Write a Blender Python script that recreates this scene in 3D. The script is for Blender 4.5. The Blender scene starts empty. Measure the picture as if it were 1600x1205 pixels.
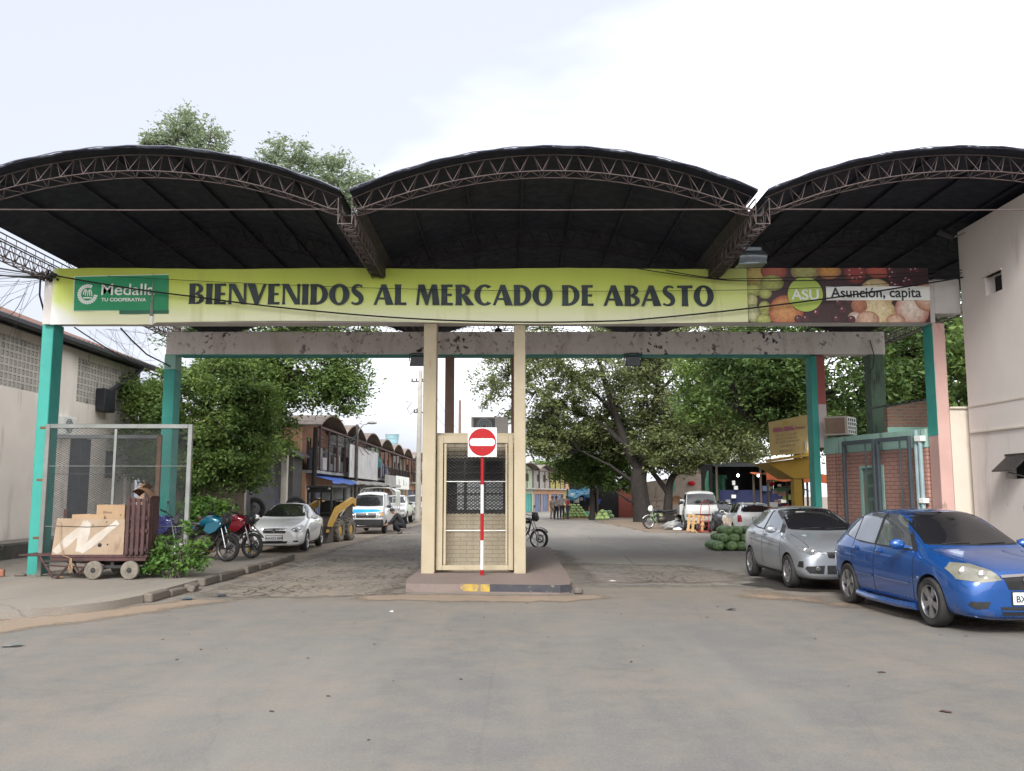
import bpy, bmesh, math, random
import numpy as np
from mathutils import Vector, Matrix
from mathutils.bvhtree import BVHTree
R = math.radians
PI = math.pi
random.seed(7)
rng = np.random.default_rng(11)
sc = bpy.context.scene
COL = sc.collection

# ---------------------------------------------------------------- camera, sky, sun, exposure
cam = bpy.data.objects.new('camera', bpy.data.cameras.new('camera'))
COL.objects.link(cam)
cam.location = (0, 0, 1.72)
cam.rotation_euler = (R(90 + 6.98), 0, 0)
cam.data.lens = 31.5
cam.data.sensor_width = 36
cam.data.clip_end = 2000
sc.camera = cam
sc.view_settings.view_transform = 'Standard'
sc.view_settings.look = 'None'
sc.view_settings.exposure = 1.9
sc.view_settings.gamma = 1

SUN_EL, SUN_ROT = R(38), R(195)
world = bpy.data.worlds.new('World')
sc.world = world
world.use_nodes = True
wn, wl = world.node_tree.nodes, world.node_tree.links
wn.clear()
wo = wn.new('ShaderNodeOutputWorld')
wb = wn.new('ShaderNodeBackground')
sky = wn.new('ShaderNodeTexSky')
sky.sky_type = 'NISHITA'
sky.sun_disc = False
sky.sun_elevation = SUN_EL
sky.sun_rotation = SUN_ROT
sky.dust_density = 4.0
sky.air_density = 1.2
hs = wn.new('ShaderNodeHueSaturation')
hs.inputs['Saturation'].default_value = 0.3
wl.new(sky.outputs[0], hs.inputs['Color'])
# an overcast sky: layers of cloud laid over the sky texture
tc = wn.new('ShaderNodeTexCoord')
mp = wn.new('ShaderNodeMapping')
mp.inputs['Scale'].default_value = (1.0, 1.0, 2.6)
wl.new(tc.outputs['Generated'], mp.inputs['Vector'])
nz = wn.new('ShaderNodeTexNoise')
nz.inputs['Scale'].default_value = 1.2
nz.inputs['Detail'].default_value = 5
nz.inputs['Roughness'].default_value = 0.5
wl.new(mp.outputs[0], nz.inputs['Vector'])
cr = wn.new('ShaderNodeValToRGB')
cr.color_ramp.elements[0].position = 0.22
cr.color_ramp.elements[0].color = (1.95, 2.06, 2.4, 1)
cr.color_ramp.elements[1].position = 0.78
cr.color_ramp.elements[1].color = (8.2, 8.25, 8.3, 1)
# the cloud deck is thicker ahead on the left, thinner to the right and behind
vd = wn.new('ShaderNodeVectorMath'); vd.operation = 'DOT_PRODUCT'
wl.new(tc.outputs['Generated'], vd.inputs[0]); vd.inputs[1].default_value = (0.34, -0.20, -0.12)
va = wn.new('ShaderNodeMath'); va.operation = 'ADD'
wl.new(nz.outputs[0], va.inputs[0]); wl.new(vd.outputs['Value'], va.inputs[1])
wl.new(va.outputs[0], cr.inputs[0])
# overcast skies are brighter overhead than at the horizon
sx_ = wn.new('ShaderNodeSeparateXYZ'); wl.new(tc.outputs['Generated'], sx_.inputs[0])
zr = wn.new('ShaderNodeMapRange'); wl.new(sx_.outputs[2], zr.inputs[0])
zr.inputs[1].default_value, zr.inputs[2].default_value, zr.inputs[3].default_value, zr.inputs[4].default_value = 0, 1, 1.0, 1.2
zm = wn.new('ShaderNodeVectorMath'); zm.operation = 'SCALE'

mx = wn.new('ShaderNodeMix')
mx.data_type = 'RGBA'
mx.inputs[0].default_value = 0.82
wl.new(hs.outputs[0], mx.inputs[6])
wl.new(cr.outputs[0], mx.inputs[7])
wl.new(mx.outputs[2], zm.inputs[0]); wl.new(zr.outputs[0], zm.inputs['Scale'])
wl.new(zm.outputs[0], wb.inputs[0])
wb.inputs[1].default_value = 0.1
wl.new(wb.outputs[0], wo.inputs[0])

sun = bpy.data.objects.new('sun', bpy.data.lights.new('sun', 'SUN'))
COL.objects.link(sun)
sun.data.energy = 1.05
sun.data.angle = R(18)
sun.data.color = (1, 0.975, 0.94)
sun.rotation_euler = (R(90) - SUN_EL, 0, R(180) - SUN_ROT)

# ---------------------------------------------------------------- materials
MATS = {}
def nt(name):
    m = bpy.data.materials.new(name)
    m.use_nodes = True
    n, l = m.node_tree.nodes, m.node_tree.links
    return m, n, l, n['Principled BSDF']
def ramp(n, l, src, p0, c0, p1, c1):
    r = n.new('ShaderNodeValToRGB')
    e = r.color_ramp.elements
    e[0].position, e[1].position = p0, p1
    e[0].color = (*c0, 1) if len(c0) == 3 else c0
    e[1].color = (*c1, 1) if len(c1) == 3 else c1
    l.new(src, r.inputs[0])
    return r.outputs[0]
def noise(n, l, vec, scale, detail=6, rough=0.55, map_scale=None):
    if map_scale:
        mp = n.new('ShaderNodeMapping')
        mp.inputs['Scale'].default_value = map_scale
        l.new(vec, mp.inputs['Vector'])
        vec = mp.outputs[0]
    t = n.new('ShaderNodeTexNoise')
    t.inputs['Scale'].default_value = scale
    t.inputs['Detail'].default_value = detail
    t.inputs['Roughness'].default_value = rough
    l.new(vec, t.inputs['Vector'])
    return t.outputs[0]
def mixc(n, l, fac, a, b, mode='MIX'):
    x = n.new('ShaderNodeMix')
    x.data_type = 'RGBA'
    x.blend_type = mode
    for s, v in ((x.inputs[0], fac), (x.inputs[6], a), (x.inputs[7], b)):
        if isinstance(v, bpy.types.NodeSocket): l.new(v, s)
        elif isinstance(v, (int, float)): s.default_value = v
        else: s.default_value = (*v, 1)
    return x.outputs[2]
def bump(n, l, p, h, strength, dist=0.01):
    b = n.new('ShaderNodeBump')
    b.inputs['Strength'].default_value = strength
    b.inputs['Distance'].default_value = dist
    l.new(h, b.inputs['Height'])
    l.new(b.outputs[0], p.inputs['Normal'])
def M(name, c, c2=None, sc=3, rough=0.75, metal=0, bmp=0, bsc=60, coat=0, spec=0.4, stain=None, stain2=None, coord='Object', trans=0, base=None, clump=0):
    """plain weathered surface: two close colours in noise, optional stains, optional bump"""
    if name in MATS: return MATS[name]
    m, n, l, p = nt(name)
    t = n.new('ShaderNodeTexCoord').outputs[coord]
    if c2 is None: c2 = tuple(x * 0.82 for x in c)
    f = noise(n, l, t, sc)
    col = ramp(n, l, f, 0.36, c, 0.66, c2)
    for st in (stain, stain2):
        if st:
            k = noise(n, l, t, st[1], 8, 0.65, st[2])
            k = ramp(n, l, k, st[3], (0, 0, 0), st[4], (1, 1, 1))
            if clump and st is stain: k = mixc(n, l, 1.0, k, ramp(n, l, noise(n, l, t, clump, 3), .42, (0, 0, 0), .6, (1, 1, 1)), 'MULTIPLY')
            col = mixc(n, l, k, col, st[0])
    if base:                                                    # splash dirt on the lowest part
        sx = n.new('ShaderNodeSeparateXYZ'); l.new(t, sx.inputs[0])
        d = n.new('ShaderNodeMath'); d.operation = 'MULTIPLY_ADD'
        l.new(sx.outputs[2], d.inputs[0]); d.inputs[1].default_value = -1/base[1]
        l.new(noise(n, l, t, 6, 8, 0.7), d.inputs[2])
        col = mixc(n, l, ramp(n, l, d.outputs[0], -.25, (0, 0, 0), .5, (.8,) * 3), col, base[0])
    l.new(col, p.inputs['Base Color'])
    rr = ramp(n, l, noise(n, l, t, sc * 4), 0.3, (rough * 0.85,) * 3, 0.7, (min(1, rough * 1.12),) * 3)
    l.new(rr, p.inputs['Roughness'])
    p.inputs['Metallic'].default_value = metal
    p.inputs['Specular IOR Level'].default_value = spec
    p.inputs['Coat Weight'].default_value = coat
    p.inputs['Coat Roughness'].default_value = 0.04
    if bmp: bump(n, l, p, noise(n, l, t, bsc, 4), bmp, 0.01)
    MATS[name] = m
    return m
def brick_mat(name, c1, c2, mortar, w=0.26, h=0.075, msize=0.012, rough=0.85, tint=None, streak=0.0):
    """brick courses on box-mapped UVs in metres"""
    m, n, l, p = nt(name)
    t = n.new('ShaderNodeTexCoord')
    b = n.new('ShaderNodeTexBrick')
    b.inputs['Scale'].default_value = 1
    b.inputs['Brick Width'].default_value = w
    b.inputs['Row Height'].default_value = h
    b.inputs['Mortar Size'].default_value = msize
    b.inputs['Mortar Smooth'].default_value = 0.3
    b.inputs['Bias'].default_value = 0.0
    b.inputs['Color1'].default_value = (*c1, 1)
    b.inputs['Color2'].default_value = (*c2, 1)
    b.inputs['Mortar'].default_value = (*mortar, 1)
    w_ = mixc(n, l, 0.02, t.outputs['UV'], noise(n, l, t.outputs['UV'], 3, 3))
    l.new(t.outputs['UV'], b.inputs['Vector'])
    f = noise(n, l, t.outputs['Object'], 2.2, 8, 0.7)
    col = mixc(n, l, ramp(n, l, f, 0.35, (0, 0, 0), 0.75, (0.55,) * 3), b.outputs['Color'], tint or tuple(x * 0.45 for x in c1))
    if streak:
        k = noise(n, l, t.outputs['Object'], 2.0, 6, 0.6, (2.2, 2.2, 0.12))
        col = mixc(n, l, ramp(n, l, k, 0.56, (0, 0, 0), 0.72, (streak,) * 3), col, (0.05, 0.045, 0.04))
    l.new(col, p.inputs['Base Color'])
    p.inputs['Roughness'].default_value = rough
    p.inputs['Specular IOR Level'].default_value = 0.25
    bump(n, l, p, b.outputs['Fac'], 0.6, -0.012)
    MATS[name] = m
    return m
def emit(name, c, s):
    m, n, l, p = nt(name)
    p.inputs['Base Color'].default_value = (*c, 1)
    p.inputs['Emission Color'].default_value = (*c, 1)
    p.inputs['Emission Strength'].default_value = s
    MATS[name] = m
    return m
def paint(name, c, metallic=0.0, rough=0.32, flake=0, dirt=(0.25, 0.2, 0.15)):
    """car paint with clear coat and a thin film of dust on the lower body"""
    m, n, l, p = nt(name)
    t = n.new('ShaderNodeTexCoord').outputs['Object']
    col = ramp(n, l, noise(n, l, t, 1.6), 0.3, c, 0.75, tuple(x * 0.86 for x in c))
    sx = n.new('ShaderNodeSeparateXYZ'); l.new(t, sx.inputs[0])
    d = n.new('ShaderNodeMath'); d.operation = 'MULTIPLY_ADD'
    l.new(sx.outputs[2], d.inputs[0]); d.inputs[1].default_value = -1.35
    l.new(noise(n, l, t, 5, 8, 0.7), d.inputs[2])
    k = ramp(n, l, d.outputs[0], 0.12, (0, 0, 0), 0.42, (0.3,) * 3)
    col = mixc(n, l, k, col, dirt)
    l.new(col, p.inputs['Base Color'])
    rr = mixc(n, l, k, (rough,) * 3, (0.7,) * 3)
    l.new(rr, p.inputs['Roughness'])
    p.inputs['Metallic'].default_value = metallic
    p.inputs['Coat Weight'].default_value = 1.0
    p.inputs['Coat Roughness'].default_value = 0.025
    MATS[name] = m
    return m

# ---------------------------------------------------------------- mesh helpers
class MB:
    """collects shapes; build() links them as one mesh object"""
    def __init__(s):
        s.v, s.f, s.m, s.M = [], [], [], Matrix()
        s.mi = 0
        s.jit = 0
    def add(s, vs, fs, mi=None):
        o = len(s.v)
        s.v += [tuple(s.M @ Vector(v)) for v in vs]
        s.f += [tuple(i + o for i in f) for f in fs]
        s.m += [s.mi if mi is None else mi] * len(fs)
        return s
    def box(s, x0, y0, z0, x1, y1, z1, ch=0.0, mi=None):
        if x0 > x1: x0, x1 = x1, x0
        if y0 > y1: y0, y1 = y1, y0
        if z0 > z1: z0, z1 = z1, z0
        if ch <= 0:
            vs = [(x0,y0,z0),(x1,y0,z0),(x1,y1,z0),(x0,y1,z0),(x0,y0,z1),(x1,y0,z1),(x1,y1,z1),(x0,y1,z1)]
            return s.add(vs, [(3,2,1,0),(4,5,6,7),(0,1,5,4),(1,2,6,5),(2,3,7,6),(3,0,4,7)], mi)
        ch = min(ch, (x1-x0)*.45, (y1-y0)*.45, (z1-z0)*.45)
        vs, idx = [], {}
        for a, X in enumerate((x0, x1)):
            for b, Y in enumerate((y0, y1)):
                for c, Z in enumerate((z0, z1)):
                    sx, sy, sz = 1-2*a, 1-2*b, 1-2*c
                    idx[a,b,c,0] = len(vs); vs.append((X, Y+sy*ch, Z+sz*ch))
                    idx[a,b,c,1] = len(vs); vs.append((X+sx*ch, Y, Z+sz*ch))
                    idx[a,b,c,2] = len(vs); vs.append((X+sx*ch, Y+sy*ch, Z))
        I = lambda a,b,c,k: idx[a,b,c,k]
        fs = []
        def q(l, flip): fs.append(tuple(reversed(l)) if flip else tuple(l))
        for a in (0,1): q([I(a,0,0,0),I(a,0,1,0),I(a,1,1,0),I(a,1,0,0)], a==1)
        for b in (0,1): q([I(0,b,0,1),I(1,b,0,1),I(1,b,1,1),I(0,b,1,1)], b==1)
        for c in (0,1): q([I(0,0,c,2),I(0,1,c,2),I(1,1,c,2),I(1,0,c,2)], c==1)
        for b in (0,1):
            for c in (0,1): q([I(0,b,c,1),I(1,b,c,1),I(1,b,c,2),I(0,b,c,2)], (b+c)%2==0)
        for a in (0,1):
            for c in (0,1): q([I(a,0,c,0),I(a,1,c,0),I(a,1,c,2),I(a,0,c,2)], (a+c)%2==1)
        for a in (0,1):
            for b in (0,1): q([I(a,b,0,0),I(a,b,1,0),I(a,b,1,1),I(a,b,0,1)], (a+b)%2==0)
        for a in (0,1):
            for b in (0,1):
                for c in (0,1): q([I(a,b,c,0),I(a,b,c,1),I(a,b,c,2)], (a+b+c)%2==1)
        return s.add(vs, fs, mi)
    def tube(s, pts, r, n=8, caps=True, mi=None, r2=None):
        pts = [Vector(p) for p in pts]
        k = len(pts)
        rs = r if isinstance(r, (list, tuple)) else [r + ((r2 if r2 is not None else r) - r) * i / max(1, k-1) for i in range(k)]
        vs, fs = [], []
        up = None
        for i, p in enumerate(pts):
            d = (pts[min(i+1, k-1)] - pts[max(i-1, 0)])
            if d.length < 1e-9: d = Vector((0,0,1))
            d.normalize()
            if up is None:
                a = Vector((0,0,1)) if abs(d.z) < 0.9 else Vector((1,0,0))
                u = d.cross(a).normalized()
            else:
                u = (up - d * up.dot(d))
                if u.length < 1e-6: u = d.orthogonal()
                u.normalize()
            up = u
            w = d.cross(u)
            for j in range(n):
                t = 2*PI*j/n + (PI/n if n == 4 else 0)
                vs.append(p + (u*math.cos(t) + w*math.sin(t)) * rs[i])
        for i in range(k-1):
            for j in range(n):
                a, b = i*n+j, i*n+(j+1)%n
                fs.append((a, b, b+n, a+n))
        if caps:
            fs.append(tuple(reversed(range(n)))); fs.append(tuple(range((k-1)*n, k*n)))
        return s.add(vs, fs, mi)
    def lathe(s, prof, n=24, axis='z', c=(0,0,0), mi=None, close=False):
        """prof: list of (radius, height) turned about an axis through c"""
        vs, fs = [], []
        k = len(prof)
        for i in range(n):
            t = 2*PI*i/n
            for r, h in prof:
                a, b = r*math.cos(t), r*math.sin(t)
                v = (a, b, h) if axis == 'z' else ((h, a, b) if axis == 'x' else (b, h, a))
                vs.append((v[0]+c[0], v[1]+c[1], v[2]+c[2]))
        for i in range(n):
            j = (i+1) % n
            for q in range(k if close else k-1):
                q2 = (q+1) % k
                fs.append((i*k+q, j*k+q, j*k+q2, i*k+q2))
        return s.add(vs, fs, mi)
    def prism(s, poly, d0, d1, axis='y', mi=None):
        """2-D outline pushed along an axis. axis y: poly is (x,z); x: (y,z); z: (x,y)"""
        n = len(poly)
        def P(p, d): return (p[0], d, p[1]) if axis == 'y' else ((d, p[0], p[1]) if axis == 'x' else (p[0], p[1], d))
        vs = [P(p, d0) for p in poly] + [P(p, d1) for p in poly]
        area = sum(poly[i][0]*poly[(i+1)%n][1]-poly[(i+1)%n][0]*poly[i][1] for i in range(n))
        fl = (area > 0) ^ (axis == 'y') ^ (d1 < d0)
        fs = [tuple(reversed(range(n))), tuple(range(n, 2*n))]
        fs += [(i, (i+1)%n, n+(i+1)%n, n+i) for i in range(n)]
        if not fl: fs = [tuple(reversed(f)) for f in fs]
        return s.add(vs, fs, mi)
    def grid(s, fn, nu, nv, mi=None, wrapu=False):
        vs = [fn(i/nu, j/nv) for i in range(nu+1) for j in range(nv+1)]
        fs = [(i*(nv+1)+j, (i+1)*(nv+1)+j, (i+1)*(nv+1)+j+1, i*(nv+1)+j+1) for i in range(nu) for j in range(nv)]
        return s.add(vs, fs, mi)
    def ball(s, c, r, nu=12, nv=8, mi=None):
        r = r if isinstance(r, (tuple, list)) else (r, r, r)
        vs, fs = [(c[0], c[1], c[2]-r[2])], []
        for j in range(1, nv):
            p = PI*j/nv
            for i in range(nu):
                t = 2*PI*i/nu
                vs.append((c[0]+r[0]*math.sin(p)*math.cos(t), c[1]+r[1]*math.sin(p)*math.sin(t), c[2]-r[2]*math.cos(p)))
        vs.append((c[0], c[1], c[2]+r[2]))
        L = len(vs)-1
        for i in range(nu):
            k = (i+1) % nu
            fs.append((0, 1+k, 1+i))
            for j in range(nv-2):
                a = 1+j*nu
                fs.append((a+i, a+k, a+nu+k, a+nu+i))
            a = 1+(nv-2)*nu
            fs.append((a+i, a+k, L))
        return s.add(vs, fs, mi)
    def build(s, name, mats, parent=None, smooth=35, loc=None):
        me = bpy.data.meshes.new(name)
        me.from_pydata(s.v, [], s.f)
        if not isinstance(mats, (list, tuple)): mats = [mats]
        for m in mats: me.materials.append(m)
        me.polygons.foreach_set('material_index', s.m)
        boxuv(me)
        if smooth:
            me.shade_smooth()
            me.set_sharp_from_angle(angle=R(smooth))
        o = bpy.data.objects.new(name, me)
        COL.objects.link(o)
        if parent is not None: o.parent = parent
        if loc is not None: o.location = loc
        return o
def boxuv(me):
    uv = me.uv_layers.new(name='UVMap')
    nl = len(me.loops)
    co = np.empty(len(me.vertices)*3, np.float32); me.vertices.foreach_get('co', co); co = co.reshape(-1, 3)
    li = np.empty(nl, np.int32); me.loops.foreach_get('vertex_index', li)
    pn = np.empty(len(me.polygons)*3, np.float32); me.polygons.foreach_get('normal', pn); pn = np.abs(pn.reshape(-1, 3))
    lt = np.empty(len(me.polygons), np.int32); me.polygons.foreach_get('loop_total', lt)
    ax = np.repeat(np.argmax(pn, 1), lt)
    p = co[li]
    u = np.where(ax == 0, p[:, 1], p[:, 0]); v = np.where(ax == 2, p[:, 1], p[:, 2])
    uv.data.foreach_set('uv', np.stack([u, v], 1).astype(np.float32).ravel())
def tag(o, label=None, cat=None, group=None, kind=None):
    if label: o['label'] = label
    if cat: o['category'] = cat
    if group: o['group'] = group
    if kind: o['kind'] = kind
    return o
def thing(name, label, cat, loc=(0,0,0), rz=0, group=None):
    o = bpy.data.objects.new(name, None)
    o.empty_display_size = 0.2
    COL.objects.link(o)
    o.location = loc; o.rotation_euler = (0, 0, rz)
    return tag(o, label, cat, group)
def copy_tree(o, parent=None):
    c = o.copy(); COL.objects.link(c)
    if parent is not None: c.parent = parent
    for ch in list(o.children): copy_tree(ch, c)
    return c
def text_mesh(body, size, name, mat, parent=None, loc=(0,0,0), rot=(R(90),0,0), ext=0.004, bold=0.0, xs=1.0, align='LEFT', shear=0):
    cu = bpy.data.curves.new(name, 'FONT')
    cu.body = body; cu.size = size; cu.extrude = ext; cu.offset = bold; cu.align_x = align; cu.shear = shear
    to = bpy.data.objects.new(name, cu); COL.objects.link(to)
    dg = bpy.context.evaluated_depsgraph_get()
    me = bpy.data.meshes.new_from_object(to.evaluated_get(dg))
    bpy.data.objects.remove(to); bpy.data.curves.remove(cu)
    me.materials.clear(); me.materials.append(mat)
    o = bpy.data.objects.new(name, me); COL.objects.link(o)
    o.location = loc; o.rotation_euler = rot; o.scale = (xs, 1, 1)
    if parent is not None: o.parent = parent
    return o
def wire_mesh(mb, x0, z0, x1, z1, y, pw, ph, r=0.0025, ry=0.0):
    """expanded-metal diamonds in the XZ plane, pw x ph per diamond"""
    W, H = x1-x0, z1-z0
    k = ph/pw
    def seg(xa, za, xb, zb, dy): mb.tube([(xa, y+dy, za), (xb, y+dy, zb)], r, 3, False)
    # rising lines z = z0 + k*(x-c), falling lines z = z0 + k*(c-x)
    c = x0 - H/k
    while c < x1:
        xa, xb = max(x0, c), min(x1, c + H/k)
        if xb - xa > 1e-3:
            seg(xa, z0+k*(xa-c), xb, z0+k*(xb-c), 0)
            xa2, xb2 = x0+x1-xa, x0+x1-xb
            seg(xa2, z0+k*(xa-c), xb2, z0+k*(xb-c), r)
        c += pw

# ---------------------------------------------------------------- ground, roads, pavement
def ground_mat(name, base, base2, dust, dust_lo, dust_hi, speck=0.5, grain=0.5, cobble=0, crack=0.0, rough=0.88, ydust=None, blend=None):
    m, n, l, p = nt(name)
    t = n.new('ShaderNodeTexCoord').outputs['Object']
    big = noise(n, l, t, 0.16, 5, 0.6)
    mid = noise(n, l, t, 0.9, 8, 0.65, (1, 0.45, 1))
    fine = noise(n, l, t, 55, 4, 0.7)
    col = ramp(n, l, big, 0.35, base, 0.68, base2)
    col = mixc(n, l, ramp(n, l, mid, 0.35, (0, 0, 0), 0.7, (0.6,) * 3), col, tuple(x * 0.76 for x in base))
    stk = noise(n, l, t, 1.0, 7, 0.6, (0.55, 0.09, 1))
    col = mixc(n, l, ramp(n, l, stk, 0.47, (0, 0, 0), 0.68, (0.6,) * 3), col, tuple(x * k for x, k in zip(base, (1.36, 1.3, 1.2))))
    d = mixc(n, l, 0.5, noise(n, l, t, 0.33, 9, 0.62), noise(n, l, t, 2.3, 6, 0.7))
    if ydust:
        sx = n.new('ShaderNodeSeparateXYZ'); l.new(t, sx.inputs[0])
        mr = n.new('ShaderNodeMapRange'); l.new(sx.outputs[1], mr.inputs[0])
        mr.inputs[1].default_value, mr.inputs[2].default_value = ydust[0], ydust[1]
        mr.inputs[3].default_value, mr.inputs[4].default_value = 0, ydust[2]
        ad = n.new('ShaderNodeMath'); ad.operation = 'ADD'
        l.new(d, ad.inputs[0]); l.new(mr.outputs[0], ad.inputs[1]); d = ad.outputs[0]
    k = ramp(n, l, d, dust_lo, (0, 0, 0), dust_hi, (0.85,) * 3)
    hgt = None
    if cobble:
        v = n.new('ShaderNodeTexVoronoi'); v.feature = 'DISTANCE_TO_EDGE'
        v.inputs['Scale'].default_value = cobble
        v.inputs['Randomness'].default_value = 0.75
        mp = n.new('ShaderNodeMapping'); mp.inputs['Scale'].default_value = (1, 1.5, 1)
        l.new(t, mp.inputs['Vector']); l.new(mp.outputs[0], v.inputs['Vector'])
        v2 = n.new('ShaderNodeTexVoronoi'); v2.inputs['Scale'].default_value = cobble
        v2.inputs['Randomness'].default_value = 0.75
        l.new(mp.outputs[0], v2.inputs['Vector'])
        tone = n.new('ShaderNodeSeparateColor'); l.new(v2.outputs['Color'], tone.inputs[0])
        col = mixc(n, l, ramp(n, l, tone.outputs[0], 0, (0, 0, 0), 1, (0.5,) * 3), col, tuple(x * 1.45 for x in base2))
        joint = ramp(n, l, v.outputs['Distance'], 0.02, (1, 1, 1), 0.13, (0, 0, 0))
        wear = ramp(n, l, noise(n, l, t, 0.8, 5), 0.38, (0.25,) * 3, 0.62, (1, 1, 1))
        jw = mixc(n, l, 1.0, joint, wear, 'MULTIPLY')
        col = mixc(n, l, k, col, dust)
        col = mixc(n, l, jw, col, (0.055, 0.048, 0.04))
        hgt = jw
    else:
        col = mixc(n, l, k, col, dust)
    if speck:
        vs = n.new('ShaderNodeTexVoronoi'); vs.inputs['Scale'].default_value = 1.9
        vs.inputs['Randomness'].default_value = 1
        wv = mixc(n, l, 0.06, t, noise(n, l, t, 9, 3))
        l.new(wv, vs.inputs['Vector'])
        sp = ramp(n, l, vs.outputs['Distance'], 0.035, (speck,) * 3, 0.05, (0, 0, 0))
        sel = ramp(n, l, noise(n, l, t, 0.7, 3), 0.5, (0, 0, 0), 0.56, (1, 1, 1))
        col = mixc(n, l, mixc(n, l, 1.0, sp, sel, 'MULTIPLY'), col, (0.05, 0.047, 0.043))
    if crack:
        vc = n.new('ShaderNodeTexVoronoi'); vc.feature = 'DISTANCE_TO_EDGE'; vc.inputs['Scale'].default_value = 0.35
        wv = mixc(n, l, 0.12, t, noise(n, l, t, 2.5, 6))
        l.new(wv, vc.inputs['Vector'])
        ck = ramp(n, l, vc.outputs['Distance'], 0.0, (crack,) * 3, 0.006, (0, 0, 0))
        col = mixc(n, l, ck, col, (0.06, 0.052, 0.045))
    agg = n.new('ShaderNodeTexVoronoi'); agg.inputs['Scale'].default_value = 85; l.new(t, agg.inputs['Vector'])
    sc_ = n.new('ShaderNodeSeparateColor'); l.new(agg.outputs['Color'], sc_.inputs[0])
    col = mixc(n, l, ramp(n, l, sc_.outputs[0], 0.72, (0, 0, 0), 0.95, (grain * 0.24,) * 3), col, tuple(min(1, x * 1.7) for x in base))
    g = ramp(n, l, fine, 0.3, (1 - grain * 0.35,) * 3, 0.72, (1 + grain * 0.1,) * 3)
    col = mixc(n, l, 1.0, col, g, 'MULTIPLY')
    l.new(col, p.inputs['Base Color'])
    p.inputs['Roughness'].default_value = rough
    p.inputs['Specular IOR Level'].default_value = 0.25
    if hgt is not None: bump(n, l, p, hgt, 0.9, -0.03)
    else: bump(n, l, p, fine, 0.35, 0.01)
    if blend:                                                   # the layer wears through to the road where it thins out
        at = n.new('ShaderNodeAttribute'); at.attribute_name = 'cover'
        ad = n.new('ShaderNodeMath'); ad.operation = 'ADD'
        l.new(at.outputs['Fac'], ad.inputs[0]); l.new(noise(n, l, t, 1.9, 9, 0.68), ad.inputs[1])
        tr = n.new('ShaderNodeBsdfTransparent'); ms = n.new('ShaderNodeMixShader')
        l.new(ramp(n, l, ad.outputs[0], 0.6, (0, 0, 0), 1.3, (1, 1, 1)), ms.inputs[0])
        l.new(tr.outputs[0], ms.inputs[1]); l.new(p.outputs[0], ms.inputs[2]); l.new(ms.outputs[0], n['Material Output'].inputs[0])
    MATS[name] = m
    return m
ASPH = (0.162, 0.156, 0.147)
m_ground = ground_mat('dry_earth', (0.216, 0.176, 0.140), (0.240, 0.198, 0.158), (0.264, 0.222, 0.180), 0.45, 0.7, 0, 0.8)
m_asph = ground_mat('dusty_asphalt', ASPH, (0.124, 0.121, 0.116), (0.225, 0.192, 0.152), 0.45, 0.72, 0.85, 0.55, ydust=(11.5, 16.5, 0.13), crack=.13)
m_cob = ground_mat('cobbles', (0.208, 0.189, 0.165), (0.176, 0.160, 0.143), (0.260, 0.215, 0.169), 0.48, 0.68, 0, 0.7, cobble=4.6, ydust=(21, 15.5, 0.12), blend=(0.215, 0.182, 0.150))
m_lane = ground_mat('worn_concrete', (0.231, 0.215, 0.194), (0.206, 0.193, 0.175), (0.237, 0.188, 0.144), 0.52, 0.8, 0.6, 0.6, crack=0.5, blend=ASPH)
m_pave = ground_mat('pavement_concrete', (0.259, 0.233, 0.204), (0.224, 0.204, 0.176), (0.230, 0.186, 0.147), 0.48, 0.75, 0.5, 0.6, crack=0.4)
m_isl = ground_mat('island_concrete', (0.204, 0.160, 0.145), (0.185, 0.151, 0.136), (0.215, 0.179, 0.150), 0.46, 0.72, 0.3, 0.6, crack=0.3)
m_dirt = ground_mat('reddish_dirt', (0.247, 0.189, 0.140), (0.267, 0.212, 0.163), (0.280, 0.227, 0.178), 0.45, 0.7, 0.3, 0.9, blend=ASPH)
m_dirtfar = ground_mat('dirt_verge', (0.216, 0.162, 0.120), (0.228, 0.180, 0.138), (0.246, 0.200, 0.156), 0.45, 0.7, 0.3, 0.9, blend=(0.210, 0.188, 0.162))
m_kerb = ground_mat('kerb_stone', (0.15, 0.13, 0.112), (0.12, 0.105, 0.095), (0.19, 0.16, 0.13), 0.45, 0.7, 0, 0.8)

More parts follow.
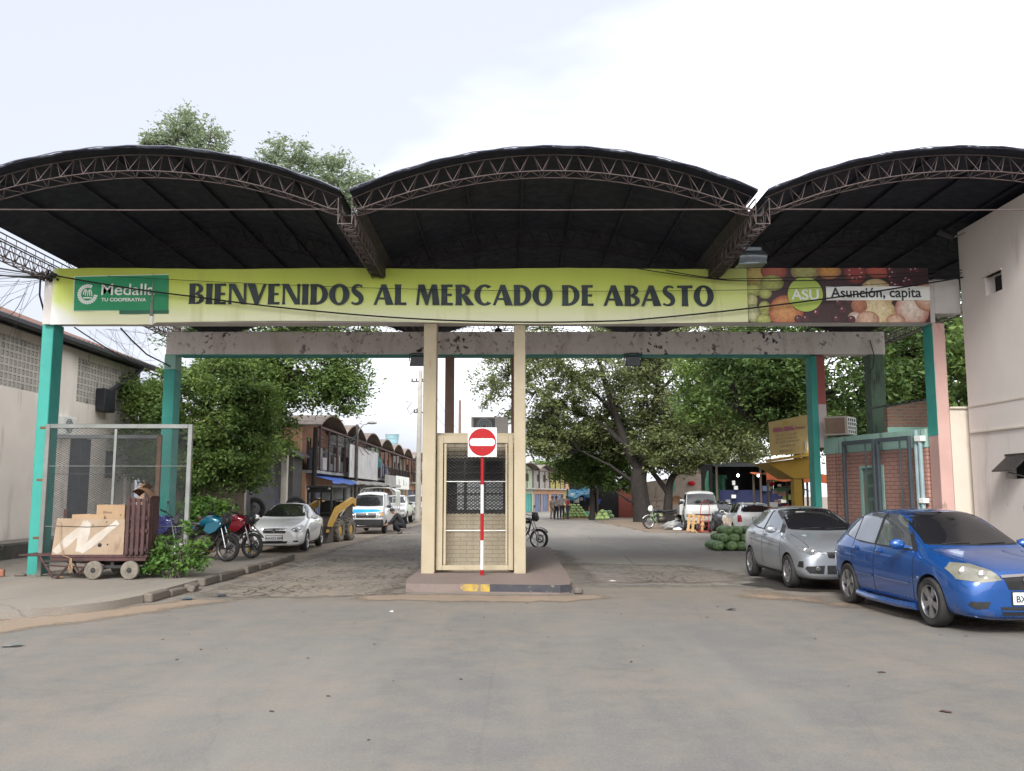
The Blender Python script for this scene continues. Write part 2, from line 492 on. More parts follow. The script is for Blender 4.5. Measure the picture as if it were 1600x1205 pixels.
def sheet(name, pts, z, mat, kind='structure', fade=0.0):
    """one flat sheet; with fade it thins out towards its edge over that width"""
    if not fade:
        mb = MB(); mb.add([(x, y, z) for x, y in pts], [tuple(range(len(pts)))])
        o = mb.build(name, mat, smooth=0); return tag(o, kind=kind)
    P = np.array(pts); Q = np.roll(P, -1, 0)
    g = .18 if np.ptp(P[:, 1]) < 20 else .4
    xs, ys = np.arange(P[:, 0].min(), P[:, 0].max()+g, g), np.arange(P[:, 1].min(), P[:, 1].max()+g, g)
    X, Y_ = np.meshgrid(xs, ys, indexing='ij'); C = np.stack([X.ravel(), Y_.ravel()], 1)
    ins = np.zeros(len(C), bool); dist = np.full(len(C), 1e9)
    for p, q in zip(P, Q):
        cross = ((p[1] > C[:, 1]) != (q[1] > C[:, 1])) & (C[:, 0] < (q[0]-p[0])*(C[:, 1]-p[1])/((q[1]-p[1]) or 1e-9)+p[0])
        ins ^= cross
        d = q-p; t_ = np.clip(((C-p)@d)/max(d@d, 1e-9), 0, 1)
        dist = np.minimum(dist, np.linalg.norm(C-(p+t_[:, None]*d), axis=1))
    cov = np.where(ins, np.clip(dist/fade, 0, 1), 0)
    nx, ny = len(xs), len(ys); fs = []
    for i in range(nx-1):
        for j in range(ny-1):
            k = (i*ny+j, (i+1)*ny+j, (i+1)*ny+j+1, i*ny+j+1)
            if max(cov[q] for q in k) > 0: fs.append(k)
    used = sorted({v for f in fs for v in f}); ix = {v: i for i, v in enumerate(used)}
    mb = MB(); mb.add([(C[v][0], C[v][1], z) for v in used], [tuple(ix[v] for v in f) for f in fs])
    o = mb.build(name, mat, smooth=0)
    at = o.data.attributes.new('cover', 'FLOAT', 'POINT'); at.data.foreach_set('value', cov[used].astype(np.float32))
    return tag(o, kind=kind)
def wobble(pts, amp, step=0.35, seed=1):
    r = random.Random(seed); out = []
    for i in range(len(pts)):
        a, b = Vector(pts[i]), Vector(pts[(i+1) % len(pts)])
        k = max(1, int((b-a).length/step)) if (b-a).length < 30 else 1
        for j in range(k):
            q = a.lerp(b, j/k)
            out.append((q.x + r.uniform(-amp, amp), q.y + r.uniform(-amp, amp)))
    return out
sheet('ground', [(-600, -60), (600, -60), (600, 900), (-600, 900)], 0, m_ground)
sheet('road', [(-70, -40), (70, -40), (70, 20), (9.5, 20), (1.2, 20), (-1.9, 19), (-5.7, 19), (-70, 19)], 0.004, m_asph)
sheet('road_surface', wobble([(1.0, 16.9), (5.1, 16.9), (8.0, 15.0), (9.6, 14.6), (9.3, 24), (9.6, 40), (7.6, 52), (7.4, 125), (-3.2, 125), (-4.6, 60), (-5.1, 32), (-1.9, 32), (-1.9, 29), (1.0, 28)], 0.12, 0.5, 3), 0.008, m_lane, fade=1.6)
sheet('cobbled_lane', wobble([(-1.85, 15.55), (-1.85, 34), (-3.4, 60), (-5.6, 62), (-5.9, 30), (-5.6, 15.3), (-3.6, 15.2)], 0.14, 0.3, 5), 0.012, m_cob, fade=1.0)
sheet('cobbled_patch', wobble([(1.15, 17.7), (4.7, 17.5), (5.4, 19.5), (4.7, 22.5), (1.2, 23.5)], 0.16, 0.3, 8), 0.012, m_cob, fade=1.3)
sheet('dirt_strip', wobble([(-60, 3.5), (-30, 6.0), (-9, 9.3), (-6.4, 10.9), (-5.2, 13.2), (-4.3, 15.2), (-5.4, 15.7), (-6.2, 14.2), (-7.2, 12.9), (-12, 10.6), (-60, 9.5)], 0.11, 0.4, 9), 0.008, m_dirt, fade=.9)
sheet('dirt_patch', wobble([(-2.6, 15.0), (-1.0, 14.6), (0.9, 14.7), (1.9, 15.3), (1.6, 16.2), (0.6, 15.9), (-2.0, 16.1), (-2.9, 15.9)], 0.1, 0.25, 12), 0.0085, m_dirt, fade=.6)
sheet('dirt_verge', wobble([(3.6, 15.3), (4.8, 14.2), (6.2, 11.2), (9, 9.8), (14, 9.2), (14, 12.5), (6.5, 13.0), (5.0, 16.3), (4.2, 17.2)], 0.13, 0.3, 15), 0.0125, m_dirt, fade=1.3)
m_darkgnd = ground_mat('dark_mottled_ground', (0.045, 0.04, 0.035), (0.065, 0.055, 0.047), (0.11, 0.088, 0.068), 0.5, 0.7, 0, 1.0, rough=0.55, blend=(0.15, 0.135, 0.117))  # dark irregular patch of ground under and beside the silver car
sheet('dark_ground_patch', wobble([(4.3, 17.6), (5.0, 16.3), (6.0, 15.9), (7.2, 16.4), (7.0, 18.2), (6.0, 19.5), (4.9, 19.0)], 0.16, 0.2, 21), 0.0165, m_darkgnd, fade=.5)
sheet('dirt_shoulder', wobble([(6.2, 42), (11, 40), (16, 42), (16, 66), (9, 66), (5.3, 62), (5.6, 55)], 0.2, 0.6, 31), 0.0125, m_dirtfar, fade=.8)
sheet('dirt_shoulder_far', wobble([(-6.0, 24), (-5.9, 60), (-6.5, 90), (-14, 90), (-14, 24)], 0.15, 0.8, 33), 0.0165, m_dirtfar)

# left pavement with its broken kerb
mb = MB()
pv = [(-5.95, 24.0), (-14, 24.3), (-40, 24.3), (-40, 9.0), (-16, 9.6), (-11.5, 10.9), (-8.6, 12.15), (-7.1, 12.8), (-6.45, 13.3), (-6.08, 13.95), (-5.95, 14.7)]
pv = wobble(pv, 0.03, 0.6, 4)
mb.prism(pv, 0.0, 0.125, 'z')
tag(mb.build('pavement', m_pave, smooth=30), kind='structure')
mb = MB(); r_ = random.Random(3); y = 14.75
while y < 23.8:
    L_ = r_.uniform(0.7, 1.05)
    dz, dx = r_.uniform(-.035, .02), r_.uniform(-.035, .03)
    if not 16.0 < y < 16.7:
        mb.M = Matrix.Translation((-5.87+dx, y, 0)) @ Matrix.Rotation(r_.uniform(-.03, .03), 4, 'Z') @ Matrix.Rotation(r_.uniform(-.03, .02), 4, 'X')
        mb.box(-0.08, 0, 0.0, 0.08, L_-0.02, 0.15+dz, 0.02)
    y += L_
mb.M = Matrix.Translation((-5.75, 16.2, 0.02)) @ Matrix.Rotation(0.2, 4, 'Z') @ Matrix.Rotation(0.3, 4, 'Y')
mb.box(-.09, 0, 0, .1, .6, .12, .02)
tag(mb.build('kerb', m_kerb), kind='structure')

# traffic island
m_yel = M('worn_yellow_paint', (0.42, 0.29, 0.05), (0.3, 0.2, 0.06), 9, 0.8, stain=((0.16, 0.13, 0.11), 6, (1, 1, 1), 0.5, 0.58))
m_blkp = M('worn_black_paint', (0.035, 0.035, 0.045), (0.05, 0.05, 0.055), 6, 0.7, stain=((0.2, 0.17, 0.14), 5, (1, 1, 1), 0.58, 0.66))
mb = MB()
iso = [(-1.9, 16.35), (0.84, 16.0), (1.02, 16.12), (1.1, 17), (1.16, 27.9), (-1.9, 27.9), (-1.98, 22), (-1.98, 17)]
mb.prism(iso, 0, 0.15, 'z')
mb.mi = 1
def kerbface(t0, t1, mi):
    a, b = Vector((-1.9, 16.35)), Vector((0.84, 16.0))
    d = (b-a).normalized(); nrm = Vector((d.y, -d.x))
    p, q = a.lerp(b, t0), a.lerp(b, t1)
    o1, o2 = nrm*0.004, nrm*-0.05
    mb.prism([tuple(p+o1), tuple(q+o1), tuple(q+o2), tuple(p+o2)], 0.03, 0.153, 'z', mi)
kerbface(0.36, 0.55, 1); kerbface(0.551, 1.0, 2)
mb.prism([(0.845, 15.996), (1.024, 16.118), (1.0, 16.17), (0.83, 16.05)], 0.03, 0.153, 'z', 2)
tag(mb.build('traffic_island', [m_isl, m_yel, m_blkp], smooth=30), kind='structure')

# ---------------------------------------------------------------- vaulted canopy
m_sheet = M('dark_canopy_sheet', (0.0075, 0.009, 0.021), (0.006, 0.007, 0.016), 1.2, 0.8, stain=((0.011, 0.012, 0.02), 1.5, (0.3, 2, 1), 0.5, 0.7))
m_edge = M('canopy_edge_metal', (0.2, 0.205, 0.26), (0.14, 0.145, 0.19), 2, 0.45, 0.6)
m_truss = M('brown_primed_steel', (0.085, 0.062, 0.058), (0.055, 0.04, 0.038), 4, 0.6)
m_itruss = M('shade_dark_steel', (0.022, 0.018, 0.02), (0.015, 0.013, 0.015), 4, 0.7)  # inner trusses coloured darker to imitate the shade under the vaults
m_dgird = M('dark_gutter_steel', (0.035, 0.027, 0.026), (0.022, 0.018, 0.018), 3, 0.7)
VAL = [-9.8, -2.8, 4.2, 11.2]; CY0, CY1 = 14.5, 29.0
def arch(u, base=6.77, rise=0.76): return base + rise*(1-u*u)
canopy = thing('canopy', 'dark triple barrel vaulted canopy roof on steel trusses over the market gate', 'canopy', (0, 18.6, 6.0))
def cpart(mb, name, mat, sm=35):
    o = mb.build(name, mat, canopy, smooth=sm); o.location = (0, -18.6, -6.0); return o
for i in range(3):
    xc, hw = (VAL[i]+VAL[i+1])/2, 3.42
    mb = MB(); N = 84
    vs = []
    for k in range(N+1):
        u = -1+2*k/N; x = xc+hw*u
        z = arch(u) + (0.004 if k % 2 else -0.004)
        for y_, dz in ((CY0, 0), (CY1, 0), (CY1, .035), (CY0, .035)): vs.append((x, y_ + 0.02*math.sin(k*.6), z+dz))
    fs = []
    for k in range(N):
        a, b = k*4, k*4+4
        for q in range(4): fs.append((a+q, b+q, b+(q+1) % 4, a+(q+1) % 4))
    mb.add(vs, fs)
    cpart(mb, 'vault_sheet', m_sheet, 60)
    mb = MB()                                                     # pale rolled rim along the front
    mb.tube([(xc+hw*(-1+2*k/40), CY0-0.03, arch(-1+2*k/40)+0.03+0.008*math.sin(k*1.7)) for k in range(41)], 0.010, 6)
    cpart(mb, 'edge_trim', m_edge)
    for yy in (CY0+0.1, 18.9, 22.5, 26, 28.8):
        mb = MB(); NS = 18; rr = 0.0095
        top = lambda u: (xc+3.4*u, yy+0.12, arch(u)-0.035)
        def low(u, dy):
            z = min(6.5+0.66*(1-(u*1.05)**2), arch(u)-0.05)
            return (xc+3.4*u, yy+dy, max(z, 6.48))
        for fn in (lambda u: low(u, -0.02), lambda u: low(u, 0.32)):
            mb.tube([fn(-1+2*k/36) for k in range(37)], rr, 6)
        mb.tube([top(-1+2*k/36) for k in range(37)], rr, 6)
        for k in range(NS):
            u0, u1, um = -1+2*k/NS, -1+2*(k+1)/NS, -1+2*(k+.5)/NS
            mb.tube([low(um, -0.02), top(u0+.012)], .0062, 5, False); mb.tube([low(um, -0.02), top(u1-.012)], .0062, 5, False)
            mb.tube([low(um, 0.32), top(u0+.012)], .007, 5, False); mb.tube([low(um, 0.32), top(u1-.012)], .007, 5, False)
            mb.tube([low(u0, -0.02), low(um, 0.32)], .008, 4, False); mb.tube([low(um, 0.32), low(u1, -0.02)], .008, 4, False)
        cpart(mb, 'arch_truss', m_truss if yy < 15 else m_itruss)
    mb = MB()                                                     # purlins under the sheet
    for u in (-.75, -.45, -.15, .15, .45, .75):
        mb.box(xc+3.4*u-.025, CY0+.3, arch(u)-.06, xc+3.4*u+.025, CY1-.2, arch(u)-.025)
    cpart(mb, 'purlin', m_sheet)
    mb = MB(); mb.tube([(VAL[i]+.15, CY0+.12, 6.5), (xc, CY0+.12, 6.485), (VAL[i+1]-.15, CY0+.12, 6.5)], .012, 5)
    cpart(mb, 'tie_rod', m_truss)
for i, x in enumerate(VAL):
    mb = MB(); y0, y1 = CY0+.05, 28.8; w = .115
    zb, zt = 6.23, 6.66
    for sx in (-w, w):
        for z in (zb, 6.5, zt): mb.tube([(x+sx, y0, z), (x+sx, y1, z)], .014, 5)
    n = 40
    for k in range(n):
        ya, yb = y0+(y1-y0)*k/n, y0+(y1-y0)*(k+1)/n
        for sx in (-w, w):
            mb.tube([(x+sx, ya, zb), (x+sx, (ya+yb)/2, 6.5), (x+sx, yb, zb)], .009, 4, False)
            mb.tube([(x+sx, ya, zb), (x+sx, ya, zt)], .007, 4, False)
        mb.tube([(x-w, ya, zb), (x+w, (ya+yb)/2, zb), (x-w, yb, zb)], .009, 4, False)
        mb.tube([(x-w, ya, zb), (x+w, ya, zb)], .009, 4, False)
    cpart(mb, 'valley_girder', m_truss)
    if 0 < i < 3:
        mb = MB(); mb.prism([(x-.2, 6.72), (x-.12, 6.5), (x+.12, 6.5), (x+.2, 6.72), (x+.17, 6.72), (x+.09, 6.53), (x-.09, 6.53), (x-.17, 6.72)], CY0+.5, CY1, 'y')
        mb.box(x-.1, 17.2, 6.24, x+.16, 18.3, 6.5)
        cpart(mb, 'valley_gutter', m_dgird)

# ---------------------------------------------------------------- front portal of the gate
def conc(name, c, st=0.5): return M(name, c, tuple(x*.86 for x in c), 2.5, .85, bmp=.25, bsc=40, stain=(tuple(x*.45 for x in c), 2.2, (1.5, 1.5, .25), .62, .78))
m_turq = M('turquoise_paint', (0.04, 0.30, 0.255), (0.034, 0.265, 0.225), 1.5, .6, stain=((0.05, 0.2, 0.17), 3, (2, 2, .4), .62, .7), stain2=((.3, .29, .26), 7, (1, 1, .8), .69, .71), bmp=.2, bsc=25, base=((.17, .14, .11), .35))
m_cream = M('cream_paint', (0.38, 0.325, 0.225), (0.34, 0.285, 0.195), 1.5, .65, stain=((0.3, 0.2, 0.11), 4, (2, 2, .5), .64, .74), stain2=((.2, .12, .07), 8, (1, 1, 1), .71, .73), bmp=.15, bsc=25, base=((.2, .15, .11), .4))
m_pink = M('pink_paint', (0.52, 0.335, 0.3), (0.47, 0.3, 0.265), 1.5, .7, stain=((0.3, 0.2, 0.17), 5, (1.5, 1.5, .7), .64, .72), bmp=.15, bsc=25, base=((.22, .17, .14), .5))
m_white = conc('whitewashed_concrete', (0.56, 0.53, 0.51))
portal = thing('gate_portal', 'tall front gate frame of painted concrete carrying the green welcome banner', 'gate frame', (0, 18.6, 0))
def ppart(mb, name, mat, par=portal, y=18.6, label=None):
    o = mb.build(name, mat, par); o.location = (-par.location.x, -y, -par.location.z)
    if label: o['label'] = label
    return o
mb = MB(); mb.box(-9.78, 18.44, 5.3, 8.86, 18.86, 6.22, .015); ppart(mb, 'beam', m_white)
mb = MB(); mb.box(8.862, 18.46, 5.5, 9.42, 18.8, 6.24, .015); ppart(mb, 'beam_stub', m_white, label='whitewashed beam end bridging to the pale building')
mb = MB(); mb.box(-9.84, 18.48, 0.1, -9.6, 18.92, 5.298, .012); ppart(mb, 'column', m_turq, label='turquoise column at the street corner beside the hand cart')
mb = MB(); mb.box(8.8, 18.48, 0, 9.06, 18.92, 5.298, .012); mb.mi = 1; mb.box(8.797, 18.485, 2.95, 8.83, 18.915, 5.297)
ppart(mb, 'column', [m_pink, m_turq], label='pink column with one turquoise side beside the pale building')
for xa, xb in ((-1.84, -1.57), (0.04, 0.28)):
    mb = MB(); mb.box(xa, 18.42, .14, xb, 18.8, 5.298, .012); ppart(mb, 'column', m_cream, label='cream column flanking the guard booth')

# rear portal
m_rbeam = M('mouldy_pink_concrete', (0.8, 0.74, 0.71), (0.72, 0.66, 0.63), 1.2, .85, bmp=.2, bsc=40,
            stain=((0.035, 0.03, 0.028), 7.5, (1, 1, 1), .55, .58), stain2=((0.55, 0.48, 0.44), 1.3, (1.5, 1, .4), .5, .7), clump=1.1)
m_brown = M('brown_paint', (0.19, 0.125, 0.09), (0.15, 0.1, 0.075), 1.5, .7)
m_red = M('faded_red_paint', (0.36, 0.095, 0.085), (0.3, 0.085, 0.075), 1.5, .7)
m_lilac = M('pale_lilac_paint', (0.5, 0.42, 0.42), (0.44, 0.37, 0.37), 1.5, .7)
m_mint = M('faded_mint_paint', (0.3, 0.5, 0.44), (0.25, 0.44, 0.38), 2, .75)
m_dgreen = M('mossy_green_paint', (0.125, 0.19, 0.135), (0.09, 0.14, 0.1), 1.6, .8, stain=((0.03, 0.035, 0.028), 3, (2, 2, .4), .52, .7))
rear = thing('rear_gate_portal', 'lower rear gate frame with mould spotted pinkish concrete beam behind the booth', 'gate frame', (0, 22.5, 0))
rp = lambda mb, name, mat, label=None: ppart(mb, name, mat, rear, 22.5, label)
mb = MB(); mb.box(-8.72, 22.3, 5.24, 9.4, 22.7, 5.82, .012); mb.mi = 1; mb.box(-8.4, 22.302, 5.205, 7.5, 22.698, 5.238)
o = rp(mb, 'beam', [m_rbeam, m_turq])
mb = MB(); mb.box(-8.74, 22.28, .12, -8.46, 22.72, 4.86, .01); mb.mi = 1; mb.box(-8.735, 22.285, 4.862, -8.465, 22.715, 5.238)
rp(mb, 'column', [m_turq, m_mint], 'turquoise rear column behind the wire gate')
for xa, xb in ((-1.68, -1.47), (-.02, .19)):
    mb = MB(); mb.box(xa, 22.3, .14, xb, 22.68, 5.203, .01); rp(mb, 'column', m_brown, 'brown rear column above the guard booth')
mb = MB(); mb.box(7.5, 22.3, 0, 7.66, 22.7, 5.203, .008); mb.mi = 1; mb.box(7.662, 22.305, 3.98, 7.86, 22.695, 5.203); mb.mi = 2; mb.box(7.662, 22.305, 2.9, 7.86, 22.695, 3.978)
rp(mb, 'column', [m_turq, m_red, m_lilac], 'rear column painted turquoise, red and lilac')
mb = MB(); mb.box(9.0, 22.3, 0, 9.36, 22.7, 5.238, .01); rp(mb, 'column', m_dgreen, 'mossy dark green rear column')

# lamps hung from the gate
m_lampblk = M('black_lamp_housing', (0.02, 0.02, 0.022), (0.03, 0.03, 0.03), 5, .5)
m_lampgry = M('grey_lamp_housing', (0.2, 0.23, 0.25), (0.15, 0.17, 0.19), 5, .35, .5)
m_lens = M('dull_lamp_glass', (0.14, 0.15, 0.17), (0.1, 0.11, 0.13), 4, .15, 0, spec=.6)
def floodlight(loc, lab, rz=0, mat=m_lampblk, s=1.0, tilt=0.5):
    t = thing('floodlight', lab, 'floodlight', loc, rz, 'floodlights on the gate')
    mb = MB(); mb.M = Matrix.Rotation(tilt, 4, 'X') @ Matrix.Scale(s, 4)
    mb.prism([(-.2, -.13), (.2, -.13), (.16, .13), (-.16, .13)], -.06, .1, 'y')
    mb.box(-.1, .1, -.08, .1, .17, .08, .01)
    mb.build('housing', mat, t)
    mb = MB(); mb.M = Matrix.Rotation(tilt, 4, 'X') @ Matrix.Scale(s, 4); mb.box(-.17, -.07, -.11, .17, -.061, .1)
    mb.build('glass', m_lens, t)
    mb = MB()
    for sx in (-1, 1): mb.tube([(sx*.21*s, .02, 0), (sx*.21*s, .04, .18*s), (0, .04, .2*s)], .012*s, 6)
    mb.build('bracket', mat, t)
    return t
floodlight((-2.36, 22.2, 5.06), 'black floodlight under the rear beam, half hidden by the cream column', 0, tilt=.2)
floodlight((3.03, 22.2, 5.06), 'black floodlight hanging alone under the rear beam before the big tree', 0, tilt=.2)
# the large grey one below the right-hand valley girder
t = thing('street_floodlight', 'large weathered grey floodlight hanging from the canopy beside the fruit picture', 'floodlight', (4.74, 17.4, 6.42))
mb = MB(); mb.grid(lambda u, v: (-.27+.54*u, -.16+.02*math.sin(PI*u)-.1*math.sin(PI*v), -.16+.24*v+.02*math.sin(PI*u)), 10, 8)
mb.prism([(-.27, -.17), (.29, -.15), (.24, .09), (-.22, .09)], -.15, .2, 'y')
mb.build('housing', m_lampgry, t)
mb = MB(); mb.box(-.2, -.1, .095, .22, .14, .2, .02); mb.tube([(0, .1, .2), (0, .15, .3), (-.3, .1, .28)], .02, 6); mb.build('ballast_box', m_lampgry, t)

# ---------------------------------------------------------------- the welcome banner
def banner_mat():
    m, n, l, p = nt('printed_banner')
    t = n.new('ShaderNodeTexCoord').outputs['Object']
    sx = n.new('ShaderNodeSeparateXYZ'); l.new(t, sx.inputs[0])
    w = noise(n, l, t, 1.1, 6, .6)
    def mr(src, a, b, c=0, d=1):
        q = n.new('ShaderNodeMapRange'); l.new(src, q.inputs[0])
        for i_, v in zip((1, 2, 3, 4), (a, b, c, d)): q.inputs[i_].default_value = v
        return q.outputs[0]
    zz = mixc(n, l, .12, mr(sx.outputs[2], 5.3, 6.5), w)
    r = n.new('ShaderNodeValToRGB'); l.new(zz, r.inputs[0])
    e = r.color_ramp.elements
    e[0].position, e[0].color = .14, (.72, .73, .5, 1)
    e[1].position, e[1].color = .95, (.38, .45, .07, 1)
    k = e.new(.42); k.color = (.58, .67, .18, 1)
    k = e.new(.7); k.color = (.46, .54, .085, 1)
    col = r.outputs[0]
    # fold of unprinted white at the left foot and paler middle of the print
    ad = n.new('ShaderNodeMath'); ad.operation = 'ADD'
    l.new(mr(sx.outputs[0], -9.7, -8.9), ad.inputs[0]); l.new(mr(sx.outputs[2], 5.3, 5.75, 0, .75), ad.inputs[1])
    lf = mr(sx.outputs[0], -7.3, -8.6, 0, 1)
    wh = ramp(n, l, ad.outputs[0], .62, (1, 1, 1), 1.2, (0, 0, 0))
    wh = mixc(n, l, 1.0, wh, lf, 'MULTIPLY')
    col = mixc(n, l, wh, col, (.72, .73, .70))
    mid = mr(sx.outputs[0], 3.4, 4.6, 0, .4)
    col = mixc(n, l, mid, col, (.72, .76, .36))
    st = noise(n, l, t, 1.6, 7, .65, (2.2, 1, .16))
    col = mixc(n, l, ramp(n, l, st, .55, (0, 0, 0), .72, (.4,) * 3), col, (.36, .36, .1))
    st2 = noise(n, l, t, 2.3, 5, .6, (3.5, 1, .2))
    col = mixc(n, l, ramp(n, l, st2, .68, (0, 0, 0), .74, (.5,) * 3), col, (.75, .76, .62))
    l.new(col, p.inputs['Base Color'])
    p.inputs['Roughness'].default_value = .55
    p.inputs['Specular IOR Level'].default_value = .3
    MATS['banner'] = m
    return m
m_ban = banner_mat()
m_ink = M('faded_dark_ink', (0.02, 0.03, 0.034), (0.035, 0.05, 0.055), 2, .6, stain=((.16, .19, .1), 3, (2, 1, .4), .68, .85))
m_emgrn = M('printed_emerald', (0.012, 0.26, 0.105), (0.012, 0.22, 0.09), 1, .5)
m_dkgrn = M('printed_deep_green', (0.02, 0.13, 0.075), (0.02, 0.11, 0.065), 1, .5)
m_prwhite = M('printed_white', (0.76, 0.77, 0.74), (0.7, 0.71, 0.68), 2, .5)
m_lime = M('printed_lime', (0.42, 0.55, 0.10), (0.38, 0.5, 0.09), 2, .5)
m_fade = M('printed_pale_white', (0.7, 0.74, 0.6), None, 2, .5)
BY = 18.36
m_seam = M('printed_grey_seam', (0.2, 0.22, 0.18), (0.1, 0.12, 0.1), 3, .6)  # grey of the torn seam in the banner
ban = thing('welcome_banner', 'long lime green welcome banner with big dark lettering, stretched across the front gate beam', 'banner', (0, BY, 5.9))
def bpart(mb, name, mat, par=ban, sm=35):
    o = mb.build(name, mat, par, smooth=sm); o.location = (0, -BY, -5.9) if par == ban else (0, 0, 0); return o
def bz(x):            # lower edge of the sheet
    return 5.25 if x < -7.47 else 5.29 + .035*math.sin((x+7.4)*.55) - .004*x*0
mb = MB()
xs = np.linspace(-9.62, 5.02, 121)
def bsh(u, v):
    x = -9.62 + 14.54*u
    zb, zt = bz(x), 6.44 + .012*math.sin(x*1.3)
    return (x, BY + .012*math.sin(x*3.1)*math.sin(PI*v) + .008*math.sin(x*7+v*3), zb+(zt-zb)*v)
mb.grid(bsh, 150, 8)
mb.mi = 0
bpart(mb, 'banner_sheet', m_ban, sm=60)
mb = MB(); mb.box(-9.79, BY+.02, 5.26, -9.625, BY+.07, 6.25); bpart(mb, 'end_board', m_white)

# lettering with thick stems and thin bars
class Glyphs:
    def __init__(s): s.mb, s.k = MB(), 0
    def poly(s, pts):
        s.k += 1
        y = BY - .022 - .0006*(s.k % 7)
        a = sum(pts[i][0]*pts[(i+1) % len(pts)][1]-pts[(i+1) % len(pts)][0]*pts[i][1] for i in range(len(pts)))
        if a < 0: pts = pts[::-1]
        s.mb.add([(s.X+p[0]*s.sx, y, s.Z+p[1]*s.sz) for p in pts], [tuple(range(len(pts)))])
    def ribbon(s, outer, inner):
        s.k += 1
        y = BY - .022 - .0006*(s.k % 7)
        n = len(outer)
        s.mb.add([(s.X+p[0]*s.sx, y, s.Z+p[1]*s.sz) for p in outer+inner], [(i, n+i, n+i+1, i+1) for i in range(n-1)])
    def stem(s, x, w, z0=0, z1=1, fl=.02):
        s.poly([(x-fl, z0), (x+w+fl, z0), (x+w, z0+.12), (x+w-.008, .5*(z0+z1)), (x+w, z1-.12), (x+w+fl, z1), (x-fl, z1), (x, z1-.12), (x+.008, .5*(z0+z1)), (x, z0+.12)])
    def bar(s, x0, x1, z, t, fl=.035):
        s.poly([(x0, z), (x1, z-fl*.3), (x1, z+t+fl*.3), (x0, z+t)])
    def ring(s, cx, cz, rx, rz, wx, wz, a0, a1, n=22):
        o, i_ = [], []
        for k in range(n+1):
            a = R(a0+(a1-a0)*k/n); c, q = math.cos(a), math.sin(a)
            o.append((cx+rx*c, cz+rz*q)); i_.append((cx+(rx-wx)*c, cz+(rz-wz)*q))
        s.ribbon(o, i_)
    def diag(s, xa, za, xb, zb, w): s.poly([(xa, za), (xa+w, za), (xb+w, zb), (xb, zb)])
    def path(s, pts):
        o, i_ = [], []
        n = len(pts)
        for k in range(n):
            x, z, w = pts[k]
            dx = pts[min(k+1, n-1)][0]-pts[max(k-1, 0)][0]; dz = pts[min(k+1, n-1)][1]-pts[max(k-1, 0)][1]
            L_ = math.hypot(dx, dz) or 1
            nx, nz_ = -dz/L_, dx/L_
            o.append((x+nx*w/2, z+nz_*w/2)); i_.append((x-nx*w/2, z-nz_*w/2))
        s.ribbon(i_, o)
    W = dict(B=.68, I=.31, E=.57, N=.80, V=.80, D=.79, O=.86, S=.61, A=.85, L=.55, M=1.02, R=.78, C=.74, T=.68)
    def draw(s, ch):
        if ch == 'I': s.stem(.02, .27)
        elif ch == 'B':
            s.stem(.02, .27); s.ring(.32, .74, .30, .26, .19, .115, -90, 90); s.ring(.34, .26, .34, .27, .21, .115, -90, 90)
            for z in (0, .44, .9): s.bar(.2, .33, z, .1, 0)
        elif ch == 'E':
            s.stem(.02, .27)
            s.bar(.2, .53, 0, .11); s.bar(.2, .48, .45, .1); s.bar(.2, .51, .89, .11)
        elif ch == 'L': s.stem(.02, .27); s.bar(.2, .53, 0, .12)
        elif ch == 'D': s.stem(.02, .27); s.ring(.3, .5, .48, .5, .25, .125, -90, 90); s.bar(.2, .29, 0, .11, 0); s.bar(.2, .29, .89, .11, 0)
        elif ch == 'O': s.ring(.42, .5, .44, .52, .27, .115, 0, 360, 44)
        elif ch == 'C': s.ring(.45, .5, .46, .52, .27, .125, 50, 310, 32)
        elif ch == 'A': s.poly([(.0, 0), (.13, 0), (.44, .86), (.42, 1), (.34, 1)]); s.poly([(.32, 1), (.54, 1), (.88, 0), (.54, 0)]); s.bar(.2, .62, .26, .1, 0)
        elif ch == 'V': s.poly([(-.04, 1), (.3, 1), (.5, .24), (.46, 0), (.3, 0)]); s.poly([(.36, 0), (.46, 0), (.8, 1), (.67, 1), (.43, .3)])
        elif ch == 'N': s.stem(.02, .12); s.poly([(-.02, 1), (.28, 1), (.79, 0), (.56, 0), (.1, .86)]); s.stem(.66, .12)
        elif ch == 'M':
            s.poly([(.0, 0), (.12, 0), (.2, 1), (.1, 1)]); s.poly([(.08, 1), (.36, 1), (.55, .36), (.5, 0), (.42, 0)])
            s.poly([(.45, 0), (.52, 0), (.76, 1), (.68, 1), (.48, .4)]); s.poly([(.66, 1), (.9, 1), (1.03, 0), (.72, 0)])
        elif ch == 'R':
            s.stem(.02, .27); s.ring(.32, .72, .33, .28, .21, .115, -90, 90)
            for z in (.44, .9): s.bar(.2, .32, z, .1, 0)
            s.poly([(.26, .46), (.52, .46), (.84, 0), (.5, 0)])
        elif ch == 'T': s.stem(.2, .27); s.bar(.0, .68, .88, .12)
        elif ch == 'S':
            P = []
            ctl = [(.5, .88, .1), (.36, .955, .1), (.2, .9, .16), (.13, .76, .2), (.2, .62, .24), (.33, .51, .27), (.44, .38, .24), (.47, .24, .2), (.4, .1, .16), (.22, .045, .1), (.05, .12, .1)]
            for k in range(len(ctl)-1):
                p0, p1, p2, p3 = (ctl[max(k-1, 0)], ctl[k], ctl[k+1], ctl[min(k+2, len(ctl)-1)])
                for q in range(5):
                    t_ = q/5
                    P.append(tuple(.5*(2*p1[c]+(p2[c]-p0[c])*t_+(2*p0[c]-5*p1[c]+4*p2[c]-p3[c])*t_*t_+(3*p1[c]-p0[c]-3*p2[c]+p3[c])*t_**3) for c in range(3)))
            P.append(ctl[-1]); s.path(P)
g = Glyphs()
words = 'BIENVENIDOS AL MERCADO DE ABASTO'
tot = sum(.34 if c == ' ' else g.W[c]+.055 for c in words)
X0, X1 = -6.75, 4.24
g.sx = (X1-X0)/tot; g.sz = .44
x = 0
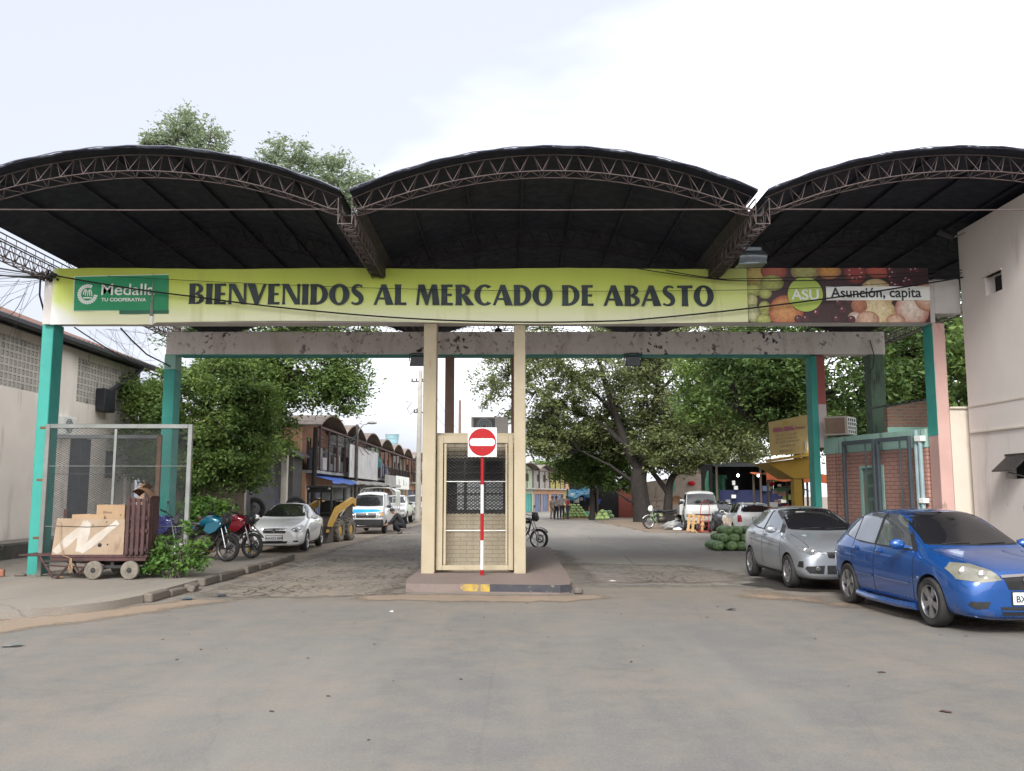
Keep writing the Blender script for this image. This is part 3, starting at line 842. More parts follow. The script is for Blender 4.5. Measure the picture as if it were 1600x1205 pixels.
for c in words:
    if c == ' ': x += .34; continue
    g.X = X0 + x*g.sx; g.Z = 5.675 - .0045*(g.X+6.7)
    g.draw(c); x += g.W[c]+.055
bpart(g.mb, 'lettering', m_ink, sm=0)

mb = MB(); mb.prism([(-7.54, 5.42), (-7.47, 5.42), (-7.50, 6.36)], BY-.036, BY-.03, 'y'); bpart(mb, 'torn_seam', m_seam)
mb = MB(); mb.prism([(-7.55, 5.24), (-7.47, 5.24), (-7.48, 5.46), (-7.54, 5.47)], BY-.034, BY-.03, 'y'); bpart(mb, 'exposed_strip', m_prwhite)
# emerald cooperative panel on the left
def ZX(px): return (px-800)/1400.0*18.36*1.0
mb = MB(); mb.prism([(-9.13, 5.535), (-7.17, 5.55), (-7.2, 6.30), (-9.15, 6.255)], BY-.02, BY+.03, 'y'); pan = bpart(mb, 'sponsor_panel', m_emgrn)
mb = MB(); mb.prism([(-8.18, 5.465), (-7.16, 5.475), (-7.16, 5.548), (-8.18, 5.54)], BY-.02, BY+.02, 'y'); bpart(mb, 'panel_strip', m_dkgrn, pan)
mb = MB()
mb.prism([(-9.17, 6.255), (-7.19, 6.30), (-7.19, 6.317), (-9.17, 6.272)], BY-.022, BY-.01, 'y'); mb.prism([(-9.15, 5.52), (-8.19, 5.527), (-8.19, 5.54), (-9.15, 5.534)], BY-.022, BY-.01, 'y')
mb.prism([(-9.15, 5.5341), (-9.132, 5.5341), (-9.152, 6.2548), (-9.17, 6.2548)], BY-.0225, BY-.01, 'y')
bpart(mb, 'panel_border', m_fade, pan)
mb = MB()                                                         # coin-like emblem: toothed ring with two arches
for k in range(20):
    a0 = 62 + k*(296/20.); a1 = a0+11.5
    p = []
    for a, r_ in ((a0, .21), (a1, .21), (a1, .135), (a0, .135)): p.append((-8.86+r_*math.cos(R(a)), 5.885+r_*1.02*math.sin(R(a))))
    mb.prism(p, BY-.03, BY-.021, 'y')
for dx in (-.045, .045):
    pts = [(-8.86+dx+.045*math.cos(R(a)), 5.86+.12*math.sin(R(a))) for a in range(-8, 190, 18)]
    for k in range(len(pts)-1): mb.tube([(pts[k][0], BY-.025, pts[k][1]), (pts[k+1][0], BY-.025, pts[k+1][1])], .011, 4)
    mb.tube([(-8.86+dx, BY-.025, 5.855), (-8.86+dx, BY-.025, 5.975)], .012, 4)
mb.box(-8.95, BY-.03, 5.795, -8.77, BY-.021, 5.82)
bpart(mb, 'emblem', m_prwhite, pan)
def btext(body, size, x, z, mat, name, bold=0, xs=1, par=pan, dy=.026):
    o = text_mesh(body, size, name, mat, par, (x, BY-dy, z), ext=.002, bold=bold, xs=xs)
    if par == ban: o.location = (x, -dy, z-5.9)
    return o
btext('Medalla', .345, -8.6, 5.87, m_prwhite, 'lettering', .002, 1.08)
btext('TU COOPERATIVA', .1, -8.57, 5.735, m_prwhite, 'lettering', .0022, 1.12)

# printed fruit picture on the right
def fruit_mat():
    m, n, l, p = nt('printed_fruit')
    a = n.new('ShaderNodeVertexColor'); a.layer_name = 'print'
    t = n.new('ShaderNodeTexCoord').outputs['Object']
    f = noise(n, l, t, 14, 5, .7)
    col = mixc(n, l, 1.0, a.outputs[0], ramp(n, l, f, .3, (.6,) * 3, .7, (1.15,) * 3), 'MULTIPLY')
    l.new(col, p.inputs['Base Color']); p.inputs['Roughness'].default_value = .5
    return m
m_fruit = fruit_mat()
FX0, FX1, FZ0, FZ1 = 4.925, 8.72, 5.29, 6.45
mbF, colF = MB(), []
def fdisc(cx, cz, rx, rz, c_in, c_out, off=(0, 0), layer=1, n=26, rot=0):
    """a printed round fruit, clipped to the picture's frame"""
    vs, cs = [], []
    y = BY - .004 - .0012*layer
    def cl(x, z): return (min(max(x, FX0), FX1), y, min(max(z, FZ0), FZ1))
    vs.append(cl(cx+off[0]*rx, cz+off[1]*rz)); cs.append(c_in)
    for ring, w in ((.55, .25), (.85, .7), (1, 1)):
        for k in range(n):
            a = 2*PI*k/n
            xx, zz = rx*math.cos(a), rz*math.sin(a)
            xr, zr = xx*math.cos(rot)-zz*math.sin(rot), xx*math.sin(rot)+zz*math.cos(rot)
            vs.append(cl(cx+off[0]*rx*(1-ring)+xr*ring, cz+off[1]*rz*(1-ring)+zr*ring))
            cs.append(tuple(c_in[q]*(1-w)+c_out[q]*w for q in range(3)))
    fs = [(0, 1+k, 1+(k+1) % n) for k in range(n)]
    for r_ in range(2):
        b = 1+r_*n
        fs += [(b+k, b+n+k, b+n+(k+1) % n, b+(k+1) % n) for k in range(n)]
    mbF.add(vs, fs); colF.extend(cs)
mbF.add([(FX0, BY-.003, FZ0), (FX1, BY-.003, FZ0), (FX1, BY-.003, FZ1), (FX0, BY-.003, FZ1), (FX0, BY+.02, FZ0), (FX1, BY+.02, FZ0), (FX1, BY+.02, FZ1), (FX0, BY+.02, FZ1)],
        [(0, 1, 2, 3), (1, 5, 6, 2), (4, 0, 3, 7), (3, 2, 6, 7), (5, 4, 7, 6), (4, 5, 1, 0)])
colF += [(.045, .014, .016)]*8
rf = random.Random(5)
GR, GRo = (.55, .58, .16), (.2, .22, .05)
AP, APo = (.72, .36, .12), (.36, .05, .03)
ON, ONo = (.75, .52, .38), (.4, .17, .09)
PO, POo = (.78, .66, .4), (.5, .34, .15)
for i_, a in enumerate([(5.25, 6.32, .3, .25, (.58, .45, .12), (.3, .18, .04)), (5.6, 6.45, .28, .2, (.5, .12, .06), (.2, .03, .02)), (5.55, 6.2, .25, .17, GR, GRo), (5.15, 6.05, .19, .14, GR, GRo), (5.4, 5.98, .14, .12, GR, GRo),
          (5.12, 5.82, .12, .16, (.62, .6, .28), GRo), (5.14, 5.55, .14, .2, (.66, .66, .38), GRo), (5.38, 5.66, .13, .16, GR, GRo), (5.35, 5.42, .16, .12, GR, GRo),
          (5.82, 5.58, .36, .36, AP, APo), (6.25, 6.45, .3, .22, (.4, .4, .12), (.2, .15, .05)), (6.75, 6.45, .26, .17, (.62, .3, .06), (.3, .09, .03)), (7.3, 6.42, .24, .24, (.34, .045, .035), (.12, .015, .015)), (7.8, 6.46, .27, .16, (.5, .1, .06), (.25, .04, .03)),
          (7.72, 5.95, .36, .34, PO, POo), (7.7, 5.55, .42, .36, PO, POo), (7.35, 5.72, .17, .17, (.5, .2, .11), (.3, .1, .06)), (7.25, 5.47, .14, .12, (.75, .68, .6), ONo), (7.52, 5.42, .24, .18, ON, ONo), (8.45, 5.62, .36, .36, (.8, .7, .6), (.42, .14, .1)), (8.75, 5.9, .25, .3, ON, ONo), (8.1, 5.4, .2, .14, ON, ONo)]):
    fdisc(a[0]-.11, a[1]-.07, a[2], a[3], a[4], a[5], (rf.uniform(-.3, .1), rf.uniform(0, .35)), 1+i_*.25)
for i_ in range(26):                                            # dark cherries with their printed sparkles
    x_, z_ = rf.uniform(5.95, 7.1), rf.uniform(5.34, 5.78)
    if i_ > 15: x_, z_ = rf.uniform(7.9, 8.68), rf.uniform(6.05, 6.42)
    fdisc(x_, z_, .085, .085, (.13, .02, .035), (.035, .008, .012), (-.2, .3), 7+i_*.1, 12)
    fdisc(x_-.02, z_+.03, .016, .014, (.75, .68, .68), (.5, .4, .4), layer=10.5+i_*.02, n=7)
for k in range(9):
    a = 2*PI*k/9
    fdisc(7.19+.13*math.cos(a), 6.35+.14*math.sin(a), .022, .012, (.72, .62, .55), (.5, .36, .32), layer=10+k*.05, n=8, rot=a)
pic = bpart(mbF, 'fruit_picture', m_fruit, sm=0)
ca = pic.data.color_attributes.new('print', 'FLOAT_COLOR', 'POINT')
for i_, c in enumerate(colF): ca.data[i_].color = (*c, 1)
mb = MB(); mb.lathe([(0, 0), (.365, 0), (.365, .012)], 40, 'y', (6.12, BY-.035, 5.88)); bpart(mb, 'green_disc', m_lime, pic)
mb = MB(); mb.box(6.56, BY-.03, 5.755, 8.722, BY-.018, 6.05); bpart(mb, 'caption_strip', m_prwhite, pic)
btext('ASU', .31, 5.83, 5.77, m_prwhite, 'lettering', .006, 1.02, pic, .042)
btext('Asunción, capita', .295, 6.66, 5.82, m_ink, 'lettering', .0055, 0.965, pic, .034)

# ---------------------------------------------------------------- guard booth and no-entry sign
m_boothw = brick_mat('cream_painted_brick', (0.38, 0.335, 0.26), (0.34, 0.295, 0.225), (0.17, 0.14, 0.1), .27, .085, .007, streak=.3)
m_dark = M('dark_interior', (0.012, 0.012, 0.014), (0.02, 0.02, 0.02), 2, .8)
m_black = M('black_metal', (0.02, 0.02, 0.022), (0.03, 0.028, 0.026), 5, .5, spec=.4)
m_glass = M('daylit_glass_grey', (0.42, 0.45, 0.45), (0.32, 0.35, 0.36), 1.2, .12, 0, spec=.6)  # daylight behind and reflected in the panes painted as opaque pale grey
m_grayac = M('grey_painted_steel', (0.27, 0.255, 0.235), (0.22, 0.205, 0.19), 3, .6)
booth = thing('guard_booth', 'cream guard booth with mesh door between the two cream columns', 'booth', (-.78, 20, .15))
def boothp(mb, name, mat, label=None, par=None):
    o = mb.build(name, mat, par or booth)
    if par is None: o.location = (.78, -20, -.15)
    if label: o['label'] = label
    return o
mb = MB()
mb.box(-1.62, 18.86, .15, -1.45, 22.2, 2.9); mb.box(-.1, 18.86, .15, .05, 22.2, 2.9)
mb.box(-1.449, 19.0, .15, -.101, 19.12, 1.34); mb.box(-1.449, 19.0, 2.5, -.101, 19.12, 2.9)
mb.box(-1.449, 22.05, .15, -.101, 22.2, 2.9)
mb.mi = 1; mb.box(-1.66, 18.85, 2.9, .09, 22.25, 3.02, .01)
boothp(mb, 'wall', [m_boothw, m_cream])
mb = MB()
for x_ in (-1.4, -1.0, -.58, -.16): mb.box(x_-.018, 19.03, 1.36, x_+.018, 19.06, 2.48)
for z_ in (1.38, 1.75, 2.05, 2.2, 2.46): mb.box(-1.44, 19.035, z_-.015, -.11, 19.055, z_+.015)
for z_ in (1.5, 1.62, 1.88, 2.32): mb.box(-1.44, 19.038, z_-.005, -.11, 19.05, z_+.005)
win = boothp(mb, 'window_frame', m_black)
mb = MB()
for a, b in ((-1.16, -.98), (-.95, -.6), (-.56, -.2)): mb.box(a, 19.07, 1.42, b, 19.078, 2.03)
boothp(mb, 'pane', m_glass, par=win)
DX0, DX1, DZ0, DZ1, DY = -1.555, .025, .2, 2.95, 18.62
mb = MB()
mb.box(DX0, DY-.03, DZ0, DX0+.13, DY+.04, DZ1, .008); mb.box(DX1-.1, DY-.03, DZ0, DX1, DY+.04, DZ1, .008)
mb.box(DX0+.131, DY-.03, DZ1-.16, DX1-.101, DY+.04, DZ1, .008); mb.box(DX0+.131, DY-.03, DZ0, DX1-.101, DY+.04, DZ0+.1, .008)
mb.box(DX0+.15, DY-.02, DZ0+.11, DX0+.2, DY+.03, DZ1-.17, .004); mb.box(DX1-.16, DY-.02, DZ0+.11, DX1-.12, DY+.03, DZ1-.17, .004)
door = boothp(mb, 'door_frame', m_cream)
mb = MB(); mb.tube([(DX0+.2, DY, 2.0), (DX1-.16, DY, 2.0)], .009, 6); mb.tube([(DX0+.2, DY, 1.0), (DX1-.16, DY, 1.0)], .009, 6)
boothp(mb, 'crossbar', m_prwhite, par=door)
mb = MB(); wire_mesh(mb, DX0+.2, DZ0+.1, DX1-.16, 1.33, DY+.03, .075, .045, .0034); boothp(mb, 'wire_mesh', m_cream, par=door)
mb = MB(); wire_mesh(mb, DX0+.17, 1.335, DX1-.15, 2.56, DY+.035, .085, .062, .0085); boothp(mb, 'wire_mesh', m_black, 'black painted upper mesh', par=door)
mb = MB()
for k in range(14): mb.ball((DX0-.02, DY-.03, .35+k*.18), .012, 6, 4); mb.ball((DX1+.02, DY-.03, .35+k*.18), .012, 6, 4)
boothp(mb, 'hinge_pin', m_brown, par=door)
ac = thing('air_conditioner', 'grey boxy air conditioner with round fan opening on the booth roof', 'air conditioner', (-.5, 20, 3.02))
mb = MB(); mb.box(-.41, 0, .03, .41, .5, .44, .012); mb.build('casing', m_grayac, ac)
mb = MB(); mb.box(-.36, -.012, .06, .12, -.003, .41); mb.build('grille_panel', m_black, ac)
mb = MB()
for r_ in (.05, .09, .13, .165): mb.lathe([(r_-.004, -.02), (r_+.004, -.02), (r_+.004, -.013), (r_-.004, -.013)], 28, 'y', (-.12, 0, .235), close=True)
mb.build('fan_guard', m_lampgry, ac)
mb = MB()
for k in range(6): mb.box(.16, -.012, .09+k*.055, .38, -.003, .11+k*.055)
mb.build('louvre', m_grayac, ac)

m_signred = M('sign_red', (0.33, 0.009, 0.014), (0.30, 0.008, 0.012), 2, .45, spec=.2)
m_signwh = M('sign_white', (0.62, 0.62, 0.63), (0.56, 0.56, 0.58), 2, .45, stain=((.42, .38, .32), 5, (2, 1, .7), .68, .8))
ns = thing('no_entry_sign', 'red and white no entry sign on a banded pole before the booth', 'road sign', (-.595, 18.02, .15))
mb = MB()
zz = [0, .11, .68, 1.21, 1.78, 2.4]
for k in range(5): mb.mi = k % 2; mb.tube([(0, 0, zz[k]), (0, 0, zz[k+1])], .034, 16)
mb.build('pole', [m_signred, m_signwh], ns)
mb = MB(); mb.box(-.29, -.062, 2.33, .29, -.045, 2.92, .004); pl = mb.build('plate', m_signwh, ns)
mb = MB(); mb.lathe([(0, -.0705), (.272, -.0705), (.276, -.062)], 56, 'y', (0, 0, 2.625)); mb.build('red_disc', m_signred, pl)
mb = MB()
pts = [(.19+.065*math.cos(R(a)), 2.625+.075*math.sin(R(a))) for a in range(-90, 91, 15)] + [(-.19+.065*math.cos(R(a)), 2.625+.075*math.sin(R(a))) for a in range(90, 271, 15)]
mb.prism(pts, -.0735, -.065, 'y'); mb.build('white_bar', m_signwh, pl)
mb = MB()
for x_, z_ in ((0, 2.72), (0, 2.5), (-.005, 2.86)): mb.ball((x_, -.074, z_), .008, 6, 4)
mb.build('bolt', m_grayac, pl)

# ---------------------------------------------------------------- wire gates on the left
m_galv = M('galvanised_steel', (0.23, 0.24, 0.23), (0.17, 0.18, 0.17), 3, .45, .5, stain=((.2, .12, .07), 5, (1, 1, .5), .66, .75))
m_gdark = M('dull_steel_wire', (0.11, 0.115, 0.12), (0.08, 0.085, 0.09), 5, .5, .3)
m_rust = M('rusty_brown_steel', (0.16, 0.085, 0.045), (0.11, 0.06, 0.035), 5, .8)
lg = thing('wire_gate', 'galvanised wire mesh gate leaf standing behind the hand cart', 'gate', (-9.42, 18.1, .12), R(1.0), 'wire gates')
mb = MB(); W_, H_ = 2.95, 3.03
mb.box(0, -.04, 0, .09, .04, H_, .008); mb.box(W_-.09, -.04, .0, W_, .04, H_, .008); mb.box(.091, -.04, H_-.09, W_-.091, .04, H_, .008); mb.box(.091, -.03, .28, W_-.091, .03, .33)
mb.build('frame', m_galv, lg)
mb = MB(); mb.box(1.38, -.02, .34, 1.43, .02, H_-.1); mb.tube([(.1, 0, 2.18), (W_-.1, 0, 2.18)], .008, 5); mb.tube([(.1, 0, .98), (W_-.1, 0, .98)], .008, 5); mb.build('stay', m_galv, lg)
mb = MB(); wire_mesh(mb, .09, .33, W_-.09, H_-.09, .02, .09, .05, .003); mb.build('wire_mesh', m_gdark, lg)
mb = MB()
for z_ in (.75, 1.9, 2.95): mb.box(-.12, -.03, z_-.02, .02, .03, z_+.03, .005)
mb.build('hinge', m_rust, lg)
lg2 = thing('wire_gate', 'second wire mesh gate leaf with a rusty brown post, behind the front leaf', 'gate', (-11.0, 21.4, .12), R(1), 'wire gates')
mb = MB(); W_ = 2.62
mb.box(0, -.04, 0, .08, .04, H_, .008); mb.box(.081, -.04, H_-.09, W_-.1, .04, H_, .008); mb.build('frame', m_gdark, lg2)
mb = MB(); mb.box(W_-.1, -.04, 0, W_, .05, H_, .008); mb.build('post', m_rust, lg2)
mb = MB(); wire_mesh(mb, .08, .1, W_-.1, H_-.09, .02, .09, .05, .003); mb.build('wire_mesh', m_gdark, lg2)
mb = MB(); mb.tube([(.1, 0, 2.1), (W_-.1, 0, 2.1)], .008, 5); mb.build('stay', m_gdark, lg2)

# ---------------------------------------------------------------- hand cart with its load
m_wood = M('grey_weathered_wood', (0.11, 0.075, 0.07), (0.07, 0.05, 0.048), 3, .85, bmp=.4, bsc=20)
m_dwood = M('dark_red_brown_wood', (0.075, 0.036, 0.034), (0.045, 0.024, 0.024), 4, .8, bmp=.3, bsc=25)
m_ply = M('weathered_plywood', (0.32, 0.245, 0.175), (0.26, 0.19, 0.13), 2.2, .8, stain=((.2, .13, .085), 3.2, (1, 1, .6), .56, .75), bmp=.15, bsc=30)
m_card = M('brown_cardboard', (0.33, 0.225, 0.135), (0.29, 0.195, 0.115), 2, .85)
m_tyre = M('black_rubber', (0.018, 0.018, 0.019), (0.03, 0.028, 0.026), 6, .8, stain=((.12, .1, .08), 4, (1, 1, 1), .6, .85))
m_dirtytyre = M('mud_caked_rubber', (0.19, 0.17, 0.14), (0.12, 0.105, 0.085), 8, .9, bmp=.4, bsc=30)
m_wp = M('sprayed_white_paint', (0.44, 0.41, 0.37), (0.36, 0.31, 0.26), 3, .8, stain=((.42, .31, .22), 5, (1, 1, 1), .56, .7))
cart = thing('hand_cart', 'low dark wooden hand cart with small muddy wheels under the plywood crate', 'hand cart', (-8.1, 17.5, .125))
mb = MB(); mb.box(-.75, -.05, .40, 1.1, .95, .46, .01); mb.box(-1.45, .1, .42, -.75, .8, .455, .01)
for k in range(4): mb.box(-.74, -.06+k*.3, .34, 1.08, .04+k*.3, .398, .008)
cart_o = mb.build('deck', m_dwood, cart)
for yy in (0.0, .9):
    mb = MB()
    mb.tube([(-1.0, yy+.05, .42), (-.72, yy+.03, .03)], .025, 6); mb.tube([(-.28, yy, .4), (-.66, yy+.02, .0)], .025, 6)
    mb.tube([(.0, yy, .4), (-.2, yy+.02, .08), (-.35, yy+.05, .35)], .02, 6)
    mb.tube([(-.9, yy+.04, .26), (-.1, yy, .22)], .018, 6)
    mb.build('leg', m_dwood, cart)
mb = MB()
mb.box(-.1, -.02, .20, .9, .05, .26, .005); mb.box(-.1, .85, .20, .9, .92, .26, .005)
for x_ in (0, .42, .85): mb.box(x_-.03, 0, .26, x_+.03, .9, .34)
mb.tube([(.13, -.1, .175), (.13, 1.0, .175)], .022, 8); mb.tube([(.82, -.1, .175), (.82, 1.0, .175)], .022, 8)
mb.build('underframe', m_black, cart)
for x_ in (.13, .82):
    for yy in (-.12, 1.0):
        mb = MB(); prof = [(.05, -.045), (.12, -.05), (.165, -.045), (.175, -.02), (.175, .02), (.165, .045), (.12, .05), (.05, .045)]
        mb.lathe(prof, 22, 'y', (x_, yy, .177), close=True)
        w = mb.build('wheel', m_dirtytyre, cart)
        mb = MB(); mb.lathe([(0, -.06), (.045, -.058), (.05, -.03), (.05, .03), (.045, .058), (0, .06)], 12, 'y', (x_, yy, .177)); mb.build('hub', m_black, w)
mb = MB()
for q in range(3):
    mb.tube([(-.35+.012*q, -.08, .40), (-.37+.03*q, -.1, .2), (-.33+.01*q, -.1, .12+.01*q), (-.29, -.1, .2), (-.33, -.08, .38)], .007, 5)
mb.tube([(-.6, -.07, 1.1), (-.57, -.07, .7), (-.5, -.07, .45), (-.36, -.08, .40)], .007, 5)
mb.build('rope', m_card, cart)
crate = thing('plywood_crate', 'big plywood crate with a sprayed white N, standing on the hand cart', 'crate', (-8.1, 17.5, .587))
mb = MB()
mb.prism([(-.75, 0), (.63, 0), (.63, .67), (-.68, .69)], -.02, .02, 'y')
mb.box(-.7, .88, 0, .63, .92, .66); mb.prism([(.021, 0), (.879, 0), (.879, .64), (.021, .67)], .59, .628, 'x'); mb.prism([(.021, 0), (.879, 0), (.879, .66), (.021, .68)], -.7, -.66, 'x')
mb.box(-.65, .021, .02, .58, .879, .05)
mb.build('panel', m_ply, crate)
mb = MB()                                                        # the sprayed N
def stroke(x0, z0, x1, z1, w, y):
    d = Vector((x1-x0, z1-z0)).normalized(); nn = Vector((-d.y, d.x))*w/2
    r3 = random.Random(int(x0*100)+9); A, B = [], []
    for k in range(17):
        t_ = k/16; q = Vector((x0, z0)).lerp(Vector((x1, z1)), t_)
        f = .75+.35*math.sin(PI*min(1, t_*1.2))
        A.append(q+nn*f*(1+r3.uniform(-.07, .07))); B.append(q-nn*f*(1+r3.uniform(-.07, .07)))
    n_ = len(A)
    mb.add([(p.x, y, min(max(p.y, .02), .66)) for p in A+B], [(i_, n_+i_, n_+i_+1, i_+1) for i_ in range(n_-1)])
stroke(-.76+.06, .03, -.06, .62, .15, -.0225); stroke(-.1, .63, -.22, .05, .2, -.0235); stroke(-.2, .05, .5, .62, .14, -.0245)
mb.build('painted_mark', m_wp, crate)
mb = MB(); mb.lathe([(0, -.0235), (.035, -.0235), (.04, -.0205)], 14, 'y', (.17, 0, .18)); mb.lathe([(0, -.0235), (.016, -.0235), (.018, -.0205)], 10, 'y', (.32, 0, .19)); mb.ball((.02, -.02, .56), .012, 6, 4); mb.ball((.28, -.02, .62), .012, 6, 4)
mb.build('hole', m_dark, crate)
mb = MB(); mb.tube([(-.7, -.024, .545), (-.1, -.028, .525), (.45, -.024, .55), (.66, .0, .575)], .006, 5); mb.build('tie_wire', m_black, crate)
cb = thing('cardboard_box', 'plain brown cardboard box sitting in the plywood crate beside the slatted pallet', 'cardboard box', (-7.86, 17.62, 1.2))
mb = MB(); mb.box(-.22, -.03, -.08, .33, .4, .33, .004); mb.build('box', m_card, cb)
mb = MB(); mb.box(-.09, -.0335, .17, .08, -.0305, .2); mb.box(.24, -.0335, .12, .27, -.0305, .16); mb.box(-.09, -.0336, .205, -.02, -.0305, .215); mb.build('printed_mark', m_brown, cb)
mb = MB(); mb.box(-.218, -.031, .312, .329, .18, .336); mb.build('flap', m_card, cb)
cs_ = thing('cardboard_sheet', 'flat cardboard sheet standing inside the plywood crate, left of the box', 'cardboard', (-8.1, 17.53, .6))
mb = MB(); mb.prism([(-.42, 0), (.2, 0), (.2, .74), (-.1, .76), (-.42, .75)], 0, .012, 'y'); mb.build('sheet', m_card, cs_)
pal = thing('slatted_crate', 'dark slatted wooden crate standing upright on the right end of the hand cart', 'crate', (-7.42, 17.45, .587))
mb = MB()
for k in range(4): mb.box(.38, .02+k*.13, .02, .42, .12+k*.13, 1.12, .006)
for z_ in (.1, .55, 1.02): mb.box(.35, .0, z_, .379, .5, z_+.09, .006)
for k in range(4): mb.box(.0+k*.1, -.05, .0, .065+k*.1, -.02, 1.1-.015*k, .006)
for z_ in (.06, .42, .66, 1.0): mb.box(.0, -.0195, z_, .4, .01, z_+.07, .005)
mb.box(.0, .3, .02, .36, .34, .95, .006)
mb.build('slat', m_dwood, pal)
fl = thing('cardboard_flap', 'crumpled brown cardboard piece lying on top of the dark slatted crate', 'cardboard', (-7.3, 17.55, 1.71))
mb = MB(); mb.grid(lambda u, v: (-.1+.42*u, -.12+.5*v, .02+.14*math.sin(PI*u)+.05*math.sin(4*v)-.06*u), 8, 6); mb.grid(lambda u, v: (-.08+.3*u, -.05+.4*v, .06+.16*u*u+.03*math.cos(5*v)), 8, 6)
mb.build('cardboard', m_rust, fl)
m_redbrick = M('loose_red_brick', (0.34, 0.145, 0.09), (0.27, 0.12, 0.08), 5, .9, bmp=.4, bsc=30)
def tagged(mb, name, mat, label, cat, group=None, loc=None, rz=0, sm=35):
    o = mb.build(name, mat, None, smooth=sm)
    if loc: o.location = loc
    o.rotation_euler = (0, 0, rz)
    return tag(o, label, cat, group)
mb = MB(); mb.box(-.12, -.06, 0, .12, .06, .14, .012); tagged(mb, 'brick', m_redbrick, 'loose red brick on the pavement left of the turquoise column', 'brick', None, (-10.15, 18.0, .127), .25)
mb = MB(); mb.ball((0, 0, .03), (.12, .08, .055), 9, 6); tagged(mb, 'stone', m_kerb, 'flat grey stone at the foot of the turquoise column', 'stone', None, (-9.75, 18.1, .12), .2)
mb = MB(); mb.ball((0, 0, .05), (.09, .08, .07), 8, 5); tagged(mb, 'stone', m_kerb, 'pale stone at the right front corner of the traffic island', 'stone', None, (1.16, 16.0, .005))

# ---------------------------------------------------------------- vehicles
m_tint = M('tinted_car_glass', (0.012, 0.012, 0.014), (0.016, 0.016, 0.018), 1, .04, spec=.8)
m_film = M('mirror_tinted_glass', (0.30, 0.32, 0.34), (0.26, 0.28, 0.3), 1, .04, .75, spec=.8)
m_trim = M('black_plastic_trim', (0.018, 0.018, 0.02), (0.025, 0.025, 0.026), 6, .45)
m_chrome = M('chrome', (0.75, 0.76, 0.78), (0.66, 0.67, 0.7), 3, .14, 1)
m_alloy = M('silver_alloy', (0.5, 0.5, 0.52), (0.42, 0.42, 0.44), 5, .3, .9)
m_darkalloy = M('dark_alloy', (0.05, 0.05, 0.055), (0.08, 0.08, 0.085), 6, .35, .7)
m_hl = M('headlight_lens', (0.27, 0.28, 0.285), (0.17, 0.175, 0.18), 9, .06, .35, spec=.8)
m_hly = M('aged_headlight_lens', (0.25, 0.24, 0.19), (0.19, 0.185, 0.15), 6, .1, .2, spec=.7)
m_reflector = M('lamp_reflector', (0.8, 0.8, 0.8), None, 8, .1, .9)
m_plate = M('number_plate_white', (0.66, 0.67, 0.68), (0.6, 0.61, 0.62), 5, .5)
m_tail = M('tail_lamp_red', (0.4, 0.02, 0.02), (0.3, 0.015, 0.015), 5, .15)
m_amber = M('amber_lens', (0.6, 0.24, 0.03), None, 5, .15)
m_well = M('wheel_well', (0.01, 0.01, 0.01), (0.014, 0.013, 0.012), 4, .9)
p_blue = paint('blue_metallic_paint', (0.012, 0.085, 0.32), .4, .26)
p_silver = paint('silver_metallic_paint', (0.40, 0.43, 0.47), .6, .34)
p_white = paint('white_car_paint', (0.8, 0.805, 0.8), 0, .28)
p_white2 = paint('off_white_van_paint', (0.5, 0.5, 0.485), 0, .4)
def catmull(ctl, n):
    out = []
    for k in range(len(ctl)-1):
        p0, p1, p2, p3 = ctl[max(k-1, 0)], ctl[k], ctl[k+1], ctl[min(k+2, len(ctl)-1)]
        for q in range(n):
            t = q/n
            out.append([.5*(2*p1[c]+(p2[c]-p0[c])*t+(2*p0[c]-5*p1[c]+4*p2[c]-p3[c])*t*t+(3*p1[c]-p0[c]-3*p2[c]+p3[c])*t**3) for c in range(len(p1))])
    out.append(list(ctl[-1])); return out
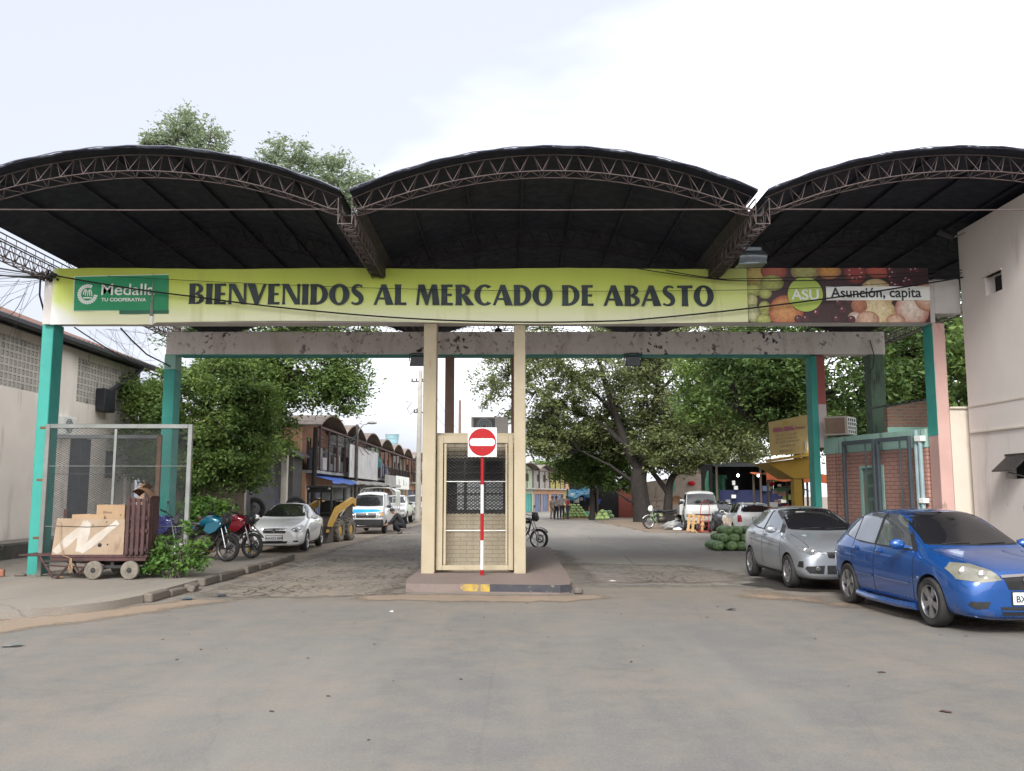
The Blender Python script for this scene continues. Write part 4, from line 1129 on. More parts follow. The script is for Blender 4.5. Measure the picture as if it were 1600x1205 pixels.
class Car:
    """a road vehicle facing -Y: a body lofted through stations, then panels laid on its surface"""
    def __init__(s, name, label, loc, rz, paint_m, st, wheels, r, group=None, cat='car', wtyre=.2, sub=2, tp=.0):
        s.root = thing(name, label, cat, loc, rz, group)
        s.paint = paint_m
        vs, fs = [], []
        ns = len(st)
        for (y, zb, w, zs, zt, wt) in st:
            gh = max(0, min(1, (zt-zs-.10)/.25))             # 1 where the roof stands above the belt line
            ring = [(0, zb), (w*.80, zb), (w*.965, zb+.07), (w*1.0, zb+(zs-zb)*.5), (w*.985, zs-.10), (w*(.945-.0*gh), zs)]
            ring += [(wt+(w*.9-wt)*.30*gh+(0 if gh else 0), zs+(zt-zs)*(.62 if gh > .3 else .6)), (wt, zt-.055*gh-.012), (wt*.62, zt-.012*gh), (0, zt)]
            full = [(x, y, z) for x, z in ring] + [(-x, y, z) for x, z in ring[-2:0:-1]]
            vs += full
        n = len(full)
        for i in range(ns-1):
            for j in range(n):
                fs.append((i*n+j, i*n+(j+1) % n, (i+1)*n+(j+1) % n, (i+1)*n+j))
        for base, flip in ((0, False), ((ns-1)*n, True)):     # quads close the nose and the tail
            h = n//2
            for j in range(h):
                a, b, c, d = j, j+1, n-j-1, (n-j) % n
                f = (base+a, base+d, base+c, base+b) if c != b else (base+a, base+d, base+b)
                f = tuple(dict.fromkeys(f))
                if len(f) > 2: fs.append(tuple(reversed(f)) if flip else f)
        me = bpy.data.meshes.new('body'); me.from_pydata(vs, [], fs)
        bm = bmesh.new(); bm.from_mesh(me)
        bmesh.ops.remove_doubles(bm, verts=bm.verts, dist=1e-5)
        bmesh.ops.recalc_face_normals(bm, faces=bm.faces); bm.to_mesh(me); bm.free()
        me.materials.append(paint_m); me.materials.append(m_well)
        o = bpy.data.objects.new('body', me); COL.objects.link(o)
        md = o.modifiers.new('sub', 'SUBSURF'); md.levels = md.render_levels = sub
        cut = []
        wmax = max(q[2] for q in st)
        for wy in wheels:
            for sx in (-1, 1):
                mb = MB(); R_ = r*1.14
                mb.lathe([(0, sx*(wmax-.30)), (R_, sx*(wmax-.30)), (R_, sx*(wmax+.2)), (0, sx*(wmax+.2))], 40, 'x', (0, wy, r), mi=0)
                c = mb.build('cut', [m_well], smooth=0); c.data.materials.clear(); c.data.materials.append(m_well)
                bmc = bmesh.new(); bmc.from_mesh(c.data); bmesh.ops.remove_doubles(bmc, verts=bmc.verts, dist=1e-5); bmesh.ops.recalc_face_normals(bmc, faces=bmc.faces); bmc.to_mesh(c.data); bmc.free()
                b = o.modifiers.new('cut', 'BOOLEAN'); b.operation = 'DIFFERENCE'; b.object = c; b.solver = 'EXACT'
                try: b.material_mode = 'TRANSFER'
                except Exception: pass
                cut.append(c)
        dg = bpy.context.evaluated_depsgraph_get()
        me2 = bpy.data.meshes.new_from_object(o.evaluated_get(dg))
        for c in cut: bpy.data.objects.remove(c)
        o.modifiers.clear(); o.data = me2
        me2.shade_smooth(); me2.set_sharp_from_angle(angle=R(32))
        o.parent = s.root
        s.body = o
        s.bvh = BVHTree.FromPolygons([v.co.copy() for v in me2.vertices], [tuple(p.vertices) for p in me2.polygons])
        s.r, s.wheels, s.wmax = r, wheels, wmax
    def hit(s, ax, a, b, off, sgn=1):
        if ax == 'side': o, d = Vector((sgn*4, a, b)), Vector((-sgn, 0, 0))
        elif ax == 'front': o, d = Vector((a, -8, b)), Vector((0, 1, 0))
        elif ax == 'rear': o, d = Vector((a, 8, b)), Vector((0, -1, 0))
        else: o, d = Vector((a, b, 5)), Vector((0, 0, -1))
        loc, nor, i, dist = s.bvh.ray_cast(o, d)
        if loc is None:
            for q in range(1, 40):                              # slide towards the middle until the body is met
                if ax in ('front', 'rear'): o2 = Vector((a*(1-.012*q), o.y, b-.004*q))
                elif ax == 'side': o2 = Vector((o.x, a, b-.012*q))
                else: o2 = Vector((a*(1-.012*q), b, o.z))
                loc, nor, i, dist = s.bvh.ray_cast(o2, d)
                if loc is not None: break
            else: loc, nor, i, dist = s.bvh.find_nearest(o + d*(4 if ax == 'side' else 6))
        if nor.dot(d) > 0: nor = -nor
        return loc + nor*off
    def patch(s, name, ax, poly, mat, off=.004, sgn=1, par=None, n=64, cen=None, rings=(1, .82, .6, .36, .14), label=None, mb=None, smooth=40):
        """a panel with the given outline laid on the body surface"""
        poly = [Vector(p) for p in poly]
        per = sum((poly[i]-poly[(i+1) % len(poly)]).length for i in range(len(poly)))
        pts = []
        for i in range(len(poly)):
            a, b = poly[i], poly[(i+1) % len(poly)]
            k = max(1, round(n*(b-a).length/per))
            pts += [a.lerp(b, j/k) for j in range(k)]
        c = Vector(cen) if cen else sum(pts, Vector((0, 0)))/len(pts)
        vs, fs = [], []
        m = len(pts)
        for r_ in rings:
            for p in pts:
                q = c+(p-c)*r_
                vs.append(s.hit(ax, q.x, q.y, off, sgn))
        vs.append(s.hit(ax, c.x, c.y, off, sgn))
        for k in range(len(rings)-1):
            for j in range(m): fs.append((k*m+j, k*m+(j+1) % m, (k+1)*m+(j+1) % m, (k+1)*m+j))
        b = (len(rings)-1)*m
        for j in range(m): fs.append((b+j, b+(j+1) % m, len(vs)-1))
        own = mb is None
        if own: mb = MB()
        mb.add(vs, fs)
        if not own: return
        o = mb.build(name, mat, par or s.root, smooth=smooth)
        if label: o['label'] = label
        return o
    def line(s, mb, ax, pts, w, off=.003, sgn=1, step=.05):
        """a narrow strip along a polyline on the body"""
        P = [Vector(p) for p in pts]; Q = []
        for i in range(len(P)-1):
            k = max(1, int((P[i+1]-P[i]).length/step))
            Q += [P[i].lerp(P[i+1], j/k) for j in range(k)]
        Q.append(P[-1])
        vs = []
        for i, q in enumerate(Q):
            d = (Q[min(i+1, len(Q)-1)]-Q[max(i-1, 0)]).normalized(); nn = Vector((-d.y, d.x))*w/2
            for e in (q+nn, q-nn): vs.append(s.hit(ax, e.x, e.y, off, sgn))
        mb.add(vs, [(2*i, 2*i+1, 2*i+3, 2*i+2) for i in range(len(Q)-1)])
    def add_wheels(s, spokes=5, style='alloy', w=.2, inset=.015, rimr=.66, mats=None):
        rm, bk = mats or (m_alloy, m_darkalloy)
        proto = None
        for wy in s.wheels:
            for sx in (-1, 1):
                if proto is None:
                    mb = MB(); r = s.r; h = w/2
                    prof = [(r*rimr, -h*.85), (r*.80, -h), (r*.93, -h*.97), (r*.985, -h*.78), (r, -h*.5), (r, h*.5), (r*.985, h*.78), (r*.93, h*.97), (r*.80, h), (r*rimr, h*.85)]
                    mb.lathe(prof, 40, 'x', close=True)
                    for q in (-.25, 0, .25): mb.lathe([(r*1.002, h*(q-.03)), (r*1.004, h*q), (r*1.002, h*(q+.03))], 40, 'x')
                    tyre = mb.build('wheel', m_tyre, s.root)
                    mb = MB()
                    mb.lathe([(r*rimr, h*.9), (r*rimr*.97, h*.95), (r*rimr*.93, h*.86), (r*rimr*.9, h*.2), (r*rimr*.9, -h*.8), (r*rimr, -h*.85)], 40, 'x')
                    for k in range(spokes):
                        a = 2*PI*k/spokes
                        mb.M = Matrix.Rotation(a, 4, 'X')
                        ra, rb = r*.1, r*rimr*.94
                        wa, wb = (.028, .045) if style != 'split' else (.02, .026)
                        for dd in ((0,) if style != 'split' else (-.16, .16)):
                            c_, s_ = math.cos(dd), math.sin(dd)
                            vs = []
                            for (rr, hw, x_) in ((ra, wa, h*.82), (rb, wb, h*.80)):
                                for q in (-1, 1):
                                    for xx in (x_, x_-.028):
                                        t_ = 1 if rr == rb else .2
                                        vs.append((xx, hw*q*c_+rr*s_*t_, rr*c_))
                            mb.add(vs, [(0, 2, 6, 4), (1, 5, 7, 3), (0, 4, 5, 1), (2, 3, 7, 6)])
                    mb.M = Matrix()
                    mb.lathe([(0, h*.9), (r*.13, h*.88), (r*.17, h*.8), (r*.17, h*.6)], 20, 'x')
                    rim = mb.build('rim', rm, tyre)
                    mb = MB(); mb.lathe([(0, h*.35), (r*.5, h*.35), (r*.55, h*.2)], 26, 'x'); mb.lathe([(r*rimr*.9, -h*.3), (0, -h*.3)], 20, 'x')
                    bd = mb.build('brake_disc', bk, tyre)
                    proto = tyre; w_ = tyre
                else:
                    w_ = copy_tree(proto, s.root)
                w_.location = (sx*(s.wmax-w/2-inset), wy, s.r)
                w_.rotation_euler = (random.uniform(0, 6), 0, 0 if sx > 0 else PI)
    def mirror(s, y, z, x, mat, size=1.0, lab=None):
        for sx in (-1, 1):
            mb = MB(); k = size
            mb.ball((sx*(x+.12*k), y, z), (.115*k, .075*k, .075*k), 14, 10)
            mb.prism([(sx*(x-.05), z-.055), (sx*(x+.05), z-.05), (sx*(x+.08), z-.01), (sx*(x-.05), z-.02)], y-.02, y+.04, 'y')
            mo = mb.build('wing_mirror', mat, s.root)
            mb = MB(); mb.box(sx*(x+.05*k), y+.066*k, z-.05*k, sx*(x+.2*k), y+.076*k, z+.05*k, .004); mb.build('mirror_glass', m_tint, mo)
    def plate(s, z, text=None, ax='front', w=.4, h=.13, x=0):
        p = s.hit(ax, x, z, .012)
        sg = -1 if ax == 'front' else 1
        mb = MB(); mb.box(x-w/2, p.y, z-h/2, x+w/2, p.y+sg*.012, z+h/2, .004); o = mb.build('number_plate', m_plate, s.root)
        mb = MB(); mb.box(x-w/2-.012, p.y+.004*-sg, z-h/2-.012, x+w/2+.012, p.y-.02*sg, z+h/2+.012, .003); mb.build('plate_holder', m_trim, o)
        if text:
            q = text_mesh(text, h*.72, 'lettering', m_ink, o, (x, p.y+sg*.014, z-h*.27), (R(90), 0, 0 if ax == 'front' else PI), .0015, .002, 1.0, 'CENTER')
    def lamps(s, poly, mat=m_hl, ax='front', refl=None, name='headlight', off=.006):
        for sx in (-1, 1):
            pl = [(sx*a, b) for a, b in poly]
            o = s.patch(name, ax, pl, mat, off, n=40)
            if refl:
                mb = MB()
                for (rx, rz, rr) in refl:
                    p = s.hit(ax, sx*rx, rz, .008)
                    mb.ball((p.x, p.y+.012, p.z), (rr, .02, rr), 16, 8)
                mb.build('reflector', m_reflector, o)
    def wipers(s, z, xs, zt, lean=.5):
        mb = MB()
        for x in xs:
            a = s.hit('front', x, z, .012); b = s.hit('front', x+lean, zt, .012)
            k = [s.hit('front', x+lean*t, z+(zt-z)*t, .012) for t in (0, .25, .5, .75, 1)]
            mb.tube(k, .007, 5)
        mb.build('wiper', m_trim, s.root)
SIDES = (-1, 1)

# ---- blue hatchback, nearest on the right
c = Car('parked_car', 'blue hatchback with split spoke wheels parked nearest, at the right edge', (6.27, 13.35, .013), R(3), p_blue,
        [(-2.06, .30, .52, .55, .66, .42), (-2.03, .19, .68, .62, .735, .50), (-1.92, .165, .775, .68, .80, .58), (-1.55, .16, .828, .785, .905, .65), (-1.08, .16, .84, .875, .985, .69), (-.96, .16, .842, .885, 1.01, .70),
         (-.22, .165, .845, .905, 1.455, .60), (.2, .165, .846, .92, 1.52, .605), (.85, .165, .845, .935, 1.515, .60), (1.32, .17, .838, .96, 1.46, .575), (1.70, .19, .82, .98, 1.36, .54), (1.93, .24, .775, .96, 1.06, .58), (2.0, .30, .73, .88, .95, .58), (2.04, .36, .64, .78, .85, .5)],
        (-1.24, 1.30), .315)
c.add_wheels(5, 'split', .205, .0, .68)
for sg in SIDES:
    tr = c.patch('window_trim', 'side', [(-.84, .94), (-.55, 1.18), (-.30, 1.36), (.02, 1.445), (.5, 1.46), (.98, 1.435), (1.28, 1.34), (1.52, 1.15), (1.52, 1.07), (.9, .985), (0, .955)], m_trim, .003, sg)
    for nm, pl in (('side_window', [(-.70, .965), (-.47, 1.18), (-.24, 1.35), (.04, 1.425), (.30, 1.435), (.33, .98)]),
                   ('side_window', [(.41, .985), (.385, 1.435), (.74, 1.43), (1.0, 1.40), (1.10, 1.35), (1.10, 1.02)]),
                   ('quarter_window', [(1.14, 1.025), (1.14, 1.33), (1.29, 1.27), (1.45, 1.13), (1.45, 1.075)])):
        c.patch(nm, 'side', pl, m_film, .006, sg, tr, 44)
    mb = MB()
    c.line(mb, 'side', [(-.80, .95), (-.83, .5), (-.80, .24), (.36, .235), (.36, .97)], .016, .002, sg)
    c.line(mb, 'side', [(.36, .235), (1.0, .25), (1.02, .42), (1.12, .68), (1.12, 1.03)], .016, .002, sg)
    c.line(mb, 'side', [(.36, .98), (.35, 1.44)], .05, .0075, sg)
    c.line(mb, 'side', [(1.12, 1.02), (1.12, 1.36)], .03, .0075, sg)
    mb.build('door_seam', m_trim, c.root)
    mb = MB(); c.line(mb, 'side', [(-.72, .50), (.30, .515)], .035, .014, sg); c.line(mb, 'side', [(.40, .515), (.98, .52)], .035, .014, sg)
    mb.build('side_moulding', p_blue, c.root)
    mb = MB(); c.line(mb, 'side', [(-.78, .505), (.30, .52)], .006, .018, sg); c.line(mb, 'side', [(.40, .52), (.98, .525)], .006, .018, sg); mb.build('chrome_strip', m_chrome, c.root)
    for hy in (.20, .98):
        p = c.hit('side', hy, .88, .02, sg); mb = MB(); mb.ball((p.x, p.y, p.z), (.022, .085, .02), 12, 6); mb.ball((p.x-.015*sg, p.y, p.z), (.02, .06, .045), 12, 6); mb.build('door_handle', p_blue, c.root)
    mb = MB()
    mb.tube([(sg*.80, -.83, .20), (sg*.845, -.4, .19), (sg*.845, .5, .19), (sg*.81, .96, .21)], .05, 8); mb.build('sill_skirt', p_blue, c.root)
    p = c.hit('side', -.96, .60, .006, sg); mb = MB(); mb.ball(p, (.008, .03, .022), 10, 6); mb.build('side_repeater', m_hl, c.root)
ws = c.patch('windscreen_trim', 'front', [(-.675, 1.035), (-.65, 1.15), (-.585, 1.43), (-.3, 1.475), (0, 1.485), (.3, 1.475), (.585, 1.43), (.65, 1.15), (.675, 1.035), (.35, 1.03), (0, 1.025), (-.35, 1.03)], m_trim, .003)
c.patch('windscreen', 'front', [(-.655, 1.045), (-.625, 1.15), (-.56, 1.42), (-.3, 1.455), (0, 1.465), (.3, 1.455), (.56, 1.42), (.625, 1.15), (.655, 1.045), (.35, 1.04), (0, 1.035), (-.35, 1.04)], m_tint, .006, par=ws)
c.patch('rear_window', 'rear', [(-.5, 1.04), (-.42, 1.3), (.42, 1.3), (.5, 1.04)], m_tint, .005)
c.wipers(1.04, (-.45, .05), 1.055, .4)
c.lamps([(.32, .665), (.40, .77), (.54, .84), (.68, .845), (.765, .77), (.76, .655), (.56, .63)], m_hly, refl=((.52, .72, .06), (.66, .745, .065)))
gr = c.patch('grille', 'front', [(-.30, .69), (-.24, .545), (.24, .545), (.30, .69), (0, .705)], m_trim, .006)
mb = MB(); c.line(mb, 'front', [(-.33, .70), (0, .717), (.33, .70)], .028, .02); mb.build('grille_bar', m_chrome, gr)
mb = MB(); p = c.hit('front', 0, .66, .03)
for k in range(24):
    a0, a1 = 2*PI*k/24, 2*PI*(k+1)/24
    mb.tube([(p.x+.062*math.cos(a0), p.y, p.z+.042*math.sin(a0)), (p.x+.062*math.cos(a1), p.y, p.z+.042*math.sin(a1))], .008, 6, False)
mb.tube([(p.x-.055, p.y, p.z), (p.x+.055, p.y, p.z)], .007, 6)
mb.build('emblem', m_chrome, gr)
mb = MB()
for k in range(7): c.line(mb, 'front', [(-.26+.005*k, .672-.018*k), (.26-.005*k, .672-.018*k)], .005, .010)
for k in range(-8, 9): c.line(mb, 'front', [(k*.03, .68), (k*.03, .555)], .005, .010)
mb.build('grille_mesh', m_darkalloy, gr)
for sx in SIDES: c.patch('fog_recess', 'front', [(sx*.48, .40), (sx*.70, .40), (sx*.72, .36), (sx*.66, .31), (sx*.52, .32)], m_trim, .005)
c.patch('air_intake', 'front', [(-.36, .34), (.36, .34), (.33, .235), (-.33, .235)], m_trim, .005)
mb = MB(); c.line(mb, 'front', [(-.35, .29), (.35, .29)], .018, .012); mb.build('intake_bar', p_blue, c.root)
mb = MB(); c.line(mb, 'front', [(-.74, .215), (-.4, .175), (.4, .175), (.74, .215)], .05, .016); mb.build('lip_spoiler', p_blue, c.root)
mb = MB(); c.line(mb, 'top', [(-.60, -1.93), (-.63, -1.5), (-.66, -.99)], .01, .002); c.line(mb, 'top', [(.60, -1.93), (.63, -1.5), (.66, -.99)], .01, .002); mb.build('bonnet_seam', m_trim, c.root)
c.mirror(-.60, 1.03, .80, p_blue)
c.plate(.44, 'BXJ 392', w=.42, h=.15)

# ---- silver hatchback behind it
c = Car('parked_car', 'silver hatchback with dark tinted windows parked behind the blue car', (5.95, 18.25, .013), R(1.0), p_silver,
        [(-1.99, .34, .48, .56, .66, .42), (-1.96, .22, .68, .60, .71, .52), (-1.82, .18, .78, .66, .79, .60), (-1.5, .17, .83, .79, .90, .66), (-1.05, .17, .845, .90, .985, .69), (-.93, .17, .846, .91, 1.02, .70),
         (-.18, .175, .848, .95, 1.425, .55), (.25, .175, .848, .97, 1.50, .56), (.85, .175, .846, .99, 1.495, .55), (1.30, .18, .838, 1.02, 1.44, .53), (1.62, .21, .815, 1.03, 1.33, .5), (1.84, .28, .77, 1.0, 1.08, .56), (1.93, .34, .72, .90, .96, .56), (1.97, .4, .62, .8, .86, .5)],
        (-1.22, 1.26), .305)
c.add_wheels(6, 'split', .195, .0, .66, (m_alloy, m_darkalloy))
for sg in SIDES:
    tr = c.patch('window_trim', 'side', [(-.82, .985), (-.52, 1.20), (-.28, 1.35), (.05, 1.425), (.5, 1.435), (.95, 1.405), (1.2, 1.33), (1.42, 1.16), (1.36, 1.10), (.9, 1.035), (0, 1.0)], m_trim, .003, sg)
    for nm, pl in (('side_window', [(-.58, 1.015), (-.42, 1.2), (-.2, 1.34), (.06, 1.405), (.28, 1.41), (.31, 1.03)]),
                   ('side_window', [(.40, 1.035), (.37, 1.41), (.72, 1.405), (1.0, 1.375), (1.18, 1.30), (1.33, 1.16), (1.3, 1.105), (.9, 1.06)])):
        c.patch(nm, 'side', pl, m_film, .006, sg, tr, 44)
    mb = MB()
    c.line(mb, 'side', [(-.80, .97), (-.84, .5), (-.82, .26), (.35, .25), (.35, 1.02)], .016, .002, sg)
    c.line(mb, 'side', [(.35, .25), (.93, .27), (.97, .45), (1.1, .7), (1.14, 1.06)], .016, .002, sg)
    mb.build('door_seam', m_trim, c.root)
    mb = MB(); c.line(mb, 'side', [(-.80, .23), (.9, .24)], .07, .006, sg); mb.build('sill_trim', m_trim, c.root)
    for hy in (.18, .98):
        p = c.hit('side', hy, .92, .02, sg); mb = MB(); mb.ball((p.x, p.y, p.z), (.022, .085, .018), 12, 6); mb.ball((p.x-.015*sg, p.y, p.z), (.02, .06, .04), 12, 6); mb.build('door_handle', p_silver, c.root)
ws = c.patch('windscreen_trim', 'front', [(-.67, 1.055), (-.63, 1.16), (-.55, 1.40), (-.3, 1.45), (0, 1.46), (.3, 1.45), (.55, 1.40), (.63, 1.16), (.67, 1.055), (.35, 1.04), (0, 1.035), (-.35, 1.04)], m_trim, .003)
c.patch('windscreen', 'front', [(-.65, 1.065), (-.61, 1.16), (-.53, 1.395), (-.3, 1.43), (0, 1.44), (.3, 1.43), (.53, 1.395), (.61, 1.16), (.65, 1.065), (.35, 1.05), (0, 1.045), (-.35, 1.05)], m_tint, .006, par=ws)
mb = MB(); p = c.hit('front', -.2, 1.37, .008); mb.box(-.3, p.y-.002, 1.35, -.12, p.y+.01, 1.39); mb.build('windscreen_sticker', m_grayac, ws)
c.patch('rear_window', 'rear', [(-.5, 1.1), (-.42, 1.34), (.42, 1.34), (.5, 1.1)], m_tint, .005)
c.wipers(1.06, (-.45, .05), 1.08, .4)
c.lamps([(.36, .66), (.42, .70), (.58, .745), (.70, .79), (.765, .80), (.74, .70), (.62, .635)], m_hl, refl=((.56, .69, .045), (.66, .71, .05)))
gr = c.patch('grille', 'front', [(-.36, .69), (-.33, .59), (.33, .59), (.36, .69), (0, .70)], m_trim, .006)
mb = MB()
for k in range(5): c.line(mb, 'front', [(-.32, .675-.02*k), (.32, .675-.02*k)], .005, .010)
mb.build('grille_mesh', m_darkalloy, gr)
for sx in SIDES:
    fg = c.patch('fog_recess', 'front', [(sx*.40, .46), (sx*.70, .44), (sx*.72, .40), (sx*.66, .32), (sx*.42, .31)], m_trim, .005)
    p = c.hit('front', sx*.52, .40, .012); mb = MB(); mb.lathe([(0, -.02), (.035, -.015), (.042, 0)], 18, 'y', p); mb.build('fog_lamp', m_reflector, fg)
    c.patch('side_vent', 'front', [(sx*.735, .53), (sx*.78, .52), (sx*.79, .42), (sx*.74, .41)], m_trim, .005)
c.patch('air_intake', 'front', [(-.36, .46), (.36, .46), (.36, .31), (-.36, .31)], m_trim, .005)
mb = MB(); c.line(mb, 'front', [(-.72, .27), (-.4, .245), (.4, .245), (.72, .27)], .03, .012); mb.build('bumper_lip', p_silver, c.root)
mb = MB(); c.line(mb, 'top', [(-.60, -1.84), (-.64, -1.4), (-.68, -1.0)], .01, .002); c.line(mb, 'top', [(.60, -1.84), (.64, -1.4), (.68, -1.0)], .01, .002); mb.build('bonnet_seam', m_trim, c.root)
c.mirror(-.58, 1.05, .80, p_silver)
c.plate(.54, None)

# ---- white saloon on the left
c = Car('parked_car', 'white saloon car with chrome grille parked by the left trees', (-7.2, 29.3, .02), R(3.0), p_white,
        [(-2.28, .34, .52, .58, .68, .45), (-2.25, .21, .70, .62, .72, .55), (-2.1, .18, .79, .68, .80, .62), (-1.7, .17, .835, .80, .90, .67), (-1.15, .17, .845, .88, .97, .70), (-1.0, .17, .847, .90, 1.01, .70),
         (-.2, .175, .848, .93, 1.41, .55), (.25, .175, .848, .945, 1.475, .56), (.85, .175, .846, .96, 1.44, .55), (1.45, .18, .84, .97, 1.15, .58), (1.75, .2, .82, .97, 1.05, .64), (2.15, .26, .76, .93, 1.02, .62), (2.26, .34, .70, .82, .9, .56), (2.30, .4, .6, .74, .8, .5)],
        (-1.38, 1.32), .32)
c.add_wheels(5, 'split', .205, .0, .66, (m_alloy, m_darkalloy))
for sg in SIDES:
    tr = c.patch('window_trim', 'side', [(-.88, .97), (-.55, 1.2), (-.28, 1.335), (.05, 1.40), (.5, 1.405), (.9, 1.34), (1.25, 1.17), (1.4, 1.03), (.6, .985)], m_trim, .003, sg)
    for pl in ([(-.72, .99), (-.5, 1.17), (-.25, 1.315), (.06, 1.38), (.26, 1.385), (.29, 1.0)], [(.37, 1.005), (.345, 1.385), (.6, 1.37), (.9, 1.31), (1.2, 1.15), (1.27, 1.035), (.8, 1.01)]):
        c.patch('side_window', 'side', pl, m_tint, .006, sg, tr, 44)
    mb = MB()
    c.line(mb, 'side', [(-.88, .95), (-.92, .5), (-.9, .26), (.33, .25), (.33, 1.0)], .014, .002, sg); c.line(mb, 'side', [(.33, .25), (.98, .27), (1.0, .45), (1.15, .7), (1.18, 1.0)], .014, .002, sg)
    mb.build('door_seam', m_trim, c.root)
    for hy in (.17, .98):
        p = c.hit('side', hy, .88, .02, sg); mb = MB(); mb.ball((p.x, p.y, p.z), (.022, .085, .018), 12, 6); mb.build('door_handle', p_white, c.root)
ws = c.patch('windscreen_trim', 'front', [(-.67, 1.045), (-.63, 1.14), (-.55, 1.375), (-.3, 1.42), (0, 1.43), (.3, 1.42), (.55, 1.375), (.63, 1.14), (.67, 1.045), (.35, 1.03), (0, 1.025), (-.35, 1.03)], m_trim, .003)
c.patch('windscreen', 'front', [(-.65, 1.055), (-.61, 1.14), (-.535, 1.37), (-.3, 1.405), (0, 1.415), (.3, 1.405), (.535, 1.37), (.61, 1.14), (.65, 1.055), (.35, 1.04), (0, 1.035), (-.35, 1.04)], m_tint, .006, par=ws)
c.patch('rear_window', 'rear', [(-.5, 1.07), (-.44, 1.38), (.44, 1.38), (.5, 1.07)], m_tint, .005)
c.lamps([(.42, .60), (.46, .66), (.58, .74), (.70, .80), (.775, .78), (.77, .68), (.70, .61)], m_hl, refl=((.56, .66, .045), (.68, .70, .055)))
gr = c.patch('grille', 'front', [(-.36, .70), (-.32, .57), (.32, .57), (.36, .70), (0, .715)], m_chrome, .006)
mb = MB()
for k in range(3): c.line(mb, 'front', [(-.32+.01*k, .685-.038*k), (.32-.01*k, .685-.038*k)], .022, .012)
mb.build('grille_slot', m_trim, gr)
mb = MB(); p = c.hit('front', 0, .645, .02); mb.lathe([(.02, -.01), (.05, -.01), (.05, .01), (.02, .01)], 16, 'y', p, close=True); mb.build('emblem', m_chrome, gr)
c.patch('air_intake', 'front', [(-.4, .34), (.4, .34), (.36, .27), (-.36, .27)], m_trim, .005)
for sx in SIDES: c.patch('fog_lamp', 'front', [(sx*.55, .36), (sx*.70, .36), (sx*.69, .31), (sx*.56, .31)], m_trim, .005)
c.mirror(-.68, 1.02, .80, p_white)
c.plate(.43, 'AAXO 049', w=.48, h=.15)

# ---- two white pickups further up the left lane
def pickup(label, loc, rz, group):
    c = Car('pickup_truck', label, loc, rz, p_white2,
        [(-2.45, .50, .60, .78, .86, .5), (-2.42, .38, .76, .84, .92, .6), (-2.2, .36, .84, .92, 1.02, .70), (-1.7, .36, .86, 1.0, 1.1, .74), (-1.2, .36, .865, 1.06, 1.16, .74), (-1.1, .36, .866, 1.08, 1.2, .72),
         (-.55, .36, .866, 1.10, 1.66, .60), (-.2, .36, .866, 1.1, 1.73, .62), (.55, .36, .866, 1.1, 1.72, .62), (.72, .36, .866, 1.1, 1.66, .61), (.78, .36, .866, 1.07, 1.18, .75), (1.5, .37, .866, 1.05, 1.13, .78), (2.35, .40, .86, 1.03, 1.1, .76), (2.45, .45, .8, .98, 1.04, .7)],
        (-1.5, 1.45), .37, group, 'pickup')
    c.add_wheels(6, 'alloy', .25, .0, .6)
    for sg in SIDES:
        for pl in ([(-.9, 1.14), (-.55, 1.5), (-.35, 1.64), (-.05, 1.66), (-.03, 1.15)], [(.05, 1.15), (.03, 1.66), (.58, 1.64), (.64, 1.16)]):
            c.patch('side_window', 'side', pl, m_tint, .006, sg, None, 36)
    c.patch('windscreen', 'front', [(-.67, 1.24), (-.58, 1.6), (0, 1.65), (.58, 1.6), (.67, 1.24), (0, 1.23)], m_tint, .006)
    c.patch('grille', 'front', [(-.42, .86), (-.40, .70), (.40, .70), (.42, .86)], m_darkalloy, .006)
    c.lamps([(.46, .72), (.46, .87), (.70, .88), (.78, .82), (.76, .72)], m_hl)
    mb = MB(); c.line(mb, 'front', [(-.74, .52), (.74, .52)], .14, .03); mb.build('bumper', m_alloy, c.root)
    c.patch('air_intake', 'front', [(-.5, .45), (.5, .45), (.48, .4), (-.48, .4)], m_trim, .032)
    c.mirror(-.75, 1.2, .84, m_trim)
    c.plate(.56, None)
pickup('white pickup truck parked right behind the van', (-7.15, 56.0, .02), R(0), 'white pickups on the left side of the street')
pickup('farther white pickup truck, half hidden by the concrete pole', (-6.95, 65.0, .02), R(2), 'white pickups on the left side of the street')

